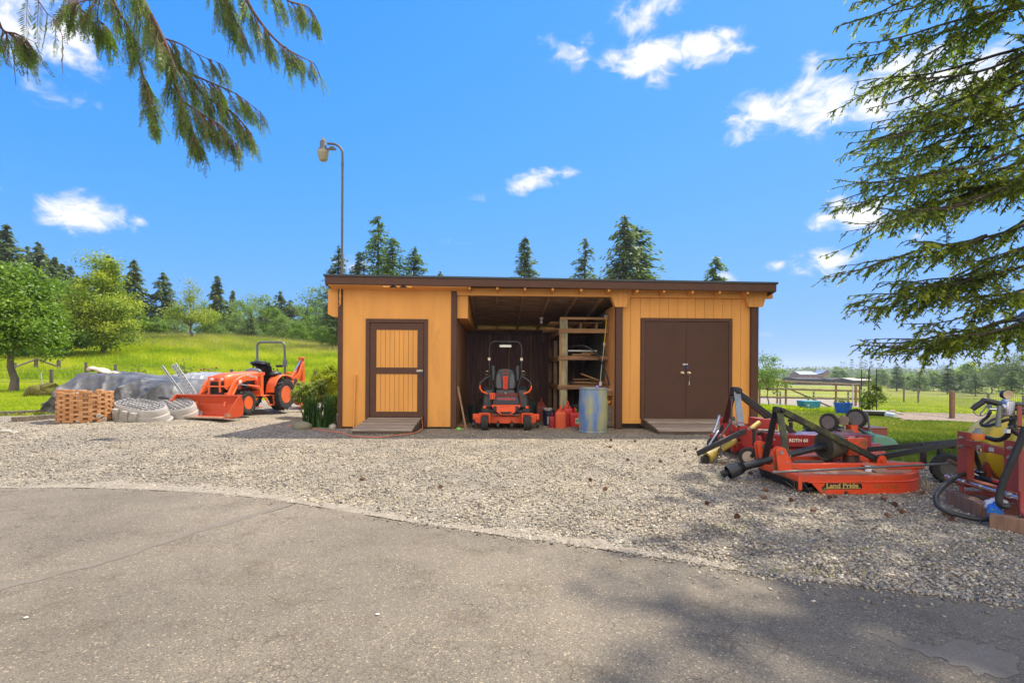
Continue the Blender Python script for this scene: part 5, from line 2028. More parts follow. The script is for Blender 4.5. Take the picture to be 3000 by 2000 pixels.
 b.box(bw - .06, bw + .022, -2.66, -2.56, .02, .1)
 b.build('cutting_edge', M('worn edge steel', (.3, .22, .15), .6, .3, 18, metal=.3, dirt=(.5, .45, .38), damt=.35, dscale=9), bk)
 # backhoe folded behind
 b = MB()
 for s in (-.05, .05):
  b.plate([(.55, .55), (.75, .5), (1.25, .95), (1.43, 1.36), (1.34, 1.36), (1.12, 1.05), (.6, .72)], 'x', .28 + s - .012, .28 + s + .012)
 b.build('backhoe_boom', orange, T, bevel=.005)
 b = MB()
 b.plate([(1.30, 1.50), (1.42, 1.50), (1.46, 1.2), (1.5, .55), (1.42, .35), (1.36, .55), (1.33, 1.1)], 'x', .22, .34)
 b.box(.18, .38, 1.28, 1.44, 1.48, 1.52)
 b.build('dipper_stick', orange, T, bevel=.006)
 b = MB()
 b.mat(0).tube([(.28, .62, .72), (.28, 1.0, 1.08)], .04, 10)
 b.mat(1).tube([(.28, 1.0, 1.08), (.28, 1.35, 1.45)], .022, 8)
 b.mat(0).tube([(.28, 1.48, .55), (.28, 1.45, 1.05)], .035, 10)
 b.build('hydraulic_cylinder', [orange, chrome], T)
 b = MB()
 b.box(-.35, .5, .5, .62, .3, .8)
 for s in (-1, 1):
  b.bar((s * .5, .6, .4), (s * .72, .66, .08), .07, .07)
  b.box(s * .72 - .12, s * .72 + .12, .58, .76, .0, .03)
 b.build('backhoe_frame', orange, T, bevel=.008)
 b = MB()
 b.plate([(1.25, .42), (1.5, .4), (1.58, .18), (1.42, .02), (1.2, .1), (1.3, .25)], 'x', .1, .46)
 b.build('backhoe_bucket', orange, T, bevel=.008)
 b = MB()
 for k in range(5):
  b.tube(spline([(.3 + .02 * k, .7, .7), (.36, .95, .62 + .06 * k), (.4, 1.2, .5), (.42, 1.3, .3 + .05 * k)], 6), .013, 6)
 b.build('hydraulic_hose', hose, T)

 T.scale = (.95, .95, .95)


tractor()


# ---------------------------------------------------------------- round openwork stack of brown blocks
def block_stack():
 c = P(250, 1245, 10.7)
 cx, cy = c.x, c.y
 z0 = H1(cx, cy - .5) + .012
 rad, n, ht, layers = .42, 10, .047, 13
 ln = 2 * math.pi * rad / n * .80
 b = MB()
 # each block a trapezoid in plan
 k = .86
 b.plate([(-ln / 2, -.045), (ln / 2, -.045), (ln / 2 * k, .045), (-ln / 2 * k, .045)], 'z', 0, ht - .003)
 me = None
 mats = [M('terracotta block ' + s, c_, .8, .16, 9, .35, 60, stretch=(3, 10, 10)) for s, c_ in (('tan', (.50, .25, .10)), ('red', (.46, .215, .082)), ('pale', (.57, .30, .13)))]
 protos = []
 for m in mats:
  o = b.build('wooden_block', m, None, bevel=.003)
  protos.append(o)
 used = set()
 spots = []
 for l in range(layers):
  for i in range(n):
   a = 2 * math.pi * (i + .5 * (l % 2)) / n + R(4)
   jr = rnd.uniform(-.008, .008)
   spots.append((cx + (rad + jr) * math.sin(a), cy - (rad + jr) * math.cos(a), z0 + l * ht, a + rnd.uniform(-.035, .035), 'brown block laid with gaps in the round openwork stack', 'blocks of the round openwork stack'))
 zt_ = z0 + layers * ht + .001
 spots += [(cx - .26, cy - .25, zt_, .5, 'loose brown block lying on the rim of the round stack, leftmost of four', 'loose blocks on the round stack'), (cx + .02, cy - .40, zt_, -.05, 'loose brown block across the near rim of the round stack', 'loose blocks on the round stack'),
    (cx + .20, cy - .34, zt_ + .0, -.32, 'loose brown block beside the near one on the stack rim', 'loose blocks on the round stack'), (cx + .38, cy - .1, zt_, -1.1, 'loose brown block on the rim of the stack nearest the grey oval lid', 'loose blocks on the round stack')]
 for (x, y, z, a, lab, grp) in spots:
  q = rnd.randrange(3)
  if q not in used:
   o = protos[q]
   used.add(q)
  else:
   o = protos[q].copy()
   col.objects.link(o)
  o.location, o.rotation_euler = (x, y, z), (0, 0, a)
  tag(o, lab, 'block', grp)


block_stack()


# ---------------------------------------------------------------- tarps, lids, rails, pipes
def tarp(name, lab, loc, rz, L_, D_, hf, mat, seed, nx=150, ny=90, wr=1.0):
 g = np.random.default_rng(seed)
 u = np.linspace(0, 1, nx)
 v = np.linspace(0, 1, ny)
 U, Vv = np.meshgrid(u, v)
 # v runs from the near ground up over the top and down to the far ground
 prof_y = np.interp(Vv, [0, .30, .42, .8, 1], [-.12, .10, .26, .9, 1.05])
 prof_h = np.interp(Vv, [0, .06, .34, .44, .78, 1], [0, .02, .80, .95, 1, .0])
 ends = np.clip(np.minimum(U / .10, (1 - U) / .10), 0, 1) ** .6
 X = (U - .5) * L_ * (1 + .03 * np.sin(Vv * 9)) + .06 * np.sin(Vv * 11 + 2) * (1 - ends)
 hh = hf(U) * prof_h * (.25 + .75 * ends)
 Y = prof_y * D_

 def ridge(a, b, s, ph):
  w = np.sin(U * a * s + Vv * b * s + ph + 1.3 * np.sin(U * 5.1 * s + 2.2 * Vv * s + ph))
  return 1 - np.abs(w) ** .6
 wr_ = .20 * ridge(6, 5, 1, 0) + .14 * ridge(5, -9, 1.3, 1.1) + .10 * ridge(13, 6, 1.2, 2.3) + .055 * ridge(17, -19, 1.3, .4) + .03 * ridge(37, 25, 1, 2)
 tension = np.clip(1.5 - .9 * np.abs(U - .25) * 1.7, .4, 1.3)
 wr_ = wr_ * tension * wr
 steep = np.clip(1 - Vv / .42, 0, 1)
 Y = Y - wr_ * (.35 + 1.6 * steep)
 Z = hh + wr_ * .2 * np.clip(prof_h, 0, 1) * (Vv > .05)
 Z = Z + g.normal(0, .0012, Z.shape)
 i = np.arange(nx * ny).reshape(ny, nx)
 Fq = np.stack([i[:-1, :-1], i[:-1, 1:], i[1:, 1:], i[1:, :-1]], -1).reshape(-1, 4)
 o = npmesh(name, np.stack([X, Y, Z], -1).reshape(-1, 3), Fq, mat, smooth=True)
 o.location, o.rotation_euler = loc, (0, 0, rz)
 s = o.modifiers.new('thickness', 'SOLIDIFY')
 s.thickness = .006
 return tag(o, lab, 'tarp')


def left_yard():
 tm = M('black tarp plastic', (.085, .084, .082), .42, .35, 3, .6, 30, spec=.55, fade=(.22, .215, .21), famt=.55, dscale=2.5, dirt=(.03, .03, .03), damt=.45)
 tg = M('sun bleached grey tarp', (.30, .30, .30), .42, .25, 3, .35, 40, spec=.8)
 a, bb = P(158, 1185, 12.2), P(530, 1185, 12.6)
 cx = (a.x + bb.x) / 2
 z = H1(cx, 12.4) - .02
 tarp('tarp_covered_pile', 'wrinkled shiny black tarp over a long pile behind the round stack', (cx, 12.3, z), .05, 3.05, 1.9,
   lambda U: np.interp(U, [0, .06, .2, .45, .7, 1], [.85, .98, 1.02, .93, .86, .80]), tm, 4)
 c2 = P(590, 1170, 14.6)
 tarp('grey_tarp_pile', 'smaller silvery grey tarp over a pile behind the tractor bucket', (c2.x, 13.9, H1(c2.x, 14) - .02), -.05, 1.7, 1.5,
   lambda U: np.interp(U, [0, .15, .5, .8, 1], [.72, .98, 1.0, .93, .6]), tg, 9, 90, 60, .8)
 # pale sack on the black tarp
 b = MB()
 q = P(305, 1078, 13.3)
 vs, fs = [], []
 n, m = 22, 9
 for i in range(n + 1):
  s = i / n
  for j in range(m):
   an = 2 * math.pi * j / m
   w = .16 * math.sin(math.pi * min(max(s, .04), .97)) ** .5
   vs.append(((s - .5) * .78, w * math.cos(an) * 1.3, .055 * math.sin(an) * (1 + .3 * math.sin(s * 17)) + .035 * math.sin(s * 6) - .06 * s))
 for i in range(n):
  for j in range(m):
   fs.append((i * m + j, i * m + (j + 1) % m, (i + 1) * m + (j + 1) % m, (i + 1) * m + j))
 fs += [tuple(range(m))[::-1], tuple(n * m + j for j in range(m))]
 b.add(vs, fs)
 o = b.build('sack', M('pale sacking', (.56, .46, .36), .85, .15, 8, .4, 30, dirt=(.3, .2, .13), damt=.3), smooth=70)
 o.location, o.rotation_euler = (q.x, q.y, z + 1.07), (0, .05, .05)
 tag(o, 'pale cloth sack lying on top of the black tarp', 'sack')

 # oval moulded lids
 gp = M('grey moulded plastic', (.36, .335, .30), .5, .1, 5, .1, 40, dirt=(.46, .42, .37), damt=.3, dscale=4)
 gd = M('dark grooves', (.06, .057, .052), .8, .2)

 def oval(a_, b_, n=40):
  out = []
  for k in range(n):
   t = 2 * math.pi * k / n
   c_, s_ = math.cos(t), math.sin(t)
   e = .8
   out.append((a_ * math.copysign(abs(c_) ** e, c_), b_ * math.copysign(abs(s_) ** e, s_)))
  return out

 def lid(lab, loc, rot, sx=1.0):
  t = thing('oval_lid', lab, 'lid', loc, 0, 'grey oval lids')
  t.rotation_euler = rot
  d = MB()
  lv = [(.66, .41, 0), (.66, .41, .025), (.615, .365, .035), (.605, .355, .14), (.60, .35, .15), (.585, .335, .16), (.57, .32, .27), (.55, .30, .295)]
  vs, fs = [], []
  N_ = 40
  for (a_, b_, zz) in lv:
   vs += [(x * sx, y, zz) for x, y in oval(a_, b_)]
  for i in range(len(lv) - 1):
   for j in range(N_):
    fs.append((i * N_ + j, i * N_ + (j + 1) % N_, (i + 1) * N_ + (j + 1) % N_, (i + 1) * N_ + j))
  fs.append(tuple((len(lv) - 1) * N_ + j for j in range(N_)))
  d.add(vs, fs)
  for x in (-.25, 0, .22):      # moulded lugs on the side
   d.plate([(x - .07, .035), (x + .07, .035), (x + .06, .25), (x - .06, .25)], 'y', -.385, -.29)
  d.build('shell', gp, t, smooth=35)
  r = MB()
  for k in (.92, .74, .5):
   pts = [(x * k * .55 / .55 * sx * .55 / 1, y * k * .30 / 1, .2965) for x, y in oval(1, 1, 44)]
   r.tube(pts, .0065, 5, closed=True)
  for i in range(-5, 6):
   x = i * .085
   yy = .27 * math.sqrt(max(0, 1 - (x / .53) ** 2))
   r.bar((x * sx, -yy, .297), (x * sx, yy, .297), .010, .009)
  for i in range(-2, 3):
   y = i * .09
   xx = .5 * math.sqrt(max(0, 1 - (y / .29) ** 2))
   r.bar((-xx * sx, y, .298), (xx * sx, y, .298), .010, .009)
  r.build('rib_grid', gd, t)
  return t
 q = P(405, 1205, 11.0)
 lid('grey oval ribbed plastic lid leaning beside the round stack, its left end raised', (q.x, 11.1, H1(q.x, 11) + .06), (R(13), R(9), R(-12)))
 q = P(528, 1190, 11.75)
 lid('grey oval ribbed plastic lid half hidden behind the tractor bucket', (q.x - .05, 11.8, H1(q.x, 11.7) + .05), (R(17), R(10), R(-35)), .9)
 b = MB()
 q = P(478, 1140, 11.6)
 b.ball((0, 0, 0), (.12, .09, .035), 12, 7)
 b.ball((.07, .02, -.01), (.1, .07, .03), 10, 6)
 o = b.build('black_cloth', blackp, smooth=60)
 o.location = (q.x, q.y, H1(q.x, 11.6) + .46)
 tag(o, 'crumpled black cloth on the upper end of the lid behind the bucket', 'cloth')

 # galvanised rails leaning on the tarp
 gal = M('galvanised steel', (.42, .41, .39), .55, .15, 12, metal=.3, dirt=(.3, .22, .15), damt=.25, dscale=8)
 hole = M('slot shadow', (.03, .03, .03), .9)
 labs = ['galvanised slotted rail leaning on the tarps, leftmost of the three', 'galvanised rail leaning on the tarps, middle one of the three', 'rusty edged galvanised rail leaning on the tarps, nearest the tractor']
 for i, (p0, p1) in enumerate((((556, 1160), (476, 1073)), ((578, 1160), (506, 1070)), ((594, 1160), (515, 1066)))):
  A, B = P(p0[0], p0[1] + 22, 12.0), P(p1[0], p1[1], 12.75)
  t = MB()
  t.mat(0).bar(A, B, .042, .03, up=(0, -1, .4))
  d = (B - A).normalized()
  x = d.cross(Vector((0, -1, .4))).normalized()
  u = x.cross(d).normalized()
  for s in (-1, 1):
   t.mat(0).bar(A + x * s * .021 + u * .012, B + x * s * .021 + u * .012, .006, .045, up=u)
  for k in range(24 if i == 0 else 12):
   c = A + (B - A) * ((k + .5) / (24 if i == 0 else 12)) + u * .018
   t.mat(1).bar(c - d * .012, c + d * .012, .022, .003, up=u)
  o = t.build('metal_rail', [gal, hole])
  tag(o, labs[i], 'rail', 'rails leaning on the tarps')
 # white plastic pipes by the stack
 pv = M('white plastic pipe', (.62, .6, .55), .4, .1, 8, dirt=(.35, .3, .25), damt=.3)
 for i, (px, py, lab) in enumerate(((334, 1212, 'white plastic pipe end beside the round stack, upper of two'), (338, 1222, 'white plastic pipe end beside the round stack, lower of two'))):
  q = P(px, py, 10.9)
  b = MB()
  zz = H1(q.x, 10.9) + .05 + (.085 if i == 0 else 0)
  b.lathe([(.034, 0), (.042, 0), (.042, 1.3), (.034, 1.3), (.034, 0)], 16, Matrix.Translation((q.x, 10.5 + .1 * i, zz)) @ Matrix.Rotation(R(40), 4, 'Z') @ Matrix.Rotation(R(-88), 4, 'X'))
  o = b.build('plastic_pipe', pv)
  tag(o, lab, 'pipe', 'pipes by the round stack')

 # border timbers at the lawn edge
 tw = wood('old border timber', (.17, .14, .10), (.08, .065, .045), 3, (1, 9, 9), .9)
 for (p0, p1, lab, w) in (((-60, 1221), (150, 1211), 'grey weathered border timber along the left lawn edge', .12), ((40, 1236), (162, 1226), 'short grey board lying on the gravel in front of the border timber', .14), ((128, 1190), (168, 1193), 'stub of a weathered plank behind the round stack', .12)):
  A, B = G(*p0), G(*p1)
  b = MB()
  b.bar(A + Vector((0, 0, .05)), B + Vector((0, 0, .05)), w, .1)
  o = b.build('border_timber', tw, bevel=.008)
  tag(o, lab, 'timber')
 st = M('pale field stone', (.36, .33, .27), .85, .2, 6, .4, 25)
 stg = M('olive field stone', (.20, .185, .125), .85, .25, 5, .4, 25)

 def stone(lab, p, rx, ry, rz, mat, seed, name='stone', grp=None, z=None):
  b = MB()
  b.ball((0, 0, 0), (rx, ry, rz), 16, 10)
  g2 = random.Random(seed)
  ph = [g2.uniform(0, 6) for _ in range(6)]
  b.v = [(x * (1 + .13 * math.sin(y / ry * 2 + ph[0]) + .07 * math.sin(z_ / rz * 4 + ph[1])), y * (1 + .12 * math.sin(x / rx * 2.3 + ph[2])), z_ * (1 + .12 * math.sin(x / rx * 2 + ph[3]) + .06 * math.sin(y / ry * 4 + ph[4]))) for x, y, z_ in b.v]
  o = b.build(name, mat, smooth=70)
  o.location = (p.x, p.y, (H1(p.x, p.y) if z is None else z) + rz * .55)
  o.rotation_euler = (0, 0, g2.uniform(-.4, .4))
  return tag(o, lab, 'stone', grp)
 stone('large smooth olive boulder in front of the iris leaves', G(884, 1257), .2, .13, .105, stg, 1)
 stone('small angular grey rock at the shed corner', G(974, 1256), .085, .07, .07, st, 2)
 stone('pale flat stone at the left edge of the gravel', G(18, 1266), .11, .08, .04, st, 3)
 stone('small pale stone right of the flat stone at the left edge', G(42, 1270), .06, .05, .03, st, 4)
 stone('pale lump of stone in the gravel left of the block stack', G(110, 1262), .05, .04, .03, st, 5)
 A, B = G(858, 1251), G(985, 1253)
 b = MB()
 b.bar(A + Vector((0, 0.12, .05)), B + Vector((0, 0.12, .05)), .1, .11)
 o = b.build('border_timber', tw, bevel=.01)
 tag(o, 'dark border timber in front of the iris bed by the shed', 'timber')
 # orange extension cord over the gravel
 b = MB()
 pts = [G(*p) + Vector((0, 0, .022)) for p in ((840, 1248), (890, 1250), (925, 1259), (960, 1265), (1000, 1270), (1035, 1280), (1080, 1283), (1120, 1283), (1165, 1277))]
 pts += [SW(*[(SU(1215, -.95)), -.95], .03), SW(SU(1237, -.5), -.5, .06), SW(SU(1238, -.08), -.08, .12), SW(SU(1236, -.06), -.06, .26)]
 b.tube(spline(pts, 8), .011, 6)
 tag(b.build('extension_cord', M('orange cord jacket', (.62, .2, .09), .5, .1)), 'thin orange extension cord snaking across the gravel to the small ramp', 'cord')


left_yard()


def bed():
 """plants at the shed's left corner"""
 g = np.random.default_rng(21)
 def shrub(name, lab, px, py, y, rx, ry, h, kind, n, leaf, seed):
  q = P(px, py, y)
  z = H1(q.x, y)
  broadleaf(lab, (q.x, y, z), h, [(0, 0, .62, rx / h, ry / h, .33), (-.3 * rx / h, 0, .5, .6 * rx / h, .5 * ry / h, .3), (.4 * rx / h, 0, .7, .5 * rx / h, .5 * ry / h, .25)], leaf, kind, n, seed=seed, trunk_h=.15, tr=.02, name=name, clump=.09, cl=90, cat='shrub')
 LF['varie'] = leafmat('variegated leaves', [(.09, .15, .02), (.17, .24, .03), (.34, .38, .09), (.55, .55, .2)], .35)
 LF['gold'] = leafmat('golden leaves', [(.17, .24, .012), (.34, .38, .015), (.5, .48, .03)], .45)
 shrub('variegated_shrub', 'pale variegated leafy shrub beside the shed, left of the golden one', 912, 1240, 13.2, .44, .38, 1.04, 'varie', 6500, .065, 5)
 shrub('golden_shrub', 'golden yellow leafy shrub against the shed corner', 958, 1240, 15.9, .48, .4, 1.45, 'gold', 6500, .065, 6)
 shrub('green_shrub', 'dense green shrub low between the golden shrub and the wall', 980, 1240, 12.6, .2, .22, .7, 'bright', 2200, .06, 7)
 for i, (px, y, n, h, lab) in enumerate(((912, 11.3, 105, .70, 'clump of sword shaped iris leaves behind the large boulder'), (960, 11.3, 105, .74, 'clump of sword shaped iris leaves next to the shed corner'))):
  q = P(px, 1245, y)
  C, Fa, T = [], [], []
  k = 0
  for j in range(n):
   a = g.random() * 6.28
   r0 = g.random() * .2
   d = np.array([math.cos(a), math.sin(a) * .7, 0])
   p = np.array([r0 * math.cos(a * 3), r0 * math.sin(a * 3) * .6, 0])
   L_ = h * (.6 + .6 * g.random())
   w = .013 + .012 * g.random()
   sd = np.array([-d[1], d[0], 0]) + g.normal(0, .3, 3) * np.array([1, 1, 0])
   lean = .12 + .35 * g.random() ** 1.5
   m = 6
   for s_ in range(m + 1):
    s = s_ / m
    c = p + d * (L_ * lean * s ** 1.8) + np.array([0, 0, L_ * (s - .22 * lean * 2 * s ** 3)])
    ww = w * (1 - s) ** .5
    C += [c - sd * ww, c + sd * ww]
   for s_ in range(m):
    Fa.append((k + 2 * s_, k + 2 * s_ + 1, k + 2 * s_ + 3, k + 2 * s_ + 2))
    T.append(.2 + .5 * g.random())
   k += 2 * (m + 1)
  o = npmesh('iris_clump', np.array(C), np.array(Fa), LF['bright'] if False else leafmat('iris leaves %d' % i, [(.02, .06, .014), (.05, .11, .025), (.1, .17, .04)], .3, .4), np.array(T))
  o.location = (q.x, y, H1(q.x, y))
  tag(o, lab, 'plant', 'iris clumps by the shed')


bed()


def left_fence():
 pw = wood('grey fence post wood', (.15, .13, .1), (.07, .06, .045), 3, (8, 8, 1), .9)
 wirem = M('fence wire', (.14, .14, .13), .5, .1, metal=.5)

 def post(q, h, w=.07, parent=None, org=None, lean=0.0):
  b = MB()
  o_ = org or Vector((0, 0, 0))
  b.tube([q - o_ + Vector((0, 0, -.1)), q - o_ + Vector((lean, 0, h))], [w * 1.05, w], 8)
  return b.build('post', pw, parent)
 ps = [(-60, 1128, 1082), (151, 1129, 1082), (252, 1108, 1061), (338, 1110, 1067), (678, 1118, 1090), (786, 1122, 1090)]
 o0 = G(151, 1129)
 T = thing('wire_fence', 'wire fence on weathered wooden posts crossing the meadow foot behind the tarps', 'fence', o0)
 qs = []
 for (px, pb, ptp) in ps:
  q = G(px, pb)
  h = P(px, ptp, q.y).z - q.z
  h = min(max(h, .7), 1.5)
  post(q, h, .075, T, o0)
  qs.append((q - o0, h))
 b = MB()
 for (a, ha), (c, hc) in zip(qs[:-1], qs[1:]):
  for k in (.2, .45, .7, .95):
   n = 6
   pts = []
   for i in range(n + 1):
    p = a.lerp(c, i / n)
    wz = H1(p.x + o0.x, p.y + o0.y) - o0.z
    pts.append(Vector((p.x, p.y, wz + (ha + (hc - ha) * i / n) * k)))
   b.tube(pts, .006, 4, cap=False)
 b.build('wires', wirem, T)
 # braced corner by the gate
 o1 = G(106, 1087)
 T = thing('braced_fence', 'weathered fence corner with slanting brace rails at the foot of the bushy trees', 'fence', o1)
 A, B, C = G(42, 1092), o1, G(172, 1089)
 hs = [P(42, 1062, A.y).z - A.z, P(106, 1050, B.y).z - B.z, P(172, 1054, C.y).z - C.z]
 for q, h in zip((A, B, C), hs):
  post(q, h, .11, T, o1)
 for (p, q) in ((A + Vector((0, 0, hs[0] * .55)), B + Vector((0, 0, hs[1] * .95))), (B + Vector((0, 0, hs[1] * .97)), C + Vector((0, 0, hs[2] * .42)))):
  b = MB()
  b.tube([p - o1, q - o1], .06, 8)
  b.build('brace_rail', pw, T)
 # braced post pair near the shed
 o2 = G(926, 1150)
 T = thing('braced_fence', 'thin leaning brace and posts of a fence end above the variegated shrub', 'fence', o2)
 for (px, pb, ptp, w) in ((926, 1150, 1076, .055), (934, 1140, 1095, .05), (977, 1118, 1092, .06)):
  q = P(px, pb, o2.y + (0 if px < 930 else .8 if px < 940 else 2.5))
  q.z = H1(q.x, q.y)
  post(q, P(px, ptp, q.y).z - q.z, w, T, o2)
 b = MB()
 b.tube([P(908, 1132, o2.y - .1) - o2, P(924, 1082, o2.y) - o2], .045, 7)
 b.build('brace_rail', pw, T)
 b = MB()
 b.tube([P(930, 1108, o2.y + .8) - o2, P(977, 1107, o2.y + 2.5) - o2], .035, 7)
 b.build('top_rail', pw, T)
 # steel post with insulators by the tree
 q = G(124, 1142)
 b = MB()
 b.tube([q, q + Vector((-.06, 0, P(118, 1090, q.y).z - q.z))], .022, 6)
 tag(b.build('steel_post', M('galvanised post', (.5, .5, .48), .5, .2, metal=.4)), 'thin pale steel post leaning between the orchard tree and tarp', 'post')
 # mossy stump
 q = G(112, 1160)
 b = MB()
 b.ball((0, 0, .12), (.48, .3, .24), 18, 10)
 b.ball((.32, .05, .25), (.24, .22, .24), 14, 8)
 b.v = [(x + .07 * math.sin(z * 17 + y * 9), y + .05 * math.sin(x * 13), z + .06 * math.sin(x * 11 + 1) + .03 * math.sin(y * 23)) for x, y, z in b.v]
 o = b.build('mossy_stump', M('moss', (.12, .11, .012), .95, .4, 9, 1, 30, dirt=(.1, .08, .05), damt=.55, dscale=7), smooth=80)
 o.location = q
 tag(o, 'low mossy yellow green stump between the orchard tree and the black tarp', 'stump')
 # rose sprigs over the tarps
 LF['rose'] = leafmat('rose leaves', [(.08, .13, .02), (.15, .22, .03), (.25, .3, .06)], .35)
 red = M('red rose petals', (.35, .02, .02), .6)
 for i, (px, pt, y, w, lab, fl) in enumerate(((547, 1048, 15.6, .35, 'leafy green sprig with a bent dark stem behind the tarps', 0), (402, 1068, 15.6, .4, 'low pale green sprig poking above the black tarp', 0), (622, 1072, 16.2, .55, 'sparse rose bush with a few dark red flowers behind the tarps', 7))):
  q = P(px, pt, y)
  z = H1(q.x, y)
  h = q.z - z
  t = broadleaf(lab, (q.x, y, z), h, [(0, 0, .75, w / h * .5, .2, .25), (w / h * .3, 0, .6, w / h * .4, .2, .2)], .055, 'rose', 420, seed=90 + i, trunk_h=.5, tr=.014, name='rose_bush' if fl else 'garden_sprig', clump=.1, cl=24, cat='plant')
  for k in range(fl):
   b = MB()
   b.ball((rnd.uniform(-.4, .4), rnd.uniform(-.1, .1), h * rnd.uniform(.7, 1.0)), (.035, .035, .03), 8, 6)
   b.build('rose_flower', red, t)


left_fence()
# ---------------------------------------------------------------- zero turn mower in the bay
mow = M('mower orange red paint', (.80, .095, .02), .4, .08, 5, .04, 60, coat=.2, dirt=(.25, .08, .04), damt=.15, dscale=6)
grip = M('orange grip foam', (.85, .12, .02), .7, .05)
charcoal = M('charcoal vinyl', (.055, .06, .068), .5, .12, 8)


def zero_turn():
 p = P(1482, 1261, 10.95)
 T = thing('zero_turn_mower', 'orange and black riding mower with hoop roll bar facing out of the middle bay', 'riding mower', (p.x, 10.95, 0), SH_A)
 for s in (-1, 1):
  tyre(T, s * .457, 0, .16, .16, .155, .085, 0, name='caster_wheel', rimmat=black)
  tyre(T, s * .53, 1.42, .29, .29, .26, .14, 17, name='drive_wheel', rimmat=black, lug_h=.018)
  b = MB()
  for q in (-.105, .105):
   b.box(s * .457 + q - .012, s * .457 + q + .012, -.03, .05, .15, .36)
  b.box(s * .457 - .117, s * .457 + .117, -.03, .16, .345, .37)
  b.cyl((s * .457, .08, .36), (s * .457, .08, .52), .038, 12)
  b.cyl((s * .457 - .12, 0, .16), (s * .457 + .12, 0, .16), .012, 8)
  b.build('caster_fork', mow, T, bevel=.004)
 b = MB()      # cutting deck: drawn shell with a stepped front
 out = [(-.68, .30), (-.66, .22), (-.30, .22), (-.1, .16), (.1, .16), (.30, .22), (.66, .22), (.69, .30), (.71, .72), (.5, 1.0), (-.5, 1.0), (-.68, .75)]
 b.plate(out, 'z', .13, .285)
 b.plate([(x * .9, .1 + y * .9) for x, y in out], 'z', .285, .31)
 b.box(-.72, .74, .28, .36, .2, .33)
 b.build('mower_deck', mow, T, bevel=.012, seg=2)
 for (x, y, w) in ((-.70, .22, .07), (.70, .22, .07), (-.17, .10, .06), (.13, .10, .06)):
  b = MB()
  b.cyl((x - w / 2, y, .1), (x + w / 2, y, .1), .062, 14)
  b.box(x - .012, x + .012, y, y + .1, .1, .2)
  b.build('anti_scalp_roller', blackp, T, bevel=.006)
 b = MB()      # main frame rails and front axle
 b.box(-.47, .47, .05, .12, .37, .44)
 b.box(-.52, -.36, .03, .14, .33, .47)
 b.box(.36, .52, .03, .14, .33, .47)
 for s in (-1, 1):
  b.bar((s * .22, .1, .42), (s * .28, 1.6, .42), .06, .08)
 for k in range(9):
  b.cyl((-.26 + .065 * k, .12, .335 + .012 * (k % 3)), (-.26 + .065 * k, .2, .33), .014, 8)
 b.build('frame', black, T, bevel=.006)
 b = MB()
 for k in range(10):
  b.ball((-.28 + .062 * k, .09, .325 + .012 * math.sin(k * 2.1)), .017, 8, 6)
 b.tube(spline([(-.3, .1, .32), (-.12, .08, .34), (.05, .09, .315), (.3, .1, .33)], 6), .011, 6)
 b.build('linkage', steel, T)
 # orange toe board over the axle
 b = MB()
 zz = lambda z: z
 b.mat(0).plate([(-.405, .545), (.405, .545), (.395, .50), (.24, .385), (.13, .33), (-.13, .33), (-.24, .385), (-.395, .50)], 'y', -.01, .03)
 b.mat(1).plate([(-.19, .40), (.19, .40), (.11, .345), (-.11, .345)], 'y', -.018, -.0105)
 b.build('toe_board', [mow, black], T, bevel=.004)
 lettering('BAD BOY', .062, M('dull red lettering', (.55, .05, .012), .5), T, (0, -.0115, .505), (R(90), 0, 0), sx=1.5)
 for s in (-1, 1):
  b = MB()
  b.box(s * .31 - .045, s * .31 + .045, -.03, .02, .41, .52)
  b.build('rubber_mount', blackp, T, bevel=.012)
 # foot pan with lettering
 b = MB()
 b.add([(-.385, .05, .575), (.385, .05, .575), (.36, .46, .70), (-.36, .46, .70), (-.385, .05, .55), (.385, .05, .55), (.36, .46, .675), (-.36, .46, .675)],
   [(0, 1, 2, 3), (7, 6, 5, 4), (0, 4, 5, 1), (1, 5, 6, 2), (2, 6, 7, 3), (3, 7, 4, 0)])
 b.box(-.37, .37, .03, .055, .55, .64)
 b.add([(-.36, .028, .60), (.36, .028, .60), (.32, .10, .72), (-.32, .10, .72), (-.36, .05, .60), (.36, .05, .60), (.32, .12, .72), (-.32, .12, .72)],
   [(0, 1, 2, 3), (7, 6, 5, 4), (0, 4, 5, 1), (1, 5, 6, 2), (2, 6, 7, 3), (3, 7, 4, 0)])
 b.build('foot_pan', M('navy black panel', (.035, .037, .05), .45, .1), T, bevel=.005)
 redl = M('red lettering', (.75, .05, .015), .45)
 lettering('MAVERICK', .105, redl, T, (0.0, .050, .665), (R(59), 0, 0), sx=1.25, shear=.25)
 b = MB()
 b.box(-.43, -.425, .0, .5, .45, .75)
 for s in (-1, 1):
  b.bar((s * .42, .05, .5), (s * .40, .5, .78), .03, .05)
  b.bar((s * .4, .5, .78), (s * .36, .75, .82), .03, .05)
 b.box(-.38, .38, .5, .56, .69, .80)
 b.build('seat_riser', M('dark red frame', (.16, .03, .02), .5, .1), T, bevel=.005)
 b = MB()
 b.box(-.46, -.31, .0, .03, .665, .83)
 pe = b.build('deck_lift_pedal', mow, T, bevel=.008)
 b = MB()
 for i in range(2):
  for j in range(3):
   cx, cz = -.385 + (.035 if i else -.035) + .0, .70 + .045 * j
   b.box(cx - .018, cx + .018, -.004, .0, cz - .013, cz + .013)
 b.build('pedal_hole', black, pe)
 # side pods
 for s in (-1, 1):
  b = MB()
  b.plate([(.38, .46), (.5, .62), (.62, .88), (.95, .98), (1.5, .98), (1.75, .85), (1.75, .55), (1.2, .5)], 'x', s * .34, s * .66)
  b.build('side_pod', M('black moulded fender', (.035, .037, .042), .5, .12, 7, .1, 80), T, bevel=.05, seg=3)
 b = MB()
 b.box(-.32, .32, 1.2, 1.95, .5, .95)
 b.build('engine', black, T, bevel=.04, seg=2)
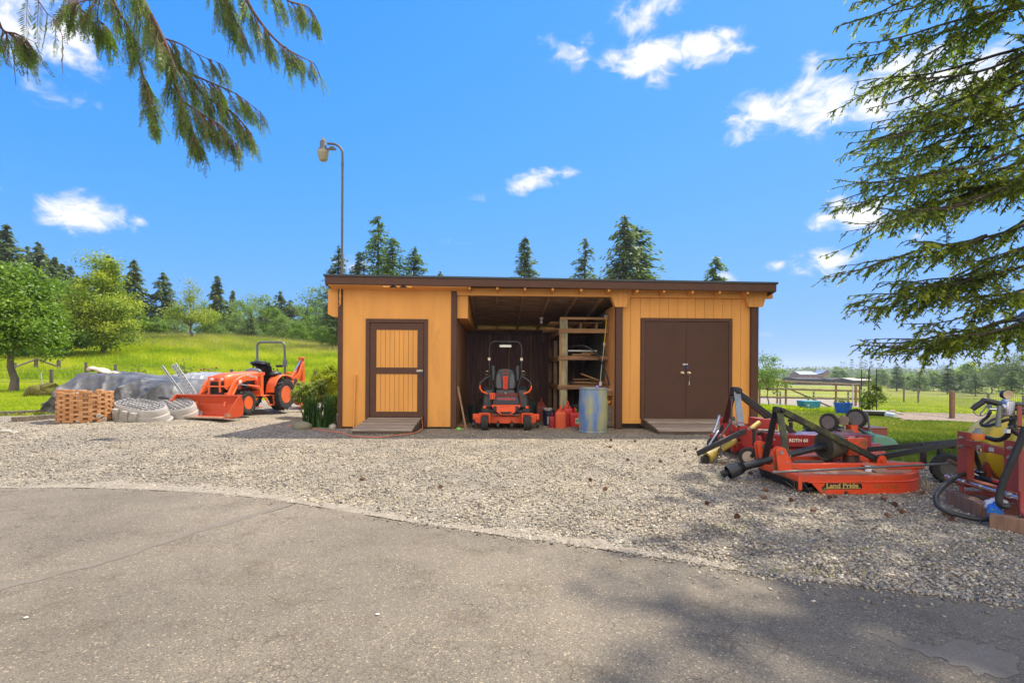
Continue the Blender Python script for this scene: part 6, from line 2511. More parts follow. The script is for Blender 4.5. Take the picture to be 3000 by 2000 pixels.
 # seat
 b = MB()
 b.box(-.29, .29, .52, 1.0, .80, .98)
 b.build('seat', charcoal, T, bevel=.07, seg=4)
 b = MB()
 b.box(-.3, .3, .52, .9, .78, .83)
 b.cyl((.0, .507, .9), (.0, .53, .9), .062, 20)
 b.build('seat_base', blackp, T, bevel=.02, seg=2)
 b = MB()
 MTX = Matrix.Translation((0, 0, 0))
 for ring in range(7):
  a = 2 * math.pi * ring / 7
  b.cyl((.034 * math.cos(a), .50, .9 + .034 * math.sin(a)), (.034 * math.cos(a), .508, .9 + .034 * math.sin(a)), .009, 6)
 b.cyl((0, .50, .9), (0, .508, .9), .018, 8)
 b.build('seat_badge', M('badge silver', (.45, .45, .4), .35, metal=.7), T)
 b = MB()
 prof = [(-.28, .96), (-.33, 1.05), (-.335, 1.25), (-.30, 1.42), (-.22, 1.535), (-.12, 1.57), (.12, 1.57), (.22, 1.535), (.30, 1.42), (.335, 1.25), (.33, 1.05), (.28, .96)]
 b.plate(prof, 'y', .90, 1.04)
 b.build('seat_back', M('seat back vinyl', (.045, .05, .058), .48, .1), T, bevel=.06, seg=4)
 for s in (-1, 1):
  b = MB()
  b.plate([(s * .11, .99), (s * .27, 1.0), (s * .295, 1.2), (s * .27, 1.37), (s * .2, 1.44), (s * .13, 1.3)], 'y', .87, .93)
  b.build('seat_bolster', M('grey bolster vinyl', (.105, .11, .118), .55, .08), T, bevel=.025, seg=3)
 b = MB()
 b.plate([(-.075, .985), (.075, .985), (.065, 1.18), (.085, 1.355), (-.085, 1.355), (-.065, 1.18)], 'y', .865, .9)
 b.build('seat_stripe', redl, T, bevel=.008)
 lettering('BAD BOY', .075, M('black lettering', (.01, .01, .01), .6), T, (0.0, .862, 1.17), (R(90), R(90), 0), sx=1.1)
 b = MB()
 for (p0, p1) in (((-.09, 1.51), (-.05, 1.53)), ((-.03, 1.54), (.03, 1.53)), ((.04, 1.52), (.06, 1.47)), ((.01, 1.46), (.07, 1.45)), ((-.08, 1.43), (-.02, 1.44)), ((-.02, 1.44), (.08, 1.425)), ((-.06, 1.49), (-.08, 1.46))):
  b.bar((p0[0], .893, p0[1]), (p1[0], .893, p1[1]), .012, .01)
 b.build('seat_stitching', redl, T)
 for s in (-1, 1):
  b = MB()
  b.box(s * .37 - .045, s * .37 + .045, .82, 1.12, 1.22, 1.66)
  b.build('armrest', charcoal, T, bevel=.035, seg=3)
 # roll bar
 b = MB()
 w, y0, zt_, rr = .475, 1.12, 2.02, .17
 path = [(-.33, .95, .85), (-.40, 1.02, 1.02), (-w, y0, 1.25), (-w, y0, zt_ - rr)] + [(-w + rr + rr * math.cos(R(a)), y0, zt_ - rr + rr * math.sin(R(a))) for a in (162, 144, 126, 108, 90)] + \
   [(w - rr + rr * math.cos(R(a)), y0, zt_ - rr + rr * math.sin(R(a))) for a in (90, 72, 54, 36, 18)] + [(w, y0, zt_ - rr), (w, y0, 1.25), (.40, 1.02, 1.02), (.33, .95, .85)]
 b.tube(path, .03, 10)
 b.build('roll_bar', M('satin black tube', (.03, .031, .035), .35, .1), T)
 for s in (-1, 1):
  b = MB()
  b.tube([(s * w - s * .04, y0, 1.62), (s * w + s * .04, y0, 1.62)], .017, 8)
  b.box(s * w - .037, s * w + .037, y0 - .037, y0 + .037, 1.56, 1.62)
  b.tube([(s * w + s * .02, y0 - .03, 1.30), (s * (w + .08), y0 - .03, 1.30)], .012, 8)
  b.tube(arc((s * (w + .07), y0 - .03, 1.26), .05, 0, 330, 12), .007, 6)
  b.build('hinge_pin', brass, T)
 b = MB()
 b.mat(0).box(-.185, .185, y0 - .05, y0 - .01, 1.87, 1.95)
 b.mat(1).box(-.172, .172, y0 - .055, y0 - .049, 1.882, 1.938)
 for x in (-.1, .1):
  b.mat(0).box(x - .02, x + .02, y0 - .03, y0, 1.94, 2.0)
 b.build('light_bar', [black, M('clear light bar lens', (.85, .85, .74), .3)], T, bevel=.004)
 # steering levers: black arms with orange grips
 for s in (-1, 1):
  b = MB()
  b.tube(spline([(s * .33, .85, .93), (s * .5, .7, 1.0), (s * .52, .62, 1.12), (s * .55, .6, 1.3), (s * .5, .62, 1.32)], 6)[:7], .02, 8)
  b.tube(spline([(s * .46, .66, 1.36), (s * .62, .6, 1.28), (s * .745, .55, 1.17), (s * .755, .53, 1.09)], 6), .021, 10)
  lv = b.build('steering_lever', charcoal, T)
  b = MB()
  b.tube(spline([(s * .755, .53, 1.10), (s * .75, .52, 1.02), (s * .68, .50, .93), (s * .60, .50, .90), (s * .53, .5, .87)], 6), .024, 10)
  b.build('grip', grip, lv)
 b = MB()
 for k in range(5):
  b.cyl((.36 + .025 * (k % 2), .5, .72 + .05 * k), (.36 + .025 * (k % 2), .47, .72 + .05 * k), .012, 8)
 b.tube([(-.36, .45, .62), (-.52, .55, .86)], .012, 8)
 b.tube([(.38, .5, .7), (.36, .48, 1.0)], .011, 8)
 b.ball((.36, .48, 1.01), .02, 8, 6)
 b.build('control_lever', blackp, T)
 # proportions: the upper works are slimmer and lower than the deck is wide
 low = ('foot_pan', 'toe_board', 'rubber_mount', 'deck_lift_pedal', 'side_pod', 'engine', 'seat_riser')
 high = ('seat', 'seat_base', 'seat_badge', 'seat_back', 'seat_bolster', 'seat_stripe', 'seat_stitching', 'armrest', 'steering_lever', 'control_lever')
 hoop = ('roll_bar', 'light_bar', 'hinge_pin')

 def zmap(z, k):
  if k == 0:
   return z if z < .7 else .7 + (z - .7) * .75
  return z if z < .55 else (.70 + (z - .80) * .81 if k == 1 else z * .97)
 done = set()
 for c in list(T.children):
  n = c.name.split('.')[0]
  k = 0 if n in low else 1 if n in high else 2 if n in hoop else None
  if n == 'lettering':
   seat_ = c.location.z > 1
   c.location.z = zmap(c.location.z, 1 if seat_ else 0)
   c.scale = (.78, .78, 1)
   continue
  if k is None:
   continue
  for q in [c] + list(c.children):
   if q.data.name in done:
    continue
   done.add(q.data.name)
   for v in q.data.vertices:
    v.co.x *= .80 if k == 2 else .76
    v.co.z = zmap(v.co.z, k)
   for mo in q.modifiers:
    mo.width *= .8


zero_turn()


# ---------------------------------------------------------------- shelves and clutter in the bay
def bay_clutter():
 lum = wood('pine shelf lumber', (.40, .22, .095), (.2, .1, .045), 2.5, (1, 9, 9), .75)
 lumd = wood('darker shelf lumber', (.25, .13, .06), (.11, .06, .03), 2.5, (1, 9, 9), .75)
 lumy = wood('shelf lumber along the depth', (.33, .18, .08), (.15, .08, .04), 2.5, (9, 1, 9), .75)
 postm = wood('weathered lichen post', (.33, .29, .17), (.15, .12, .07), 4, (7, 7, 1), .85)
 D0 = .75
 x0, x1 = SU(1640, D0), SU(1781, D0)
 T = thing('shelving_unit', 'rough timber shelving unit of four levels in the right half of the bay', 'shelves', (0, SH_Y, 0), SH_A)
 b = MB()
 b.box(SU(1640.5, D0) + .0, SU(1663, D0), D0 + .03, D0 + .15, 0, S(1650, 929, D0)[1])
 b.build('post', postm, T, bevel=.004)
 b = MB()
 b.box(SU(1640, D0) - .012, SU(1640, D0) + .03, D0 + .005, D0 + .03, S(1645, 1140, D0)[1], S(1645, 965, D0)[1])
 b.build('post', wood('upright shelf lumber', (.36, .2, .09), (.18, .09, .04), 2.5, (9, 9, 1), .75), T)
 for d in (2.0, 3.3):
  b = MB()
  b.box(x0, x0 + .09, d, d + .09, 0, 2.3 - .12 * d)
  b.build('post', studv, T)
 levels = [(929, 936, 0), (963, 975, 1), (1042, 1054, 1), (1128, 1140, 1)]
 for (ya, yb, deck) in levels:
  z1, z0 = S(1700, ya, D0)[1], S(1700, yb, D0)[1]
  b = MB()
  b.mat(0 if ya < 1000 else 1).box(x0 - (.03 if ya > 940 else 0), x1, D0 - .0, D0 + .028, z0, z1)
  b.build('shelf_rail', [lum, lumd], T, bevel=.002)
  if deck:
   b = MB()
   b.box(x0, x0 + .035, D0 + .16, 3.4, z0 - .02, z1 - .01)
   b.build('shelf_rail', lumy, T)
   b = MB()
   for k in range(5):
    b.box(x0 + .02, x1, D0 + .16 + .5 * k, D0 + .6 + .5 * k, z1 - .016 + .004 * (k % 2), z1 + .004 + .004 * (k % 2))
   b.build('shelf_board', lumd, T)
 # pallets and slats stored on the top shelf, sticking out to the left
 zz = S(1700, 963, D0)[1] + .01
 t = thing('wooden_pallet', 'bare wooden pallet stored on the top shelf of the bay', 'pallet', (0, SH_Y, 0), SH_A)
 for (za, off) in ((zz, -.30), (zz + .15, -.2)):
  for k in range(7):
   d = 1.0 + .2 * k
   b = MB()
   b.box(x0 + off, x1 - .1, d, d + .1, za, za + .018)
   if k < 6:
    b.build('slat', lum, t)
 for u in (x0 + .05, x0 + .5, x1 - .25):
  b = MB()
  b.box(u, u + .05, .98, 2.35, zz + .02, zz + .148)
  b.build('bearer', lumy, t)
 # things on the shelves
 def put(name, lab, cat, b, mats, group=None, bevel=0, smooth=38):
  o = b.build(name, mats, bevel=bevel, smooth=smooth)
  o.location, o.rotation_euler = (0, SH_Y, 0), (0, 0, SH_A)
  return tag(o, lab, cat, group)
 z3 = S(1700, 1042, D0)[1] + .012
 z4 = S(1700, 1128, D0)[1] + .012
 b = MB()
 b.box(x0 + .2, x1 - .25, D0 + .05, D0 + .5, z3 + .09, z3 + .125)
 put('flat_sheet', 'pale grey flat panel lying on boards on the second shelf', 'sheet', b, M('pale grey panel', (.4, .42, .4), .5, .1), bevel=.004)
 b = MB()
 b.box(x0 + .3, x1 - .4, D0 + .02, D0 + .3, z3 + .005, z3 + .03)
 put('shelf_plank', 'light plank under the grey panel on the second shelf', 'plank', b, lum)
 b = MB()
 b.box(x1 - .6, x1 - .3, D0 + .1, D0 + .6, z3 + .032, z3 + .085)
 put('shelf_plank', 'short block of wood under the right end of the grey panel', 'plank', b, lumd)
 planks = [(.62, .0, .25, .0, 0, 'split board at the bottom of the lumber heap on the lower shelf'), (.55, .03, .2, .1, .02, 'split board on top of the lower heap of boards, angled left'), (.58, .10, .3, -.06, .0, 'thick plank across the right of the lower shelf'), (.5, .15, .2, .05, .35, 'tan board tilted up on top of the lower shelf heap'),
    (.4, .012, .1, -.2, .0, 'dark offcut at the front of the lower shelf'), (.36, .05, .35, .12, .05, 'reddish offcut behind the tilted tan board')]
 for i, (l, dz, dd, az, ti, lab) in enumerate(planks):
  b = MB()
  cx = x0 + .42 + .12 * i
  Mx = Matrix.Translation((cx, D0 + .1 + dd, z4 + dz + .02)) @ Matrix.Rotation(az, 4, 'Z') @ Matrix.Rotation(ti, 4, 'Y')
  b.box(-l / 2, l / 2, -.06, .06, -.012, .014, Mx)
  put('split_board', lab, 'board', b, lum if i % 2 else lumd, 'boards on the lower shelf')
 b = MB()
 b.lathe([(.028, 0), (.036, 0), (.036, .3), (.028, .3), (.028, 0)], 14, Matrix.Translation((x0 + .31, D0 + .02, z4 + .04)) @ Matrix.Rotation(R(-90), 4, 'X'))
 put('pipe_offcut', 'black pipe end facing out on the lower shelf', 'pipe', b, blackp)
 # long bowed black hose
 b = MB()
 hp = [S(1665, 1016, D0 + .3), S(1690, 1012, D0 + .1), S(1715, 1014, D0 - .05), S(1742, 1030, D0 - .08), S(1760, 1055, D0 - .1), S(1773, 1085, D0 - .1), S(1781, 1112, D0 - .12), S(1785, 1130, D0 - .12)]
 b.tube(spline([(u, d, z) for (u, z), d in zip(hp, (D0 + .3, D0 + .1, D0 - .05, D0 - .08, D0 - .1, D0 - .1, D0 - .12, D0 - .12))], 6), .018, 8)
 put('black_pipe', 'long bowed black plastic pipe hanging out of the second shelf', 'pipe', b, blackp)
 # yellow cord, white cord, outlet
 b = MB()
 cd = D0 - .03
 b.tube(spline([(u, cd, z) for u, z in (S(1778, 932, cd), S(1775, 955, cd), S(1773, 980, cd), S(1770, 1006, cd))], 5), .010, 6)
 put('yellow_cord', 'yellow extension cord hanging down beside the shelves', 'cord', b, M('yellow cord', (.8, .5, .01), .5, .05))
 b = MB()
 b.tube(spline([(u, cd, z) for u, z in (S(1770, 1010, cd), S(1767, 1040, cd), S(1764, 1060, cd), S(1761, 1090, cd), S(1759, 1118, cd))], 5), .008, 6)
 u, z = S(1759, 1122, cd)
 b.box(u - .028, u + .028, cd - .02, cd + .02, z - .06, z + .03)
 u, z = S(1770, 1010, cd)
 b.box(u - .02, u + .02, cd - .015, cd + .015, z - .02, z + .05)
 put('white_cord', 'white cord with an outlet box plugged into the yellow one', 'cord', b, M('white cord plastic', (.6, .58, .5), .45, .08))
 # blue plastic barrel
 p = P(1737, 1266, 10.72)
 t = thing('plastic_barrel', 'blue plastic barrel with yellow paint streaks in front of the shelves', 'barrel', (p.x, 10.72, 0), .3)
 b = MB()
 r = .285
 prof = [(0, .015), (r - .03, .012), (r - .005, .0), (r + .008, .015), (r + .008, .03), (r - .006, .045)]
 for i in range(11):
  zz_ = .06 + .8 * i / 10
  prof.append((r + .012 * math.sin(math.pi * i / 10) + (.008 if i in (3, 7) else 0), zz_))
 prof += [(r - .004, .895), (r + .012, .905), (r + .012, .93), (r - .01, .935), (r - .02, .915), (0, .915)]
 b.lathe(prof, 48)
 bm = M('barrel blue', (.085, .18, .42), .55, .15, 4, .08, 50, dirt=(.40, .36, .07), damt=.85, dscale=3.2, stretch=(1, 1, .25), fade=(.25, .30, .36), famt=.55)
 b.build('body', bm, t, smooth=50)
 b = MB()
 b.box(.02, .07, -.12, -.07, .915, .985)
 b.build('bung', M('violet cap', (.3, .22, .5), .4), t, bevel=.008)
 # low wooden stand at the right post
 d = .28
 a0, a1 = SU(1770, d), SU(1802, d)
 zt_ = S(1790, 1147, d)[1]
 t = thing('wooden_stand', 'rough wooden stand with a cubby between the barrel and the brown post', 'stand', (0, SH_Y, 0), SH_A)
 b = MB()
 b.box(a0 - .25, a1, d, d + .5, zt_ - .0, zt_ + .03)
 b.build('top', lum, t)
 for (u, m_) in ((a1 - .04, 1),):
  b = MB()
  b.box(u, u + .04, d + .005, d + .045, 0, zt_ - .002)
  b.build('leg', lum, t)
 b = MB()
 b.box(a0 - .22, a1 - .042, d + .012, d + .03, zt_ - .09, zt_ - .003)
 b.build('rail', lum, t)
 b = MB()
 zc = S(1790, 1187, d)[1]
 b.box(a0 - .25, a1 - .045, d + .01, d + .45, zc - .03, zc)
 b.build('shelf', lum, t)
 b = MB()
 b.box(a0 - .25, a1 - .043, d + .014, d + .03, .03, zc - .034)
 b.build('front_panel', M('grey board', (.2, .17, .13), .85, .3, 5, stretch=(1, 1, 5)), t)
 b = MB()
 u, z = S(1783, 1177, d + .1)
 b.ball((u, d + .15, zc + .06), (.085, .08, .06), 14, 9)
 put('gourd', 'round tan gourd lying in the cubby of the wooden stand', 'gourd', b, M('tan gourd skin', (.5, .27, .1), .5, .15), smooth=60)
 b = MB()
 b.add([(a0 - .05, d + .02, zt_ + .035), (a1 - .02, d + .03, zt_ + .035), (a1 - .05, d + .3, zt_ + .038), (a0 - .06, d + .28, zt_ + .038), (a0 - .05, d + .02, zt_ + .045), (a1 - .02, d + .03, zt_ + .042), (a1 - .05, d + .3, zt_ + .05), (a0 - .06, d + .28, zt_ + .055)],
   [(0, 3, 2, 1), (4, 5, 6, 7), (0, 1, 5, 4), (1, 2, 6, 5), (2, 3, 7, 6), (3, 0, 4, 7)])
 put('pale_cloth', 'pale folded cloth on top of the wooden stand', 'cloth', b, M('pale cloth', (.5, .48, .46), .9, .1))

 # fuel cans
 def can(lab, px, py, d, w, h, dp, matc, funnel=False, cat='fuel can', lean=0.0, cap=None, label_=False, rz=0.0):
  u = SU(px, d)
  q = SW(u, d, 0)
  t = thing('fuel_can', lab, cat, q, SH_A + rz, 'fuel cans in the bay')
  b = MB()
  hb = h * .72
  vs, fs = [], []
  lv = [(.94, 0), (1, .03), (1, hb * .8), (.96, hb * .93), (.75, hb * .99), (.45, hb * 1.02)]
  n = 28
  for (k, z) in lv:
   for j in range(n):
    a = 2 * math.pi * j / n
    e = .45
    vs.append((w / 2 * k * math.copysign(abs(math.cos(a)) ** e, math.cos(a)), dp / 2 * k * math.copysign(abs(math.sin(a)) ** e, math.sin(a)), z))
  for i in range(len(lv) - 1):
   for j in range(n):
    fs.append((i * n + j, i * n + (j + 1) % n, (i + 1) * n + (j + 1) % n, (i + 1) * n + j))
  fs.append(tuple((len(lv) - 1) * n + j for j in range(n)))
  b.add(vs, fs)
  b.build('body', matc, t, smooth=60)
  b = MB()
  b.tube(spline([(-.0, -dp * .35, hb * .95), (.0, -dp * .38, hb * 1.2), (0, -dp * .1, hb * 1.3), (0, dp * .25, hb * 1.18), (0, dp * .33, hb * .98)], 5), w * .075, 8)
  b.build('handle', matc, t, smooth=60)
  b = MB()
  if funnel:
   b.lathe([(.0, h * .98), (.004, h * 1.0), (.012, h * .98), (.018, h * .86), (w * .30, h * .76), (w * .32, h * .72), (w * .3, h * .72)], 20, Matrix.Translation((0, dp * .15, .0)))
   b.build('funnel', M('orange red funnel', (.62, .085, .03), .5, .1), t)
  else:
   b.cyl((w * .12, dp * .2, hb * .98), (w * .2, dp * .1, hb * 1.22), w * .06, 10)
   b.build('spout', cap or matc, t)
  if label_:
   b = MB()
   b.box(w * .02, w * .42, -dp / 2 - .003, -dp / 2 + .02, hb * .25, hb * .62)
   lb_ = b.build('label', M('white paper label', (.6, .62, .55), .6), t)
   for k in range(3):
    b = MB()
    b.box(w * .06 + .035 * k, w * .06 + .025 + .035 * k, -dp / 2 - .005, -dp / 2, hb * .3, hb * .56)
    b.build('label_block', M('green print', (.05, .2, .12), .6), lb_)
  return t
 oc = M('faded orange can plastic', (.66, .10, .03), .45, .12, 5, .06, 60, dirt=(.45, .12, .06), damt=.3)
 rc = M('red can plastic', (.50, .025, .025), .42, .12, 5, .06, 60)
 rd = M('dusty dark red can', (.24, .05, .035), .65, .2, 6)
 gr = M('green cap', (.2, .5, .03), .4)
 can('orange fuel can with an orange funnel on top, in front of the red ones', 1643, 1248, .25, .25, .52, .2, oc, True)
 can('red fuel can with a funnel, between the orange can and the labelled red can', 1664, 1240, .55, .24, .60, .22, rc, True)
 can('red fuel can with a white label and green cap next to the barrel', 1684, 1240, .5, .26, .46, .22, rc, False, cap=gr, label_=True)
 can('small dark red fuel can left of the orange one', 1618, 1243, .3, .13, .36, .14, M('crimson can plastic', (.30, .012, .02), .4, .1), False)
 can('dusty brownish red old can standing at the back near the mower', 1586, 1222, 1.7, .26, .60, .2, rd, True)
 # dark blue bucket with rags
 q = SW(SU(1609, .75), .75)
 t = thing('plastic_bucket', 'dark blue ribbed bucket full of rags behind the orange fuel can', 'bucket', q, 0)
 b = MB()
 b.lathe([(.0, .01), (.12, .0), (.13, .06), (.145, .28), (.155, .285), (.155, .3), (.147, .31), (.155, .335), (.155, .35), (.147, .36), (.135, .36), (.12, .2), (0, .2)], 26)
 b.build('body', M('dark navy plastic', (.018, .025, .055), .4, .15), t)
 b = MB()
 for k in range(6):
  b.ball((rnd.uniform(-.07, .07), rnd.uniform(-.07, .07), .34 + rnd.uniform(0, .06)), (.07, .05, .03), 8, 6)
 b.build('rags', M('dirty rags', (.3, .26, .22), .9, .4, 12), t, smooth=70)
 b = MB()
 b.box(-.05, .03, -.146, -.138, .05, .22)
 b.build('label', M('label grey', (.35, .36, .33), .6), t)
 # dark bins
 for (px, d, rx, h, c_, lab) in ((1391, 1.3, .17, .42, (.012, .03, .028), 'dark green bin behind the left side of the riding mower'), (1566, 2.0, .17, .45, (.012, .06, .045), 'dark teal bin at the back right of the riding mower'), (1690, 1.2, .26, .46, (.02, .022, .028), 'large black tub under the lowest shelf')):
  q = SW(SU(px, d), d)
  b = MB()
  b.lathe([(.0, .01), (rx * .8, 0), (rx * .97, h * .92), (rx * 1.05, h * .93), (rx * 1.05, h), (rx * .95, h), (rx * .8, .03), (0, .03)], 24)
  o = b.build('bin', M('bin plastic %.2f' % px, c_, .45, .15))
  o.location = q
  tag(o, lab, 'bin')
 q = SW(SU(1563, 1.2), 1.2)
 b = MB()
 b.ball((0, 0, .1), (.09, .08, .13), 12, 8)
 b.v = [(x + .015 * math.sin(z * 60 + y * 40), y + .012 * math.sin(x * 70), z) for x, y, z in b.v]
 o = b.build('plastic_bag', M('milky bag', (.25, .22, .2), .4, .3), smooth=60)
 o.location = q
 tag(o, 'small crumpled plastic bag behind the right drive wheel of the mower', 'bag')
 q = SW(SU(1687, -.1), -.1)
 b = MB()
 b.lathe([(0, .012), (.08, .01), (.095, 0), (.1, .008), (.085, .02), (0, .022)], 22)
 o = b.build('can_lid', steel)
 o.location, o.rotation_euler = (q.x, q.y, .03), (.25, .1, 0)
 tag(o, 'round metal lid lying on the ground between the red can and the barrel', 'lid')
 # leaning stake and other small things by the left jamb
 b = MB()
 A, B = S(1366, 1247, -.25), S(1339, 1132, .02)
 b.bar((A[0], -.25, .0), (B[0] + .02, .02, B[1]), .035, .02, up=(0, -1, 0))
 put('wooden_stake', 'thin grey wooden stake leaning on the left jamb of the bay', 'stake', b, studv)
 q = SW(SU(1344, -.3), -.3)
 b = MB()
 b.lathe([(0, .0), (.045, .005), (.05, .03), (.046, .032), (.03, .012), (0, .01)], 16)
 b.bar((.04, 0, .02), (.12, .02, .015), .02, .012)
 o = b.build('plastic_scoop', M('lime green plastic', (.25, .6, .12), .4))
 o.location, o.rotation_euler = (q.x, q.y, .02), (.3, .2, .2)
 tag(o, 'small lime green plastic scoop on the ground by the bay', 'scoop')
 b = MB()
 a0_ = SU(1340, .3)
 b.box(a0_, a0_ + .25, .2, .5, .0, .07)
 put('wood_offcut', 'short wood offcut on the ground inside the left jamb', 'wood', b, lumd)
 b = MB()
 b.box(-.04, .04, -.06, .06, 0, .05)
 b.tube(arc((0, 0, .05), .03, 0, 180, 8), .006, 6)
 q = S(1774, 926, .9)
 o = b.build('junction_box', zinc)
 o.location, o.rotation_euler = SW(q[0], .9, S(1774, 929, .75)[1]), (0, 0, 0)
 tag(o, 'small metal box on the upper right corner of the shelves', 'box')


bay_clutter()
# ---------------------------------------------------------------- implements parked on the right
def rotary_cutter():
 o = Vector((3.0, 5.34, 0))
 rz = R(3.5)
 T = thing('rotary_cutter', 'orange rotary brush cutter with black hitch bars and lettering on its side', 'brush cutter', o, rz)
 inv = (Matrix.Translation(o) @ Matrix.Rotation(rz, 4, 'Z')).inverted()

 def w(px, py, y):
  return inv @ P(px, py, y)
 worn = M('cutter orange paint', (.66, .072, .018), .45, .1, 5, .08, 60, dirt=(.18, .085, .035), damt=.5, dscale=5, coat=.05)
 dusty = M('dusty cutter deck', (.60, .085, .025), .75, .15, 5, .25, 50, dirt=(.33, .19, .105), damt=1.15, dscale=2.6)
 # deck top
 xa, yb = 1.0, 1.45
 out = [(0, 0), (xa, 0)] + [(xa + .72 * math.sin(R(a)), yb / 2 - yb / 2 * math.cos(R(a))) for a in range(8, 180, 8)] + [(xa, yb), (.42, yb), (0, .86)]
 b = MB()
 b.mat(0).plate(out, 'z', .135, .20)
 b.mat(1).plate([((x - .8) * .93 + .8 + (.03 if x < .2 else 0), (y - .72) * .93 + .72) for x, y in out], 'z', .2005, .2035)
 b.build('deck', [worn, dusty], T, bevel=.028, seg=4, smooth=50)
 # side skirt following the rim
 rim = [(.10, -.004), (.3, -.004), (.6, -.004), (.9, -.004), (xa, -.004)] + [(xa + .724 * math.sin(R(a)), yb / 2 - (yb / 2 + .004) * math.cos(R(a))) for a in range(8, 181, 8)] + [(.42, yb + .004), (.03, .9)]
 b = MB()
 n = len(rim)
 vs, fs = [], []
 for i, (x, y) in enumerate(rim):
  cx, cy = .8 - x, .72 - y
  l_ = math.hypot(cx, cy)
  ix, iy = x + cx / l_ * .012, y + cy / l_ * .012
  zb = .004
  xo = .15 if i in (0, n - 1) else 0
  vs += [(x, y, .16), (x + xo, y, zb), (ix + xo, iy, zb), (ix, iy, .16)]
 for i in range(n - 1):
  a = 4 * i
  fs += [(a, a + 4, a + 5, a + 1)[::-1], (a + 1, a + 5, a + 6, a + 2)[::-1], (a + 2, a + 6, a + 7, a + 3)[::-1]]
 fs += [(0, 1, 2, 3), (4 * n - 1, 4 * n - 2, 4 * n - 3, 4 * n - 4)]
 b.add(vs, [f[::-1] for f in fs])
 sk = b.build('side_skirt', M('cutter side paint', (.70, .062, .016), .4, .08, 5, .06, 60, dirt=(.24, .11, .04), damt=.42, dscale=6, coat=.05), T, smooth=50)
 b = MB()
 vs, fs = [], []
 for i, (x, y) in enumerate(rim[:-1]):
  cx, cy = .8 - x, .72 - y
  l_ = math.hypot(cx, cy)
  vs += [(x - cx / l_ * .012, y - cy / l_ * .012, .132), (x, y, .124), (x, y, .140)]
 for i in range(len(rim) - 2):
  a = 3 * i
  fs += [(a, a + 3, a + 4, a + 1), (a + 2, a + 5, a + 3, a)]
 b.add(vs, fs)
 b.build('rim_lip', worn, T, smooth=0)
 # lettering plate
 b = MB()
 gold = M('faded gold lettering', (.50, .36, .10), .5, .2, 20)
 c = w(2468, 1424, 5.36)
 bl = M('black sticker', (.012, .012, .012), .45, .1)
 lw, lh = .215, .032
 b.plate([(c.x - lw, c.z - lh), (c.x + lw, c.z - lh), (c.x + lw + .006, c.z - .0), (c.x + lw - .01, c.z + lh * .8), (c.x - lw + .03, c.z + lh), (c.x - lw + .02, c.z + .01), (c.x - lw - .006, c.z - .01)], 'y', -.0062, -.0045)
 lp = b.build('name_plate', bl, sk)
 lettering('Land Pride', .067, gold, sk, (c.x, -.0066, c.z + .006), (R(90), 0, 0), sx=1.22, off=.0018)
 b = MB()
 b.box(c.x - lw + .012, c.x + lw - .012, -.0072, -.0062, c.z - lh + .007, c.z - lh + .013)
 b.build('gold_line', gold, sk)
 c2 = w(2590, 1423, 5.42)
 lettering('RCR1860', .055, M('worn olive lettering', (.28, .12, .025), .6), sk, (c2.x, -.0052, c2.z), (R(90), 0, 0), sx=1.25)
 # rubber front skirts
 for (y0, y1) in ((.0, .62), (.63, .85)):
  b = MB()
  b.add([(.02, y0, .17), (.02, y1, .17), (.08, y1, .01), (.13, y0 + .01, .01), (.035, y0, .17), (.035, y1, .17), (.095, y1, .01), (.145, y0 + .01, .01)],
    [(0, 1, 2, 3), (7, 6, 5, 4), (0, 4, 5, 1), (1, 5, 6, 2), (2, 6, 7, 3), (3, 7, 4, 0)])
  k = b.build('front_skirt', M('black rubber sheet', (.022, .025, .03), .6, .15, 8, dirt=(.06, .07, .09), damt=.3, dscale=5), T)
  b = MB()
  for i in range(4):
   yy = y0 + (y1 - y0) * (i + .5) / 4
   b.cyl((.015, yy, .155), (.025, yy, .155), .009, 7)
  b.build('skirt_bolts', steel, k)
 b = MB()
 b.box(-.012, .02, -.01, .86, .15, .205)
 b.box(-.012, .03, -.014, .006, .05, .222)
 b.build('front_lip', worn, T, bevel=.006)
 # deck rails front to back
 for yy in (.30, .80):
  b = MB()
  b.box(.02, 1.62 if yy > .5 else 1.66, yy, yy + .075, .2036, .27)
  b.build('deck_rail', worn, T, bevel=.008)
 b = MB()
 a = w(2560, 1372, 5.55)
 b.add([(a.x, .1, .2045), (a.x + .2, .02 + .06, .2045), (a.x + .1, .3, .26), (a.x - .03, .3, .26), (a.x, .1, .21), (a.x + .2, .08, .21), (a.x + .1, .3, .266), (a.x - .03, .3, .266)],
   [(0, 3, 2, 1), (4, 5, 6, 7), (0, 1, 5, 4), (1, 2, 6, 5), (2, 3, 7, 6), (3, 0, 4, 7)])
 b.build('brace_plate', dusty, T)
 # clevis lugs
 for (pb, pt, y) in (((2292, 1374), (2276, 1309), 5.64), ((2240, 1355), (2222, 1292), 6.07)):
  A, B = w(*pb, y), w(*pt, y)
  for k in (-.035, .035):
   b = MB()
   b.plate([(A.x - .07, .2), (A.x + .13, .2), (B.x + .095, B.z - .06), (B.x + .075, B.z - .012), (B.x + .04, B.z + .004), (B.x - .0, B.z), (B.x - .035, B.z - .03), (B.x - .03, B.z - .075)], 'y', A.y + k - .007, A.y + k + .007)
   lg = b.build('hitch_lug', worn, T, bevel=.002)
   b = MB()
   b.cyl((B.x + .025, A.y + k - .02, B.z - .05), (B.x + .025, A.y + k + .02, B.z - .05), .022, 8)
   b.cyl((B.x + .09, A.y + k - .012, .29), (B.x + .09, A.y + k + .012, .29), .012, 8)
   b.build('hitch_pin', steel, lg)
 # A frame
 moss = M('mossy black paint', (.018, .018, .016), .5, .2, 6, dirt=(.10, .12, .025), damt=.6, dscale=5, stretch=(1, 1, .4))
 ap = w(2279, 1200, 5.85)
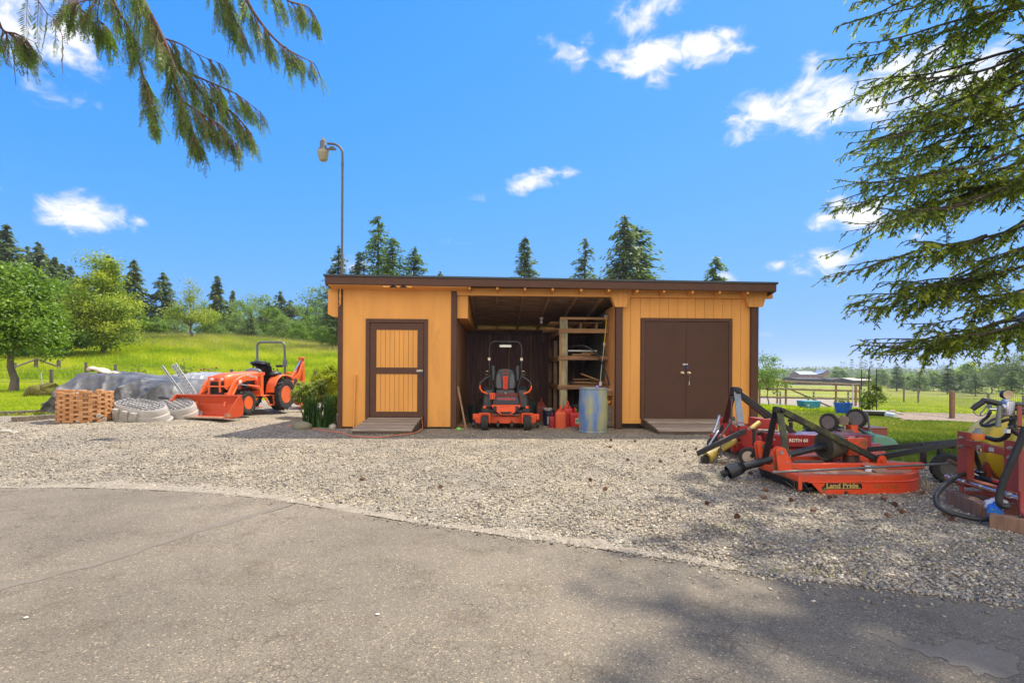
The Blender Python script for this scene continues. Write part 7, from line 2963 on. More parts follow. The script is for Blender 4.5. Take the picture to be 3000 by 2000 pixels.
 f0, f1 = w(2242, 1328, 6.02), w(2305, 1325, 5.70)
 for (f, m_, dy) in ((f0, black, .03), (f1, moss, -.03)):
  b = MB()
  b.bar(f + Vector((.0, 0, -.05)), ap + Vector((0, dy, .02)), .014, .075, up=(1, 0, 0))
  b.cyl(f + Vector((0, -.02, .02)), f + Vector((0, .02, .02)), .014, 8)
  b.build('hitch_strap', m_, T, bevel=.002)
 b = MB()
 b.box(ap.x - .035, ap.x + .015, ap.y - .06, ap.y + .06, ap.z - .03, ap.z + .035)
 b.cyl(ap + Vector((.02, -.09, -.0)), ap + Vector((.02, .09, -.0)), .026, 10)
 b.build('hitch_head', black, T, bevel=.008)
 e = w(2566, 1343, 5.78)
 for k in (-.045, .06):
  b = MB()
  b.bar(ap + Vector((.02, k, -.0)), e + Vector((0, k * .5, 0)), .016, .062, up=(0, 0, 1))
  b.build('top_link_bar', moss, T, bevel=.002)
 b = MB()
 for k in (-.06, .06):
  b.plate([(e.x - .03, .2), (e.x + .07, .2), (e.x + .07, e.z + .02), (e.x + .045, e.z + .045), (e.x, e.z + .045), (e.x - .03, e.z)], 'y', e.y + k - .006, e.y + k + .006)
 b.cyl(e + Vector((.02, -.085, 0)), e + Vector((.02, .085, 0)), .022, 10)
 b.build('rear_clevis', worn, T)
 # gearbox on its pedestal
 g0 = w(2494, 1305, 6.0)
 b = MB()
 b.box(g0.x - .12, g0.x + .11, g0.y - .11, g0.y + .11, g0.z - .02, g0.z + .10)
 b.box(g0.x - .10, g0.x + .10, g0.y - .10, g0.y + .10, g0.z - .1, g0.z - .021)
 for k in range(3):
  b.box(g0.x - .115, g0.x + .105, g0.y - .105, g0.y + .105, g0.z - .085 + .025 * k, g0.z - .075 + .025 * k)
 gb = b.build('gearbox', worn, T, bevel=.012, seg=2)
 b = MB()
 b.lathe([(.15, .2), (.15, .225), (.09, .235), (.08, g0.z - .1)], 20, Matrix.Translation((g0.x, g0.y, 0)))
 for k in range(6):
  a = k * math.pi / 3
  b.cyl((g0.x + .125 * math.cos(a), g0.y + .125 * math.sin(a), .225), (g0.x + .125 * math.cos(a), g0.y + .125 * math.sin(a), .245), .014, 6)
 b.build('gearbox_base', M('greasy casting', (.07, .035, .025), .5, .3, 9), T)
 b = MB()
 for k in (-.07, .05):
  b.tube([(g0.x + k + .02 * math.cos(t_), g0.y - .02 + .02 * math.sin(t_), g0.z + .103) for t_ in np.linspace(0, 6.28, 12)[:-1]], .004, 5, closed=True)
 b.build('gearbox_plug', black, gb)
 # shaft shield
 olive = M('mossy plastic shield', (.085, .078, .05), .6, .2, 6, dirt=(.15, .16, .03), damt=.4, dscale=7)
 s0, s1 = w(2412, 1307, 5.98), w(2463, 1303, 6.02)
 dirv = (s1 - s0).normalized()
 q = dirv.to_track_quat('Z', 'Y').to_matrix().to_4x4()
 q.translation = s0
 ln = (s1 - s0).length
 b = MB()
 b.lathe([(.146, .012), (.156, 0), (.158, .004), (.128, ln * .96), (.12, ln), (.05, ln + .005), (.05, ln - .005), (.115, ln - .012), (.146, .012)], 30, q)
 b.build('shaft_shield', olive, T, smooth=40)
 b = MB()
 b.ball(tuple(s1 + dirv * .02), (.07, .085, .085), 16, 10)
 b.build('shield_boss', olive, T)
 b = MB()
 d0 = s0 + Vector((.0, 0, -.13))
 b.plate([(d0.x + .02, d0.z + .02), (d0.x + .12, d0.z + .02), (d0.x + .11, d0.z - .05), (d0.x + .075, d0.z - .085), (d0.x + .04, d0.z - .05)], 'y', d0.y - .02, d0.y + .03)
 b.build('shield_flap', black, T)
 # driveline lying forward to the ground
 p1, p2, p3 = s0 + dirv * .03, w(2248, 1347, 6.02), w(2168, 1370, 6.02)
 p4, p5 = w(2142, 1380, 6.02), w(2122, 1386, 6.02)
 b = MB()
 b.tube([p1 + Vector((-.02, 0, 0)), p2], .036, 16)
 b.tube([p2 + (p2 - p1).normalized() * -.02, p3], .045, 16)
 b.build('drive_shaft', M('driveline plastic', (.022, .024, .028), .4, .12, 9, dirt=(.08, .08, .075), damt=.2), T)
 b = MB()
 dv = (p4 - p3).normalized()
 qm = dv.to_track_quat('Z', 'Y').to_matrix().to_4x4()
 qm.translation = p3
 b.lathe([(.045, -.03), (.06, -.01), (.078, .03), (.083, .08), (.083, .15), (.078, .152), (.074, .08), (.04, .02)], 24, qm)
 for k in range(4):
  b.lathe([(.048 + .006 * k, -.05 + .018 * k), (.058 + .006 * k, -.043 + .018 * k), (.048 + .006 * k, -.036 + .018 * k)], 18, qm)
 b.build('shaft_bell', blackp, T)
 b = MB()
 b.tube([p4 + Vector((.03, 0, .0)), p5], [.03, .034], 14)
 for k in range(3):
  b.tube([p5 + dv * (.0 + .012 * k), p5 + dv * (.006 + .012 * k)], .043, 16)
 b.box(p4.x - .02, p4.x + .05, p4.y - .045, p4.y + .045, p4.z - .03, p4.z + .03)
 b.build('shaft_yoke', black, T)
 for k in range(4):
  b = MB()
  z_ = k * .026
  b.tube([p1 + (p2 - p1).normalized() * (.03 + z_), p1 + (p2 - p1).normalized() * (.045 + z_)], .06 - .005 * k, 16)
  b.build('shaft_boot', blackp, T)
 b = MB()
 m0 = p1.lerp(p2, .62)
 b.tube([m0, m0 + (p2 - p1).normalized() * .055], .0368, 16)
 b.build('shaft_sticker', M('silver sticker', (.5, .5, .47), .4, .3, 40), T)
 # tail wheel arms
 bars = ((w(2566, 1341, 5.74), w(2830, 1292, 6.0)), (w(2532, 1317, 6.35), w(2830, 1291, 6.4)))
 for (a_, c_) in bars:
  b = MB()
  b.bar(a_, c_, .025, .062)
  b.build('tail_arm', black, T, bevel=.003)
 b = MB()
 t0 = w(2705, 1347, 6.1)
 t1 = w(2704, 1297, 6.1)
 b.bar(Vector((t0.x, t0.y, .2)), t1, .045, .055)
 for k in range(6):
  b.cyl((t0.x, t0.y - .03, .27 + .035 * k), (t0.x, t0.y + .03, .27 + .035 * k), .009, 6)
 b.build('tail_post', M('rusty black steel', (.04, .03, .026), .6, .3, 9), T, bevel=.004)
 c_ = w(2778, 1373, 5.95)
 tyre(T, c_.x, c_.y, .175, .175, .13, .09, 0, name='tail_wheel', rimmat=M('dusty wheel hub', (.1, .09, .08), .7, .2, 9), rz=R(62))
 b = MB()
 b.bar((c_.x - .02, c_.y + .1, .18), (c_.x - .0, c_.y + .1, .46), .05, .03)
 b.bar((c_.x - .05, c_.y + .12, .43), (c_.x + .1, c_.y + .02, .43), .05, .05)
 b.build('tail_fork', black, T, bevel=.005)
 b = MB()
 a_ = w(2545, 1350, 5.6)
 b.lathe([(0, .06), (.03, .055), (.036, .04), (.036, 0)], 14, Matrix.Translation((a_.x, a_.y, .203)))
 b.build('white_cap', M('white plastic cap', (.7, .7, .7), .35, .05), T)
 # old stickers on the deck
 b = MB()
 for (x, y, l_, d_) in ((.25, .10, .14, .05), (.42, .11, .1, .05)):
  b.box(x, x + l_, y, y + d_, .2037, .2045)
 b.build('deck_sticker', M('faded sticker', (.5, .46, .34), .7, .25, 30, dirt=(.3, .2, .1), damt=.5, dscale=20), T)
 # loose things lying on it
 A, B = P(2264, 1383, 5.22), P(2812, 1356, 5.52)
 b = MB()
 b.tube([A, B], .0125, 10)
 o_ = b.build('metal_rod', M('dull grey pipe', (.16, .155, .15), .45, .15, 14, metal=.4))
 tag(o_, 'long thin grey metal rod lying across the rotary cutter', 'rod')
 A, B = P(2326, 1351, 5.95), P(2411, 1351, 5.95)
 b = MB()
 b.tube([A, A.lerp(B, .2)], .014, 8)
 b.tube([A.lerp(B, .18), A.lerp(B, .45)], .019, 8)
 b.tube([A.lerp(B, .42), B], .015, 8)
 o_ = b.build('handle_tube', M('grey brown handle', (.10, .085, .07), .7, .2, 9))
 tag(o_, 'short grey brown handle lying on the rotary cutter deck behind the near lug', 'handle')


rotary_cutter()


def finish_mower():
 o = Vector((3.3, 7.2, 0))
 T = thing('finish_mower', 'dark red finish mower with black hitch frame and white lettering, behind the orange cutter', 'finish mower', o)

 def w(px, py, y):
  return P(px, py, y) - o
 # deck: a stepped red shell
 A, B = w(2266, 1312, 7.25), w(2600, 1312, 7.4)
 b = MB()
 b.add([(.32, .05, .11), (2.05, .08, .11), (2.05, 1.5, .11), (.32, 1.5, .11), (.38, .12, .26), (2.0, .14, .26), (2.0, 1.45, .26), (.38, 1.45, .26)],
   [(0, 3, 2, 1), (4, 5, 6, 7), (0, 1, 5, 4), (1, 2, 6, 5), (2, 3, 7, 6), (3, 0, 4, 7)])
 b.box(.02, .5, .35, 1.4, .12, .24)
 b.build('mower_deck', redp, T, bevel=.015, seg=2)
 z0, z1 = w(2300, 1309, 7.2).z, w(2300, 1273, 7.2).z
 x0, x1 = w(2264, 1300, 7.2).x, w(2440, 1300, 7.2).x
 b = MB()
 b.box(x0, x1 + .55, .0, .42, z0, z1)
 cv = b.build('belt_cover', M('cover red paint', (.23, .014, .014), .32, .1, 5, .05, 50, coat=.4, dirt=(.14, .05, .04), damt=.18), T, bevel=.008)
 c = w(2339, 1290, 7.2)
 lettering('RDTH 60', .064, M('cream lettering', (.72, .66, .55), .5), cv, (c.x, -.0025, c.z), (R(90), 0, 0), off=.0016, sx=1.05)
 b = MB()
 for (px, py) in ((2270, 1287), (2384, 1304), (2290, 1309)):
  q = w(px, py, 7.19)
  b.cyl((q.x, -.006, q.z), (q.x, .004, q.z), .013, 8)
 b.build('cover_bolts', steel, cv)
 # low front panels
 b = MB()
 q0, q1 = w(2142, 1318, 7.6), w(2212, 1284, 7.6)
 b.plate([(q0.x, .1), (q1.x + .1, .1), (q1.x + .1, .30), (q1.x - .12, .34), (q0.x + .02, .30)], 'y', .38, .42)
 b.plate([(q1.x - .1, .1), (q1.x + .3, .1), (q1.x + .34, .30), (q1.x + .1, .36), (q1.x - .05, .33)], 'y', .75, .8)
 b.build('front_skirt', redp, T, bevel=.004)
 b = MB()
 q = w(2235, 1275, 7.6)
 b.ball((q.x, .55, .28), (.2, .25, .13), 16, 10)
 b.build('blade_dome', redp, T)
 b = MB()
 b.tube(spline([(q.x - .12, .4, .36), (q.x, .36, .40), (q.x + .2, .36, .385), (q.x + .35, .38, .34)], 6), .03, 8)
 b.build('dark_tube', black, T)
 # lower hitch lugs
 for (p0, p1, y) in (((2165, 1318), (2208, 1247), 7.25), ((2113, 1283), (2150, 1232), 8.15)):
  a, c = w(*p0, y), w(*p1, y)
  b = MB()
  b.plate([(a.x - .0, c.z - .04), (a.x + .005, c.z - .16), (a.x + .09, a.z + .02), (c.x + .12, a.z + .0), (c.x + .12, a.z + .12), (c.x - .01, c.z - .06), (c.x - .09, c.z), (a.x + .02, c.z)], 'y', a.y - .012, a.y + .012)
  b.plate([(a.x - .0, c.z + .03), (a.x + .02, c.z - .1), (c.x + .05, c.z - .1), (c.x - .06, c.z + .01), (c.x - .11, c.z + .045), (a.x + .02, c.z + .045)], 'y', a.y + .07, a.y + .09)
  lg = b.build('hitch_lug', redp, T, bevel=.003)
  b = MB()
  b.cyl((a.x + .12, a.y - .03, c.z - .04), (a.x + .12, a.y + .1, c.z - .04), .018, 8)
  b.build('hitch_pin', steel, lg)
 # A frame
 ap = w(2152, 1142, 7.7)
 b = MB()
 b.box(ap.x - .05, ap.x + .04, ap.y - .09, ap.y + .05, ap.z - .07, ap.z + .05)
 b.plate([(ap.x - .03, ap.z - .09), (ap.x + .06, ap.z - .09), (ap.x + .075, ap.z + .0), (ap.x + .05, ap.z + .04), (ap.x - .02, ap.z + .04)], 'y', ap.y - .11, ap.y - .09)
 b.cyl((ap.x + .02, ap.y - .13, ap.z - .02), (ap.x + .02, ap.y + .1, ap.z - .02), .024, 10)
 b.build('hitch_head', black, T, bevel=.008)
 s1 = w(2171, 1248, 7.3)
 s2 = w(2124, 1238, 8.1)
 for (s_, m_, k) in ((s1, M('blue grey strap', (.16, .19, .22), .4, .1, 9, metal=.3), -.08), (s2, M('maroon black strap', (.04, .016, .018), .45, .2, 7), .03)):
  b = MB()
  b.bar(s_, ap + Vector((0, k, -.02)), .014, .095, up=(1, 0, 0))
  b.build('hitch_strap', m_, T, bevel=.002)
 for (k, e) in ((-.08, w(2345, 1282, 7.5)), (.05, w(2250, 1225, 8.0))):
  b = MB()
  b.bar(ap + Vector((.02, k, -.02)), e, .05, .06)
  b.build('top_link_bar', black, T, bevel=.004)
 # gearbox hood
 a, c = w(2211, 1257, 7.95), w(2262, 1224, 7.95)
 b = MB()
 b.plate([(a.x, c.z), (c.x + .04, c.z - .02), (c.x + .04, a.z), (a.x, a.z + .02)], 'y', a.y - .1, a.y + .22)
 b.build('gearbox_hood', M('hood red paint', (.36, .035, .03), .45, .1, 6), T, bevel=.006)
 # driveline, yellow shield
 yel = M('dull yellow shield', (.42, .30, .05), .5, .15, 7, dirt=(.2, .15, .05), damt=.35, dscale=6)
 p0, p1, p2 = w(2223, 1238, 7.75), w(2152, 1290, 7.35), w(2092, 1326, 7.2)
 b = MB()
 b.tube([p0, p1], .035, 14)
 b.build('drive_shaft', yel, T)
 b = MB()
 b.tube([p1 + (p0 - p1).normalized() * .1, p1], .04, 14)
 b.build('shaft_joint', redp, T)
 b = MB()
 b.tube([p1, p2], .05, 16)
 b.tube([p2, p2 + (p2 - p1).normalized() * .04, p2 + (p2 - p1).normalized() * .14], [.055, .078, .08], 18)
 b.build('drive_shaft', yel, T)
 b = MB()
 e = p2 + (p2 - p1).normalized() * .16
 b.tube([p2, e], .04, 10)
 b.box(e.x - .06, e.x + .02, e.y - .045, e.y + .045, .0, .1)
 b.build('shaft_yoke', black, T)
 # lift arm, links, chains
 l0, l1 = w(2172, 1268, 7.2), w(2042, 1329, 6.95)
 b = MB()
 b.bar(l0 + Vector((.06, 0, .03)), l0 + Vector((-.09, 0, -.02)), .025, .07)
 b.bar(l0 + Vector((-.04, -.03, 0)), l1, .02, .075)
 b.cyl(l0 + Vector((-.06, -.06, -.01)), l0 + Vector((-.06, .04, -.01)), .022, 10)
 b.build('lift_arm', M('black lift arm', (.03, .03, .032), .45, .15, 8), T, bevel=.004)
 b = MB()
 k0, k1 = w(2118, 1248, 7.9), w(2066, 1320, 7.6)
 b.bar(k0, k1, .02, .07)
 b.build('lift_arm', black, T, bevel=.004)

 def link(pts, r, mat, name='stay_rod'):
  b = MB()
  P3 = [w(px, py, y) for px, py, y in pts]
  b.tube(P3, r, 8)
  for q in (P3[0], P3[-1]):
   b.tube([(q.x + .024 * math.cos(t), q.y, q.z + .024 * math.sin(t)) for t in np.linspace(0, 6.28, 10)[:-1]], .008, 5, closed=True)
  b.build(name, mat, T)
 dk = M('dark oily steel', (.07, .06, .06), .4, .25, 12, metal=.5)
 link(((2144, 1167, 7.55), (2143, 1215, 7.5), (2142, 1265, 7.45)), .014, dk)
 link(((2148, 1225, 7.4), (2127, 1255, 7.3), (2112, 1280, 7.2)), .014, dk)
 link(((2107, 1220, 7.9), (2097, 1250, 7.8), (2090, 1268, 7.75)), .022, M('chrome turnbuckle', (.4, .4, .42), .25, .2, 12, metal=.9), 'turnbuckle')
 link(((2104, 1262, 7.6), (2086, 1290, 7.45), (2074, 1310, 7.4)), .018, M('chrome link', (.35, .35, .37), .25, .2, 12, metal=.9), 'turnbuckle')
 link(((2112, 1284, 7.15), (2112, 1300, 7.15), (2110, 1318, 7.15)), .008, dk, 'chain')
 link(((2110, 1318, 7.12), (2109, 1330, 7.1), (2108, 1336, 7.1)), .009, dk, 'chain')
 b = MB()
 q = w(2112, 1291, 7.12)
 b.cyl((q.x, q.y - .02, q.z), (q.x, q.y + .02, q.z), .032, 14)
 b.build('round_bracket', brass, T)
 # wheels
 q = w(2192, 1334, 7.0)
 tyre(T, q.x, q.y, .125, .125, .085, .075, 0, name='gauge_wheel', rimmat=M('tan wheel disc', (.42, .34, .26), .55, .15, 8, dirt=(.2, .1, .05), damt=.3, dscale=14), rz=R(68))
 b = MB()
 b.bar((q.x + .02, q.y - .06, .125), (q.x + .1, q.y - .05, .29), .03, .04)
 b.bar((q.x + .09, q.y - .05, .28), (q.x + .11, q.y + .05, .3), .04, .04)
 b.tube([(q.x + .1, q.y + .05, .26), (q.x + .1, q.y + .05, .48)], .02, 10)
 b.tube([(q.x + .1, q.y + .05, .46), (q.x + .1, q.y + .05, .50)], .026, 10)
 b.build('wheel_fork', black, T)
 q = w(2075, 1290, 8.2)
 tyre(T, q.x + .1, q.y, .12, .12, .08, .07, 0, name='gauge_wheel', rimmat=black, rz=R(50))
 # height adjuster at the rear
 q = w(2317, 1240, 8.3)
 b = MB()
 b.tube([(q.x, q.y, .15), (q.x, q.y, q.z + .02)], .03, 10)
 b.box(q.x - .12, q.x, q.y - .02, q.y + .02, q.z - .1, q.z - .05)
 b.cyl((q.x, q.y, q.z + .03), (q.x, q.y, q.z + .07), .045, 10)
 b.build('height_adjuster', black, T, bevel=.003)


finish_mower()


def clutter_right():
 # upturned push mower
 o = Vector((5.6, 8.6, 0))
 T = thing('push_mower', 'old green push mower lying upside down with its black wheels in the air', 'lawn mower', o)

 def w(px, py, y):
  return P(px, py, y) - o
 green = M('faded green shell', (.11, .25, .18), .5, .15, 5, .06, 40, dirt=(.25, .26, .18), damt=.3, dscale=4)
 c = w(2515, 1295, 8.6)
 b = MB()
 prof = [(.40, -.04), (.42, .03), (.40, .14), (.30, .215), (.22, .235), (.2, .30), (0, .31)]
 b.lathe(prof, 30, Matrix.Translation((c.x, c.y, .0)) @ Matrix.Diagonal((1.0, .85, 1.0, 1)))
 b.plate([(c.x - .02, .02), (c.x + .42, .02), (c.x + .44, .09), (c.x + .36, .2), (c.x + .2, .27), (c.x + .02, .28)], 'y', c.y - .36, c.y - .05)
 b.build('housing', green, T, bevel=.03, seg=3, smooth=50)
 b = MB()
 e = w(2466, 1262, 8.45)
 b.mat(0).box(e.x - .12, e.x + .16, e.y - .1, e.y + .12, e.z - .03, e.z - .005)
 b.mat(0).box(e.x - .05, e.x + .14, e.y - .08, e.y + .1, e.z - .005, e.z + .03)
 b.mat(1).box(e.x + .12, e.x + .26, e.y - .06, e.y + .1, e.z - .02, e.z + .10)
 b.build('chassis_bracket', [M('oily brown steel', (.16, .12, .08), .6, .3, 9), orangew], T, bevel=.005)
 wheels = ((2429, 1236, 8.5, .165, 35), (2509, 1225, 8.45, .18, 35))
 for i, (px, py, y, r, a) in enumerate(wheels):
  q = w(px, py, y)
  tyre(T, q.x, q.y, q.z, r * .85, .085, r * .62, 0, name='wheel', rimmat=M('dark wheel web', (.13, .12, .11), .7, .2, 9), rz=R(a))
  b = MB()
  MR = Matrix.Translation(q) @ Matrix.Rotation(R(a), 4, 'Z') @ Matrix.Rotation(R(90), 4, 'Y')
  for k in range(26):
   t = 2 * math.pi * k / 26
   b.box(-.008, .008, -.006, .006, -.044, .044, MR @ Matrix.Rotation(t, 4, 'Z') @ Matrix.Translation((r * .85, 0, 0)))
  b.build('tread', rubber, T)
 q0, q1 = w(2440, 1234, 8.5), w(2487, 1229, 8.45)
 b = MB()
 b.tube([q0, q1], .012, 8)
 b.build('axle', M('greasy brass shaft', (.3, .24, .15), .4, .2, 12, metal=.6), T)
 b = MB()
 q = w(2471, 1231, 8.45)
 MR = Matrix.Translation(q) @ Matrix.Rotation(R(50), 4, 'Z') @ Matrix.Rotation(R(90), 4, 'Y')
 b.lathe([(0, -.03), (.075, -.03), (.078, -.022), (.066, -.01), (.066, .01), (.078, .022), (.075, .03), (0, .03)], 24, MR)
 b.build('pulley', M('rusty pulley', (.24, .19, .14), .55, .25, 9, metal=.3), T)
 b = MB()
 b.bar(w(2474, 1245, 8.45), w(2474, 1262, 8.45), .02, .03)
 b.build('pulley_bracket', steel, T)
 b = MB()
 pts = [(2520, 1210, 8.5), (2535, 1208, 8.55), (2541, 1216, 8.55), (2545, 1240, 8.55), (2550, 1272, 8.55)]
 b.tube(spline([w(*p) for p in pts], 6), .016, 8)
 b.build('handle_tube', M('grey handle tube', (.16, .16, .165), .4, .15, 9, metal=.4), T)
 b = MB()
 b.tube([w(2514, 1254, 8.4), w(2600, 1311, 8.3)], .028, 10)
 b.build('handle_tube', M('blue black tube', (.03, .042, .06), .35, .1), T)
 b = MB()
 b.tube([w(2553, 1311, 8.1), w(2578, 1303, 8.1)], .008, 6)
 b.build('pull_lever', steel, T)
 # black collection bag behind, with a pink flower sticker
 q = P(2400, 1262, 9.1)
 t = thing('collection_box', 'black moulded grass collection box with a pink flowery sticker', 'grass box', (q.x, 9.1, 0))
 b = MB()
 b.plate([(-.22, 0), (.42, 0), (.42, .32), (.30, .34), (.28, .28), (-.05, .25), (-.17, .17)], 'y', -.15, .35)
 bo = b.build('shell', M('bag black plastic', (.022, .022, .027), .35, .15, 7), t, bevel=.03, seg=3)
 b = MB()
 b.box(-.13, .1, .05, .3, .245, .30)
 b.build('lid', M('blue black lid', (.04, .05, .07), .3, .1), t, bevel=.012)
 b = MB()
 for k in range(8):
  a = k * .9
  b.cyl((-.03 + .035 * math.cos(a) * (1 + .3 * (k % 2)), -.153, .10 + .05 * math.sin(a)), (-.03 + .035 * math.cos(a) * (1 + .3 * (k % 2)), -.149, .10 + .05 * math.sin(a)), .018, 8)
 b.build('flower_sticker', M('pink print', (.55, .12, .2), .5, .4, 60), bo)
 # rusty red box
 q = P(2556, 1305, 9.25)
 t = thing('metal_box', 'plain brownish red metal box behind the upturned mower', 'box', (q.x + .02, 9.25, 0))
 b = MB()
 b.box(-.16, .17, -.12, .25, .0, .275)
 b.build('body', M('brownish red enamel', (.24, .065, .04), .5, .12, 5, dirt=(.3, .16, .11), damt=.2), t, bevel=.015, seg=2)
 b = MB()
 b.box(-.165, .175, -.125, .255, .276, .30)
 b.build('lid', M('pale red lid', (.30, .10, .07), .4, .12, 5), t, bevel=.015, seg=2)
 # flat stone on the lawn
 q = G(2622, 1318)
 b = MB()
 b.ball((0, 0, 0), (.24, .16, .07), 16, 8)
 o_ = b.build('stone', M('mossy flat stone', (.16, .15, .09), .9, .3, 6, .5, 25), smooth=70)
 o_.location = q + Vector((0, 0, .03))
 tag(o_, 'flat mossy stone on the lawn right of the upturned mower', 'stone')


clutter_right()


def sprayer():
 o = Vector((4.35, 4.7, 0))
 T = thing('boom_sprayer', 'red framed sprayer with a yellow tank, black hoses and blue pump at the right edge', 'sprayer', o)

 def w(px, py, y):
  return P(px, py, y) - o

 def YF(px):       # depth of the frame's front plane at a pixel column
  return np.interp(px, [2805, 2965, 3020], [5.0, 4.40, 4.22])

 def wf(px, py, off=0.0):
  return w(px, py, YF(px) + off)
 # tank
 ty = M('yellow tank plastic', (.70, .47, .025), .42, .1, 3, .05, 30, dirt=(.42, .34, .05), damt=.4, dscale=3, fade=(.68, .56, .2), famt=.4)
 a = Vector((5.02, 5.40, .53)) - o
 c = Vector((4.93, 4.05, .53)) - o
 ax = (c - a).normalized()
 q = ax.to_track_quat('Z', 'Y').to_matrix().to_4x4()
 q.translation = a
 L_ = (c - a).length
 b = MB()
 prof = [(0, -.02), (.14, -.015), (.25, .03), (.31, .09), (.335, .16)]
 for k in range(1, 4):
  z = .16 + (L_ - .32) * k / 4
  prof += [(.338, z - .045), (.352, z - .02), (.352, z + .02), (.338, z + .045)]
 prof += [(.335, L_ - .16), (.31, L_ - .09), (.25, L_ - .03), (.14, L_ + .015), (0, L_ + .02)]
 b.lathe(prof, 48, q)
 tk = b.build('tank', ty, T, smooth=60)
 for t_ in (.28, .72):
  m0 = a + ax * (L_ * t_)
  b = MB()
  b.tube([(m0.x + .35 * math.cos(R(k)), m0.y, m0.z + .35 * math.sin(R(k))) for k in range(200, 341, 14)], .022, 6)
  b.bar((m0.x - .33, m0.y, m0.z - .14), (m0.x - .33, m0.y, -.0), .05, .04)
  b.bar((m0.x + .33, m0.y, m0.z - .14), (m0.x + .33, m0.y, -.0), .05, .04)
  b.bar((m0.x - .62, m0.y, .1), (m0.x + .36, m0.y, .1), .05, .05)
  b.build('cradle', frame_red, T)
 tp = a + ax * (L_ * .42) + Vector((0, 0, .33))
 b = MB()
 b.lathe([(.11, -.01), (.11, .02), (.095, .025), (.09, .05), (0, .055)], 24, Matrix.Translation(tp))
 b.build('tank_lid', M('orange cap plastic', (.72, .2, .03), .4, .1), tk)
 # frame uprights: channel sections
 for (p0, p1, ww) in (((2818, 1424), (2818, 1264), 28), ((2962, 1470), (2962, 1291), 38)):
  A, B = wf(*p0), wf(*p1)
  hw = ww / 2 / F * (A.y + o.y)
  dv = Vector((.16, .9, 0)).normalized() * hw
  b = MB()
  zb, zt_ = A.z, B.z
  lft, rgt = A - Vector((.0, hw * 1.2, 0)), A + Vector((0, hw * 1.2, 0))
  b.add([(rgt.x, rgt.y, zb), (lft.x, lft.y, zb), (lft.x, lft.y, zt_), (rgt.x, rgt.y, zt_), (rgt.x + .012, rgt.y, zb), (lft.x + .012, lft.y, zb), (lft.x + .012, lft.y, zt_), (rgt.x + .012, rgt.y, zt_)],
    [(0, 1, 2, 3), (7, 6, 5, 4), (0, 4, 5, 1), (1, 5, 6, 2), (2, 6, 7, 3), (3, 7, 4, 0)])
  b.plate([(lft.x + .0125, zb), (lft.x + .07, zb), (lft.x + .07, zt_ - .05), (lft.x + .04, zt_ - .01), (lft.x + .0125, zt_)], 'y', lft.y, lft.y + .012)
  b.plate([(rgt.x + .0125, zb), (rgt.x + .08, zb), (rgt.x + .08, zt_ - .05), (rgt.x + .05, zt_ - .02), (rgt.x + .0125, zt_)], 'y', rgt.y - .012, rgt.y)
  fr = b.build('upright', frame_red, T, smooth=0)
  for z in (zt_ - .06, zt_ - .14):
   b = MB()
   b.cyl((A.x - .035, A.y, z), (A.x + .03, A.y, z), .011, 8)
   b.cyl((A.x - .012, A.y, z), (A.x, A.y, z), .02, 6)
   b.build('bolt', steel, fr)
 # cross bar and joint
 A, B = wf(2832, 1296, .0), wf(2950, 1325, .0)
 b = MB()
 b.bar(A, B, .05, .06)
 b.bar(A.lerp(B, .33) + Vector((-.01, 0, 0)), A.lerp(B, .55) + Vector((-.01, 0, -.004)), .06, .08)
 cb = b.build('cross_bar', frame_red, T, bevel=.004)
 b = MB()
 mid = A.lerp(B, .47)
 b.cyl(mid + Vector((-.06, 0, 0)), mid + Vector((.02, 0, 0)), .02, 10)
 b.tube([(mid.x - .05, mid.y + .02 * math.cos(t), mid.z - .035 + .03 * math.sin(t)) for t in np.linspace(0, 6.28, 12)[:-1]], .004, 5, closed=True)
 b.build('lock_pin', steel, cb)
 b = MB()
 m2 = A.lerp(B, .72)
 b.box(m2.x - .027, m2.x - .0255, m2.y - .03, m2.y + .03, m2.z - .018, m2.z + .018)
 b.build('maker_plate', M('grey plate', (.4, .4, .39), .5, .2), cb)
 # lower beam
 A, B = wf(2830, 1408, .03), wf(2990, 1455, .03)
 b = MB()
 b.bar(A, B, .07, .07)
 b.bar(A + Vector((.25, 0, -.03)), B + Vector((.25, 0, -.03)), .06, .06)
 b.build('lower_beam', M('rusted beam', (.27, .07, .04), .7, .2, 6, .2, 40, dirt=(.2, .12, .08), damt=.5, dscale=6), T, bevel=.006)
 b = MB()
 A, B = w(2770, 1395, 5.1), w(2986, 1458, 4.25)
 b.mat(0).tube([A, B], .0165, 12)
 d = (B - A).normalized()
 for t in (.06, .13, .28, .52, .84, .88):
  m0 = A.lerp(B, t)
  b.mat(1).tube([m0 - d * .012, m0 + d * .012], .025, 12)
 b.mat(0).tube([A.lerp(B, .02) + Vector((0, 0, -.02)), A.lerp(B, .02) + Vector((0, 0, .035))], .008, 6)
 b.mat(0).tube([A.lerp(B, .11) + Vector((0, 0, -.02)), A.lerp(B, .11) + Vector((0, 0, .05))], .008, 6)
 b.build('hitch_rod', [chrome, steel], T)
 # slanted tube behind the left upright
 b = MB()
 A, B = w(2778, 1347, 5.12), w(2806, 1362, 5.1)
 q = (B - A).normalized().to_track_quat('Z', 'Y').to_matrix().to_4x4()
 q.translation = A
 b.lathe([(.011, 0), (.019, 0), (.019, .16), (.011, .16), (.011, 0)], 14, q)
 b.build('tube_end', M('brown tube', (.18, .10, .08), .5, .2, metal=.3), T)
 # bent red stand tubes
 rt = M('red round tube', (.25, .03, .025), .45, .15, 7, dirt=(.16, .07, .05), damt=.3)
 b = MB()
 pts = [w(2817, 1425, 4.95), w(2818, 1446, 4.93), w(2828, 1461, 4.9), w(2850, 1467, 4.8), w(2890, 1469, 4.66), w(2925, 1471, 4.5)]
 b.tube(spline(pts, 6), .017, 10)
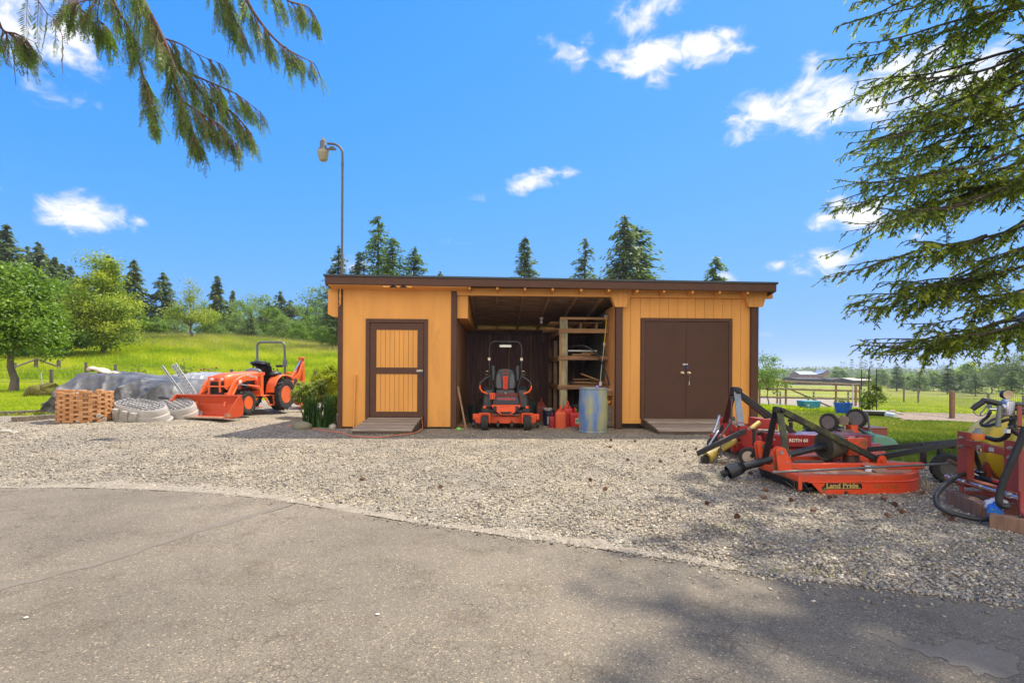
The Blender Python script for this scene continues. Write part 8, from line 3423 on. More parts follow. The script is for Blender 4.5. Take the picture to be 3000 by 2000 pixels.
 b.build('stand_tube', rt, T)
 b = MB()
 pts = [w(2992, 1440, 4.2), w(2992, 1490, 4.18), w(2996, 1508, 4.15), w(3012, 1516, 4.1), w(3060, 1520, 4.05)]
 b.tube(spline(pts, 6), .018, 10)
 b.build('stand_tube', rt, T)
 b = MB()
 b.bar(w(2912, 1533, 4.3), w(2994, 1476, 4.25), .02, .075)
 b.bar(w(2918, 1537, 4.34), w(3000, 1480, 4.29), .09, .012)
 b.build('foot_channel', M('dark rusty channel', (.14, .04, .028), .7, .3, 8), T)
 b = MB()
 b.bar(w(2990, 1500, 4.2), w(2990, 1255, 4.3), .03, .05)
 b.bar(w(2987, 1250, 4.4), w(2987, 1190, 4.45), .03, .05)
 b.build('valve_post', frame_red, T, bevel=.003)
 # hoses
 def hs(name, pts, r, m_=hose):
  b = MB()
  b.tube(spline([w(*p) for p in pts], 8), r, 12)
  b.build(name, m_, T)
 hs('suction_hose', ((2850, 1392, 5.05), (2830, 1387, 4.95), (2800, 1397, 4.8), (2768, 1421, 4.68), (2745, 1447, 4.6), (2742, 1467, 4.55), (2752, 1485, 4.5), (2780, 1500, 4.43), (2820, 1511, 4.38), (2860, 1519, 4.33), (2900, 1519, 4.3)), .021)
 hs('delivery_hose', ((2950, 1483, 4.22), (2934, 1480, 4.22), (2927, 1468, 4.22), (2930, 1440, 4.22), (2945, 1395, 4.2), (2967, 1345, 4.17), (2985, 1305, 4.15), (3004, 1250, 4.12)), .026)
 hs('tank_hose', ((2855, 1305, 4.95), (2857, 1330, 4.97), (2865, 1355, 5.0), (2871, 1372, 5.0), (2872, 1382, 5.0)), .021)
 hs('return_hose', ((2879, 1277, 4.86), (2895, 1282, 4.8), (2915, 1288, 4.72), (2935, 1286, 4.66), (2950, 1276, 4.6), (2958, 1262, 4.55)), .021)
 hs('spray_hose', ((2902, 1205, 4.58), (2893, 1220, 4.6), (2879, 1232, 4.62), (2874, 1240, 4.62), (2880, 1246, 4.6), (2895, 1247, 4.55), (2920, 1240, 4.5), (2945, 1231, 4.45), (2975, 1224, 4.4)), .013)
 hs('coil_hose', ((2885, 1245, 5.0), (2910, 1228, 5.05), (2940, 1221, 5.1), (2975, 1222, 5.1), (3010, 1225, 5.1)), .012)
 # control head
 b = MB()
 g = w(2953, 1156, 4.5)
 MG = Matrix.Translation(g) @ Matrix.Rotation(R(-14), 4, 'Z') @ Matrix.Rotation(R(90), 4, 'X')
 b.mat(1).lathe([(0, -.05), (.036, -.05), (.037, 0.0)], 24, MG)
 b.mat(0).lathe([(.037, -.001), (.037, .006), (.033, .008), (.03, .006), (0, .006)], 24, MG)
 b.mat(1).tube([g + Vector((.01, .02, -.02)), g + Vector((.01, .02, -.075))], .011, 8)
 b.build('pressure_gauge', [M('yellowed gauge glass', (.42, .31, .17), .3, .12, 20), blackp], T)
 v = w(2947, 1196, 4.5)
 ali = M('cast aluminium', (.48, .48, .5), .35, .25, 16, .3, 60, metal=.85)
 b = MB()
 b.box(v.x - .035, v.x + .04, v.y - .05, v.y + .05, v.z - .065, v.z + .065)
 b.cyl((v.x - .05, v.y, v.z + .01), (v.x + .03, v.y, v.z + .01), .04, 14)
 b.cyl((v.x, v.y, v.z + .05), (v.x, v.y, v.z + .085), .03, 12)
 b.cyl((v.x - .055, v.y + .02, v.z + .0), (v.x - .02, v.y + .02, v.z + .0), .018, 10)
 b.build('control_valve', ali, T, bevel=.012, seg=2)
 ol = M('grey green handle', (.13, .15, .11), .4, .15, 9)
 b = MB()
 b.tube([w(2928, 1188, 4.46), w(2926, 1210, 4.45), w(2924, 1251, 4.44)], [.014, .017, .021], 10)
 b.build('valve_lever', ol, T)
 for (p0, p1, r) in (((2960, 1182, 4.5), (3030, 1186, 4.4), .018), ((2962, 1195, 4.5), (3030, 1200, 4.4), .022), ((2978, 1206, 4.48), (3030, 1210, 4.4), .022)):
  b = MB()
  b.tube([w(*p0), w(*p1)], r, 10)
  b.tube([w(*p0).lerp(w(*p1), .3), w(*p0).lerp(w(*p1), .38)], r * 1.25, 10)
  b.build('valve_outlet', M('valve barrel', (.075, .085, .07), .35, .15, 9), T)
 b = MB()
 b.tube([w(2970, 1214, 4.5), w(2965, 1250, 4.5)], .026, 12)
 b.tube([w(2966, 1241, 4.5), w(2965, 1249, 4.5)], .031, 12)
 b.build('valve_stem', blackp, T)
 b = MB()
 A, B = w(2957, 1250, 4.45), w(2994, 1278, 4.4)
 for k in range(6):
  p = A.lerp(B, k / 6)
  b.tube([p, A.lerp(B, (k + .8) / 6)], .036 - .003 * k, 14)
 b.tube([A, B], .022, 10)
 b.build('hose_barb', blackp, T)
 b = MB()
 b.box(*[f(w(2950, 1262, 4.42)[i]) for i in range(3) for f in (lambda t: t - .016, lambda t: t + .016)])
 b.build('pale_tag', M('pale tag', (.6, .62, .6), .5), T)
 # float cap on the bar
 f = wf(2865, 1287, -.02)
 b = MB()
 b.mat(0).lathe([(0, 0), (.046, .0), (.048, .01), (.048, .05), (.046, .058)], 22, Matrix.Translation(f))
 b.mat(1).lathe([(.044, .058), (.042, .066), (.024, .085), (.02, .105), (0, .107)], 22, Matrix.Translation(f))
 b.build('filter_cap', [_mats['orange cap plastic'], M('grey filter neck', (.22, .23, .22), .5, .1)], T)
 # spray gun
 b = MB()
 sec = [((2937, 1187, 4.5), .021), ((2917, 1180, 4.52), .026), ((2896, 1175, 4.54), .028), ((2884, 1172, 4.56), .028), ((2875, 1180, 4.57), .024), ((2862, 1188, 4.58), .024), ((2848, 1199, 4.6), .022)]
 b.tube([w(*p) for p, r in sec], [r for p, r in sec], 10)
 gun = b.build('spray_gun', blackp, T)
 b = MB()
 b.tube(spline([w(*p) for p in ((2851, 1204, 4.6), (2860, 1214, 4.58), (2874, 1218, 4.56), (2888, 1212, 4.55), (2900, 1197, 4.54))], 5), .005, 6)
 b.tube(spline([w(*p) for p in ((2891, 1187, 4.55), (2882, 1200, 4.56), (2872, 1211, 4.57), (2874, 1216, 4.57))], 5), .006, 6)
 b.build('trigger', M('brushed trigger', (.2, .19, .18), .3, .2, metal=.7), gun)
 b = MB()
 b.tube([w(2900, 1198, 4.55), w(2930, 1198, 4.5)], .016, 10)
 b.tube([w(2902, 1186, 4.55), w(2900, 1208, 4.55)], .009, 8)
 b.build('gun_lance', chrome, gun)
 # pump and fittings low down
 bp = M('blue pump casting', (.01, .16, .55), .4, .1, 8, .15, 60)
 A = w(2916, 1503, 4.28)
 MP = Matrix.Translation(A) @ Matrix.Rotation(R(-38), 4, 'Z') @ Matrix.Rotation(R(100), 4, 'X')
 b = MB()
 b.mat(0).lathe([(0, .03), (.026, .03), (.03, .02), (.052, .016), (.054, -.02), (.05, -.026), (.043, -.03), (.043, -.12), (0, -.12)], 24, MP)
 b.mat(1).lathe([(0, .034), (.018, .034), (.02, .029)], 14, MP)
 for k in range(6):
  t = k * math.pi / 3
  b.mat(1).lathe([(0, .024), (.007, .024), (.008, .015)], 6, MP @ Matrix.Translation((.044 * math.cos(t), .044 * math.sin(t), 0)))
 b.mat(0).tube([A + Vector((.05, .04, .03)), A + Vector((.055, .045, .085))], .026, 12)
 b.build('pump', [bp, steel], T)
 b = MB()
 for (px, py, y, r) in ((2872, 1384, 5.0, .026), (2862, 1398, 5.0, .022), (2880, 1402, 4.95, .026), (2898, 1408, 4.88, .03), (2915, 1414, 4.82, .028), (2930, 1418, 4.78, .024)):
  q_ = w(px, py, y)
  b.cyl(q_ + Vector((0, .035, .005)), q_ + Vector((0, -.04, -.005)), r, 12)
 b.build('pipe_fitting', blackp, T)
 b = MB()
 for (px, py, y) in ((2872, 1381, 4.98), (2848, 1391, 5.03)):
  q_ = w(px, py, y)
  b.tube([(q_.x + .024 * math.cos(t), q_.y + .024 * math.sin(t), q_.z) for t in np.linspace(0, 6.28, 14)[:-1]], .006, 5, closed=True)
 b.build('hose_clamp', steel, T)
 b = MB()
 b.bar(w(2910, 1408, 4.8), w(2932, 1414, 4.74), .02, .02)
 b.build('red_tag', M('red tag', (.55, .03, .03), .5), T)
 # chain at the right
 b = MB()
 for k in range(9):
  q_ = w(2987 - 1.2 * k, 1512 + 5.4 * k, 4.12)
  rx = .5 if k % 2 else 0
  b.tube([(q_.x + .012 * math.cos(t) * (1 if k % 2 else .4), q_.y + .012 * math.cos(t) * (.4 if k % 2 else 1), q_.z + .017 * math.sin(t)) for t in np.linspace(0, 6.28, 10)[:-1]], .004, 5, closed=True)
 b.build('chain', _mats['dark oily steel'], T)
 # timbers it stands on
 tim = wood('reddish block timber', (.24, .14, .09), (.13, .075, .05), 3, (7, 7, 1), .85)
 for i, (p0, p1, ww, hh, z, lab) in enumerate((((2800, 1480), (2908, 1528), .10, .14, 0, 'reddish timber block under the front of the sprayer'), ((2915, 1550), (3040, 1570), .1, .12, 0, 'reddish timber at the bottom right under the sprayer frame'), ((2868, 1420), (3010, 1462), .09, .1, .1, 'reddish timber laid across under the sprayer tank'))):
  A, B = Vector((*flat(*p0), 0)), Vector((*flat(*p1), 0))
  if i == 2:
   A, B = P(2868, 1440, 4.95), P(3010, 1480, 4.45)
   A.z = B.z = .0
  b = MB()
  b.bar(A + Vector((0, 0.05, hh / 2)), B + Vector((0, .05, hh / 2)), ww, hh)
  tag(b.build('timber_block', tim, bevel=.006), lab, 'timber')
 # plastic bag by the pump
 b = MB()
 b.ball((0, 0, 0), (.1, .06, .055), 18, 12)
 b.v = [(x + .015 * math.sin(z * 70 + y * 50), y + .012 * math.sin(x * 80), z + .012 * math.sin(x * 60 + y * 40)) for x, y, z in b.v]
 o_ = b.build('plastic_bag', M('clear crumpled plastic', (.5, .5, .52), .2, .3, 30), smooth=30)
 o_.location = P(2917, 1480, 4.45)
 tag(o_, 'crumpled clear plastic bag stuffed behind the blue pump', 'bag')


sprayer()


def cones():
 cm = M('pine cone scales', (.17, .085, .05), .8, .35, 30)
 b = MB()
 n = 0
 for k in range(9):
  s = k / 8
  rr = .021 * math.sin(math.pi * (.12 + .8 * s)) + .004
  m = 8
  for j in range(m):
   a = 2 * math.pi * (j + .5 * (k % 2)) / m
   c, s_ = math.cos(a), math.sin(a)
   x = -.035 + .07 * s
   p = Vector((x, rr * c, rr * s_))
   t1, t2 = Vector((0, -s_, c)) * .009, Vector((-.012, rr * c * .55, rr * s_ * .55))
   b.add([p - t1, p + t1, p + t2 + t1 * .5, p + t2 - t1 * .5, p - t1 + Vector((.006, 0, 0)) * 1, p + t1 + Vector((.006, 0, 0)), p + t2 + t1 * .5 + Vector((.004, 0, 0)), p + t2 - t1 * .5 + Vector((.004, 0, 0))],
     [(0, 1, 2, 3), (7, 6, 5, 4), (0, 4, 5, 1), (1, 5, 6, 2), (2, 6, 7, 3), (3, 7, 4, 0)])
 b.tube([(-.036, 0, 0), (0, 0, 0), (.036, 0, 0)], [.006, .015, .004], 8)
 o = b.build('pine_cone', cm, smooth=0)
 pts = [(2239, 1462), (2200, 1391), (2447, 1458), (2357, 1441), (2383, 1502), (2590, 1465), (2623, 1484), (2600, 1515), (2787, 1526), (2646, 1505), (2432, 1462), (2478, 1449), (2317, 1470), (2770, 1513), (2560, 1440), (2240, 1440),
   (1772, 1437), (1730, 1410), (2040, 1318), (2006, 1325), (1860, 1295), (1788, 1312), (1936, 1355), (1838, 1350), (2120, 1360), (1290, 1432), (1062, 1408), (1790, 1292), (2160, 1520), (2070, 1480), (2700, 1450), (2858, 1512)]
 for i, (px, py) in enumerate(pts):
  c = o if i == 0 else o.copy()
  if i:
   col.objects.link(c)
  q = G(px, py)
  c.location = (q.x, q.y, q.z + .024)
  c.rotation_euler = (rnd.uniform(0, 6), rnd.uniform(-.4, .4), rnd.uniform(0, 6))
  s = rnd.uniform(.5, .75)
  c.scale = (s, s, s)
  tag(c, 'small brown pine cone lying loose on the gravel', 'pine cone', 'pine cones on the gravel')
 # a few weeds and straw tufts
 LF['weed'] = leafmat('weed blades', [(.12, .17, .03), (.3, .3, .09), (.5, .42, .2)], .3)
 g = np.random.default_rng(31)
 spots = [(2340, 1435, 14, .26, 'pale grass stalks at the front corner of the orange cutter'), (2700, 1438, 12, .22, 'dry grass stalks at the rear of the orange cutter'), (2105, 1403, 10, .09, 'small tuft of grass by the end of the drive shaft'), (2135, 1552, 16, .06, 'low green weed tuft in the shaded gravel'), (1822, 1515, 12, .05, 'tiny green weed in the sunny gravel'), (2512, 1615, 10, .05, 'tiny green weed near the edge of the drive'), (2915, 1590, 12, .06, 'small green weed near the sprayer timbers'),
    (2360, 1680, 40, .05, 'dry straw tuft at the edge of the drive'), (1100, 1462, 40, .03, 'straw coloured patch on the dusty edge of the drive')]
 for (px, py, n, h, lab) in spots:
  q = G(px, py)
  sp = .10 if n < 30 else .22
  c = np.stack([g.normal(0, sp, n) * (.5 if h > .1 else 1), g.normal(0, .04, n), np.zeros(n)], -1)
  d = unit(np.stack([g.normal(0, .55, n), g.normal(0, .4, n), .8 + 0 * g.random(n)], -1))
  hh = h * (.5 + .7 * g.random(n))
  V, Fq = leafquads(c + d * (hh * .48)[:, None], d, unit(np.stack([g.normal(0, .3, n), -np.ones(n), np.zeros(n)], -1)), hh, .006 + .004 * g.random(n))
  o2 = npmesh('weed_tuft', V, Fq, LF['weed'], g.random(n) * (.5 if 'green' in lab else 1) + (0 if 'green' in lab else .3))
  o2.location = q
  tag(o2, lab, 'weed')
 # petal and white chips on the drive
 for (px, py, c_, lab) in ((1106, 1810, (.75, .5, .5), 'pale pink petal lying on the asphalt'), (76, 1820, (.6, .58, .5), 'small white pebble on the left of the asphalt'), (2418, 1445, (.65, .6, .5), 'flat whitish stone in front of the orange cutter'), (2372, 1436, (.62, .58, .5), 'broad pale chip in the gravel before the cutter')):
  q = G(px, py)
  b = MB()
  s = .012 if py > 1700 else .03
  b.ball((0, 0, .004), (s, s * .8, s * .3), 10, 6)
  o2 = b.build('petal' if 'petal' in lab else 'stone_chip', M('chip %.1f' % c_[0], c_, .7, .1))
  o2.location = (q.x, q.y, q.z + .018)
  tag(o2, lab, 'petal' if 'petal' in lab else 'stone')


cones()
# ---------------------------------------------------------------- beyond the yard on the right
def right_side():
 rail_w = wood('split rail wood', (.22, .16, .105), (.12, .085, .058), 3, (1, 7, 7), .9)
 post_w = wood('brown square post', (.26, .14, .075), (.15, .08, .045), 3, (7, 7, 1), .85)
 greyw = wood('grey round post', (.18, .155, .12), (.09, .075, .06), 3, (7, 7, 1), .9)
 wirem = _mats['fence wire']

 def zpost(px, pb, ptp, y=None):
  q = G(px, pb) if y is None else P(px, pb, y)
  if y is not None:
   q.z = H1(q.x, y)
  return q, P(px, ptp, q.y).z - q.z
 # split rail fence behind the shed corner
 o, h0 = zpost(2302, 1190, 1112)
 T = thing('rail_fence', 'split rail fence of rough brown rails running from the shed to the garden corner', 'fence', o)
 ys = o.y
 cols_ = [(2225, 1186, 1118, 'brown'), (2302, 1190, 1112, 'brown'), (2449, 1185, 1118, 'brown'), (2519, 1196, 1122, 'grey')]
 Q = []
 for (px, pb, pt, k) in cols_:
  y = ys + np.interp(px, [2225, 2519], [-.6, .9])
  q, h = zpost(px, pb, pt, y)
  b = MB()
  b.box(q.x - .06 - o.x, q.x + .06 - o.x, y - .06 - o.y, y + .06 - o.y, q.z - .1 - o.z, q.z + h - o.z)
  b.build('post', post_w if k == 'brown' else greyw, T, bevel=.006)
  Q.append((q - o, h))
 g = random.Random(3)
 for (ya, yb) in ((1114, 1127), (1137, 1145), (1162, 1168)):
  for i in range(3):
   a, c = Q[i][0], Q[i + 1][0]
   pa = P(cols_[i][0], ya + (yb - ya) * (cols_[i][0] - 2225) / 294, a.y + o.y) - o
   pc = P(cols_[i + 1][0], ya + (yb - ya) * (cols_[i + 1][0] - 2225) / 294, c.y + o.y) - o
   b = MB()
   n = 9
   b.tube([pa.lerp(pc, k / n) + Vector((-.0, -.09, g.uniform(-.018, .018))) for k in range(n + 1)], [.09 + g.uniform(-.012, .012) for k in range(n + 1)], 7)
   b.build('rail', rail_w, T)
 # sloping hand rail in front with its posts
 o2, h = zpost(2277, 1182, 1123)
 T = thing('sloping_rail', 'brown stair style rail sloping down to the ground in front of the split rail fence', 'railing', o2)
 b = MB()
 b.box(-.06, .06, -.06, .06, -.1, h)
 b.build('post', post_w, T, bevel=.006)
 b = MB()
 b.bar(P(2220, 1121, o2.y - .2) - o2, P(2282, 1124, o2.y - .08) - o2, .05, .14)
 b.build('hand_rail', post_w, T, bevel=.004)
 b = MB()
 e = G(2437, 1195)
 b.bar(Vector((0, -.09, h - .02)), Vector((e.x, e.y, e.z + .05)) - o2, .05, .12)
 b.build('hand_rail', post_w, T, bevel=.004)
 # white taped electric fence behind
 o3, h = zpost(2385, 1160, 1128, ys + 3)
 T = thing('tape_fence', 'fence with white electric tape behind the split rail fence', 'fence', o3)
 for px in (2216, 2286, 2384, 2485):
  q, h = zpost(px, 1150, 1126, ys + 3)
  b = MB()
  b.box(q.x - .05 - o3.x, q.x + .05 - o3.x, -.05, .05, q.z - .1 - o3.z, q.z + 1.15 - o3.z)
  b.build('post', greyw, T)
 tape = M('white fence tape', (.7, .7, .7), .6, .05)
 for (ya, yb) in ((1124, 1131), (1148, 1160), (1158, 1172)):
  b = MB()
  b.tube([P(2210, ya, ys + 2.9) - o3, P(2340, (ya + yb) / 2 + 1, ys + 2.9) - o3, P(2490, yb, ys + 2.9) - o3], .014, 5)
  b.build('tape', tape, T)
 q, h = zpost(2498, 1190, 1128, ys + .5)
 b = MB()
 b.box(-.045, .045, -.045, .045, -.1, h)
 o4 = b.build('painted_post', M('flaking white paint', (.55, .54, .52), .7, .2, 9, dirt=(.3, .25, .2), damt=.4))
 o4.location = q
 tag(o4, 'flaking white post at the garden corner', 'post')
 q, h = zpost(2507, 1198, 1131, ys - .5)
 b = MB()
 b.box(-.07, .07, -.07, .07, -.1, h)
 o4 = b.build('corner_post', M('reddish post wood', (.26, .12, .075), .8, .25, 6, stretch=(6, 6, 1)), bevel=.006)
 o4.location = q
 tag(o4, 'stout reddish brown corner post beside the blue tub', 'post')
 # wire mesh fence with grey posts, and the brown post at the near corner
 of = G(2789, 1225)
 T = thing('mesh_fence', 'wire mesh fence on grey wooden posts round the garden, with one near brown post', 'fence', of)
 line = [(2525, 1196, 1120), (2648, 1181, 1132), (2690, 1182, 1138), (2793 - 0, 1225, 1145), (3060, 1262, 1150)]
 mesh_pts = []
 near = [(2520, 1197, 1124, 0), (2789, 1225, 1145, 1), (3080, 1258, 1160, 0)]
 pts = []
 for (px, pb, pt, k) in near:
  q, h = zpost(px, pb, pt)
  b = MB()
  wd = .075 if k else .05
  b.box(q.x - wd - of.x, q.x + wd - of.x, q.y - .06 - of.y, q.y + .06 - of.y, q.z - .1 - of.z, q.z + h - of.z)
  b.build('post', post_w if k else greyw, T, bevel=.005)
  pts.append((q, h))
 far = [(2648, 1178, 1132), (2690, 1180, 1138), (2793, 1184, 1144), (2895, 1200, 1152), (2998, 1204, 1158)]
 fp = []
 for (px, pb, pt) in far:
  q, h = zpost(px, pb, pt)
  h = min(max(h, 1.0), 1.5)
  b = MB()
  b.tube([q - of + Vector((0, 0, -.1)), q - of + Vector((0, 0, h))], .075, 8)
  b.build('post', greyw, T)
  fp.append((q, h))
 wm = M('thin mesh wire', (.16, .15, .13), .5, .1)
 for ch in (pts, fp):
  b = MB()
  for (q0, h0), (q1, h1) in zip(ch[:-1], ch[1:]):
   L_ = (q1 - q0).length
   n = max(2, int(L_ / .16))
   for i in range(n + 1):
    t = i / n
    p = q0.lerp(q1, t)
    z = H1(p.x, p.y)
    b.tube([Vector((p.x, p.y, z + .02)) - of, Vector((p.x, p.y, z + h0 + (h1 - h0) * t - .04)) - of], .0035, 3, cap=False)
   for k in range(8):
    b.tube([Vector((q0.lerp(q1, i / 10).x, q0.lerp(q1, i / 10).y, H1(q0.lerp(q1, i / 10).x, q0.lerp(q1, i / 10).y) + .03 + (h0 + (h1 - h0) * i / 10 - .07) * (k / 7) ** 1.2)) - of for i in range(11)], .004, 3, cap=False)
  b.build('wire_mesh', wm, T)
 # planters
 q = P(2369, 1178, 18.6)
 t = thing('planter_tub', 'turquoise half barrel planter on stones by the rail fence', 'planter', (q.x, 18.6, H1(q.x, 18.6)))
 b = MB()
 rr = .31
 zc = P(2369, 1173, 18.6).z - H1(q.x, 18.6)
 hh = [(rr * math.cos(R(a)), zc + rr * 1.35 * math.sin(R(a)) * .95) for a in range(180, 361, 12)]
 b.plate([(x, z) for x, z in hh], 'y', -.25, .25)
 tq = M('turquoise plastic', (.03, .25, .33), .5, .12, 6, dirt=(.08, .2, .22), damt=.3)
 b.build('tub', tq, t, bevel=.02, seg=2)
 b = MB()
 b.lathe([(0, .012), (.035, .012), (.04, .004), (.045, 0)], 16, Matrix.Translation((-.15, -.252, zc - .16)) @ Matrix.Rotation(R(90), 4, 'X'))
 b.build('bung', M('cream bung', (.6, .5, .35), .5), t)
 q2 = P(2470, 1196, 17.6)
 t2 = thing('planter_tub', 'bright blue plastic tub planter with seedlings beside the corner post', 'planter', (q2.x, 17.6, H1(q2.x, 17.6)))
 b = MB()
 b.lathe([(0, .0), (.19, .0), (.22, .03), (.26, .2), (.265, .34), (.3, .35), (.3, .40), (.285, .40), (.24, .1), (0, .06)], 10, Matrix.Diagonal((1.05, .8, .95, 1)))
 b.build('tub', M('bright blue plastic', (.006, .11, .62), .4, .1, 6), t2, smooth=25)
 g2 = np.random.default_rng(77)
 for tt, z0, n in ((t, zc, 26), (t2, .36, 60)):
  c = np.stack([g2.normal(0, .13, n), g2.normal(0, .07, n), z0 + .03 + .12 * g2.random(n)], -1)
  V, Fq = leafquads(c, unit(g2.normal(size=(n, 3)) + [0, 0, .8]), unit(g2.normal(size=(n, 3))), .09, .05)
  npmesh('seedlings', V, Fq, LF['rose'], g2.random(n), tt)
 # staked rose
 q = P(2556, 1206, 16.8)
 z = H1(q.x, 16.8)
 h = P(2556, 1118, 16.8).z - z
 broadleaf('leafy climbing rose tied up between black stakes beside the garden corner', (q.x, 16.8, z), h, [(0, 0, .62, .24, .2, .3), (.12, 0, .45, .22, .2, .25), (-.15, 0, .4, .2, .2, .2), (.05, 0, .85, .15, .12, .16)], .10, 'rose', 900, seed=61, trunk_h=.35, tr=.014, name='climbing_rose', clump=.13, cl=40, cat='plant')
 for i, (px, pt, y, pb) in enumerate(((2524, 1082, 17.2, 1200), (2544, 1082, 16.9, 1205), (2548, 1074, 17.1, 1204), (2568, 1080, 16.7, 1196))):
  A = P(px, pb, y)
  A.z = H1(A.x, y)
  B = P(px, pt, y)
  b = MB()
  b.tube([A, B], .014, 6)
  tag(b.build('garden_stake', black), ['tall black garden stake, leftmost of the four by the rose', 'black garden stake just left of the tallest one by the rose', 'tallest black garden stake rising from the rose', 'black garden stake standing apart right of the rose'][i], 'stake', 'stakes round the rose')
 q = P(2573, 1197, 16.3)
 b = MB()
 b.box(-.18, .18, -.12, .12, 0, .16)
 b.box(-.19, .19, -.13, .13, .161, .2)
 o5 = b.build('green_crate', M('green plastic crate', (.12, .33, .13), .5, .1, 7, dirt=(.35, .42, .3), damt=.25), bevel=.01)
 o5.location = (q.x, 16.3, H1(q.x, 16.3))
 tag(o5, 'low green plastic crate on the ground right of the staked rose', 'crate')
 # black and white drain pipes, stones
 A, B = P(2500, 1199, 15.9), P(2598, 1203, 15.5)
 b = MB()
 zz = H1(A.x, 15.8) + .1
 pts = []
 for k in range(40):
  p = A.lerp(B, k / 39)
  pts.append(Vector((p.x, p.y, zz)))
 b.tube(pts, [.085 + (.006 if k % 2 else 0) for k in range(40)], 14)
 tag(b.build('drain_pipe', blackp), 'fat black corrugated drain pipe lying in the garden border', 'pipe')
 A, B = P(2598, 1204, 15.4), P(2625, 1206, 15.1)
 b = MB()
 b.tube([Vector((A.x, A.y, zz - .02)), Vector((B.x, B.y, zz - .04))], .085, 16)
 tag(b.build('drain_pipe', M('pale blue white pipe', (.6, .66, .68), .4, .05)), 'short white pipe lying at the end of the black drain pipe', 'pipe')
 st = [M('river stone %d' % i, c, .85, .2, 6, .4, 20) for i, c in enumerate(((.26, .2, .14), (.2, .17, .13), (.34, .29, .22)))]
 g3 = random.Random(9)
 for i, (px, py, r) in enumerate(((2534, 1209, .15), (2580, 1211, .16), (2597, 1213, .12), (2612, 1211, .2), (2606, 1217, .17), (2632, 1213, .12), (2640, 1216, .1), (2555, 1213, .08), (2357, 1197, .13), (2340, 1194, .1), (2325, 1196, .1), (2305, 1193, .09), (2290, 1194, .09), (2270, 1191, .1), (2250, 1193, .1), (2235, 1192, .09), (2395, 1197, .09))):
  q = G(px, py)
  b = MB()
  b.ball((0, 0, 0), (r * 1.15, r * .9, r * .62), 14, 9)
  ph = g3.uniform(0, 6)
  b.v = [(x * (1 + .12 * math.sin(y / r * 2 + ph)), y, z_ * (1 + .15 * math.sin(x / r * 2.5 + ph))) for x, y, z_ in b.v]
  o6 = b.build('border_stone', st[i % 3], smooth=70)
  o6.location = (q.x, q.y, q.z + r * .3)
  o6.rotation_euler = (0, 0, g3.uniform(0, 3))
  tag(o6, 'rounded border stone lying at the end of the black drain pipe' if i < 8 else 'rounded border stone below the split rail fence', 'stone', 'stones by the drain pipe' if i < 8 else 'stones below the rail fence')
 # slim tree behind the shed corner
 f, hh = at_top(2250, 1014, 38, .1)
 broadleaf('loose airy green tree just behind the right shed corner', (f.x, f.y, f.z), hh, [(0, 0, .6, .22, .22, .28), (.15, 0, .48, .18, .2, .2), (0, 0, .82, .13, .13, .16), (-.2, 0, .5, .2, .2, .25)], .13, 'bright', 3600, seed=66, trunk_h=.3, tr=.05, clump=.1, cl=60)


right_side()


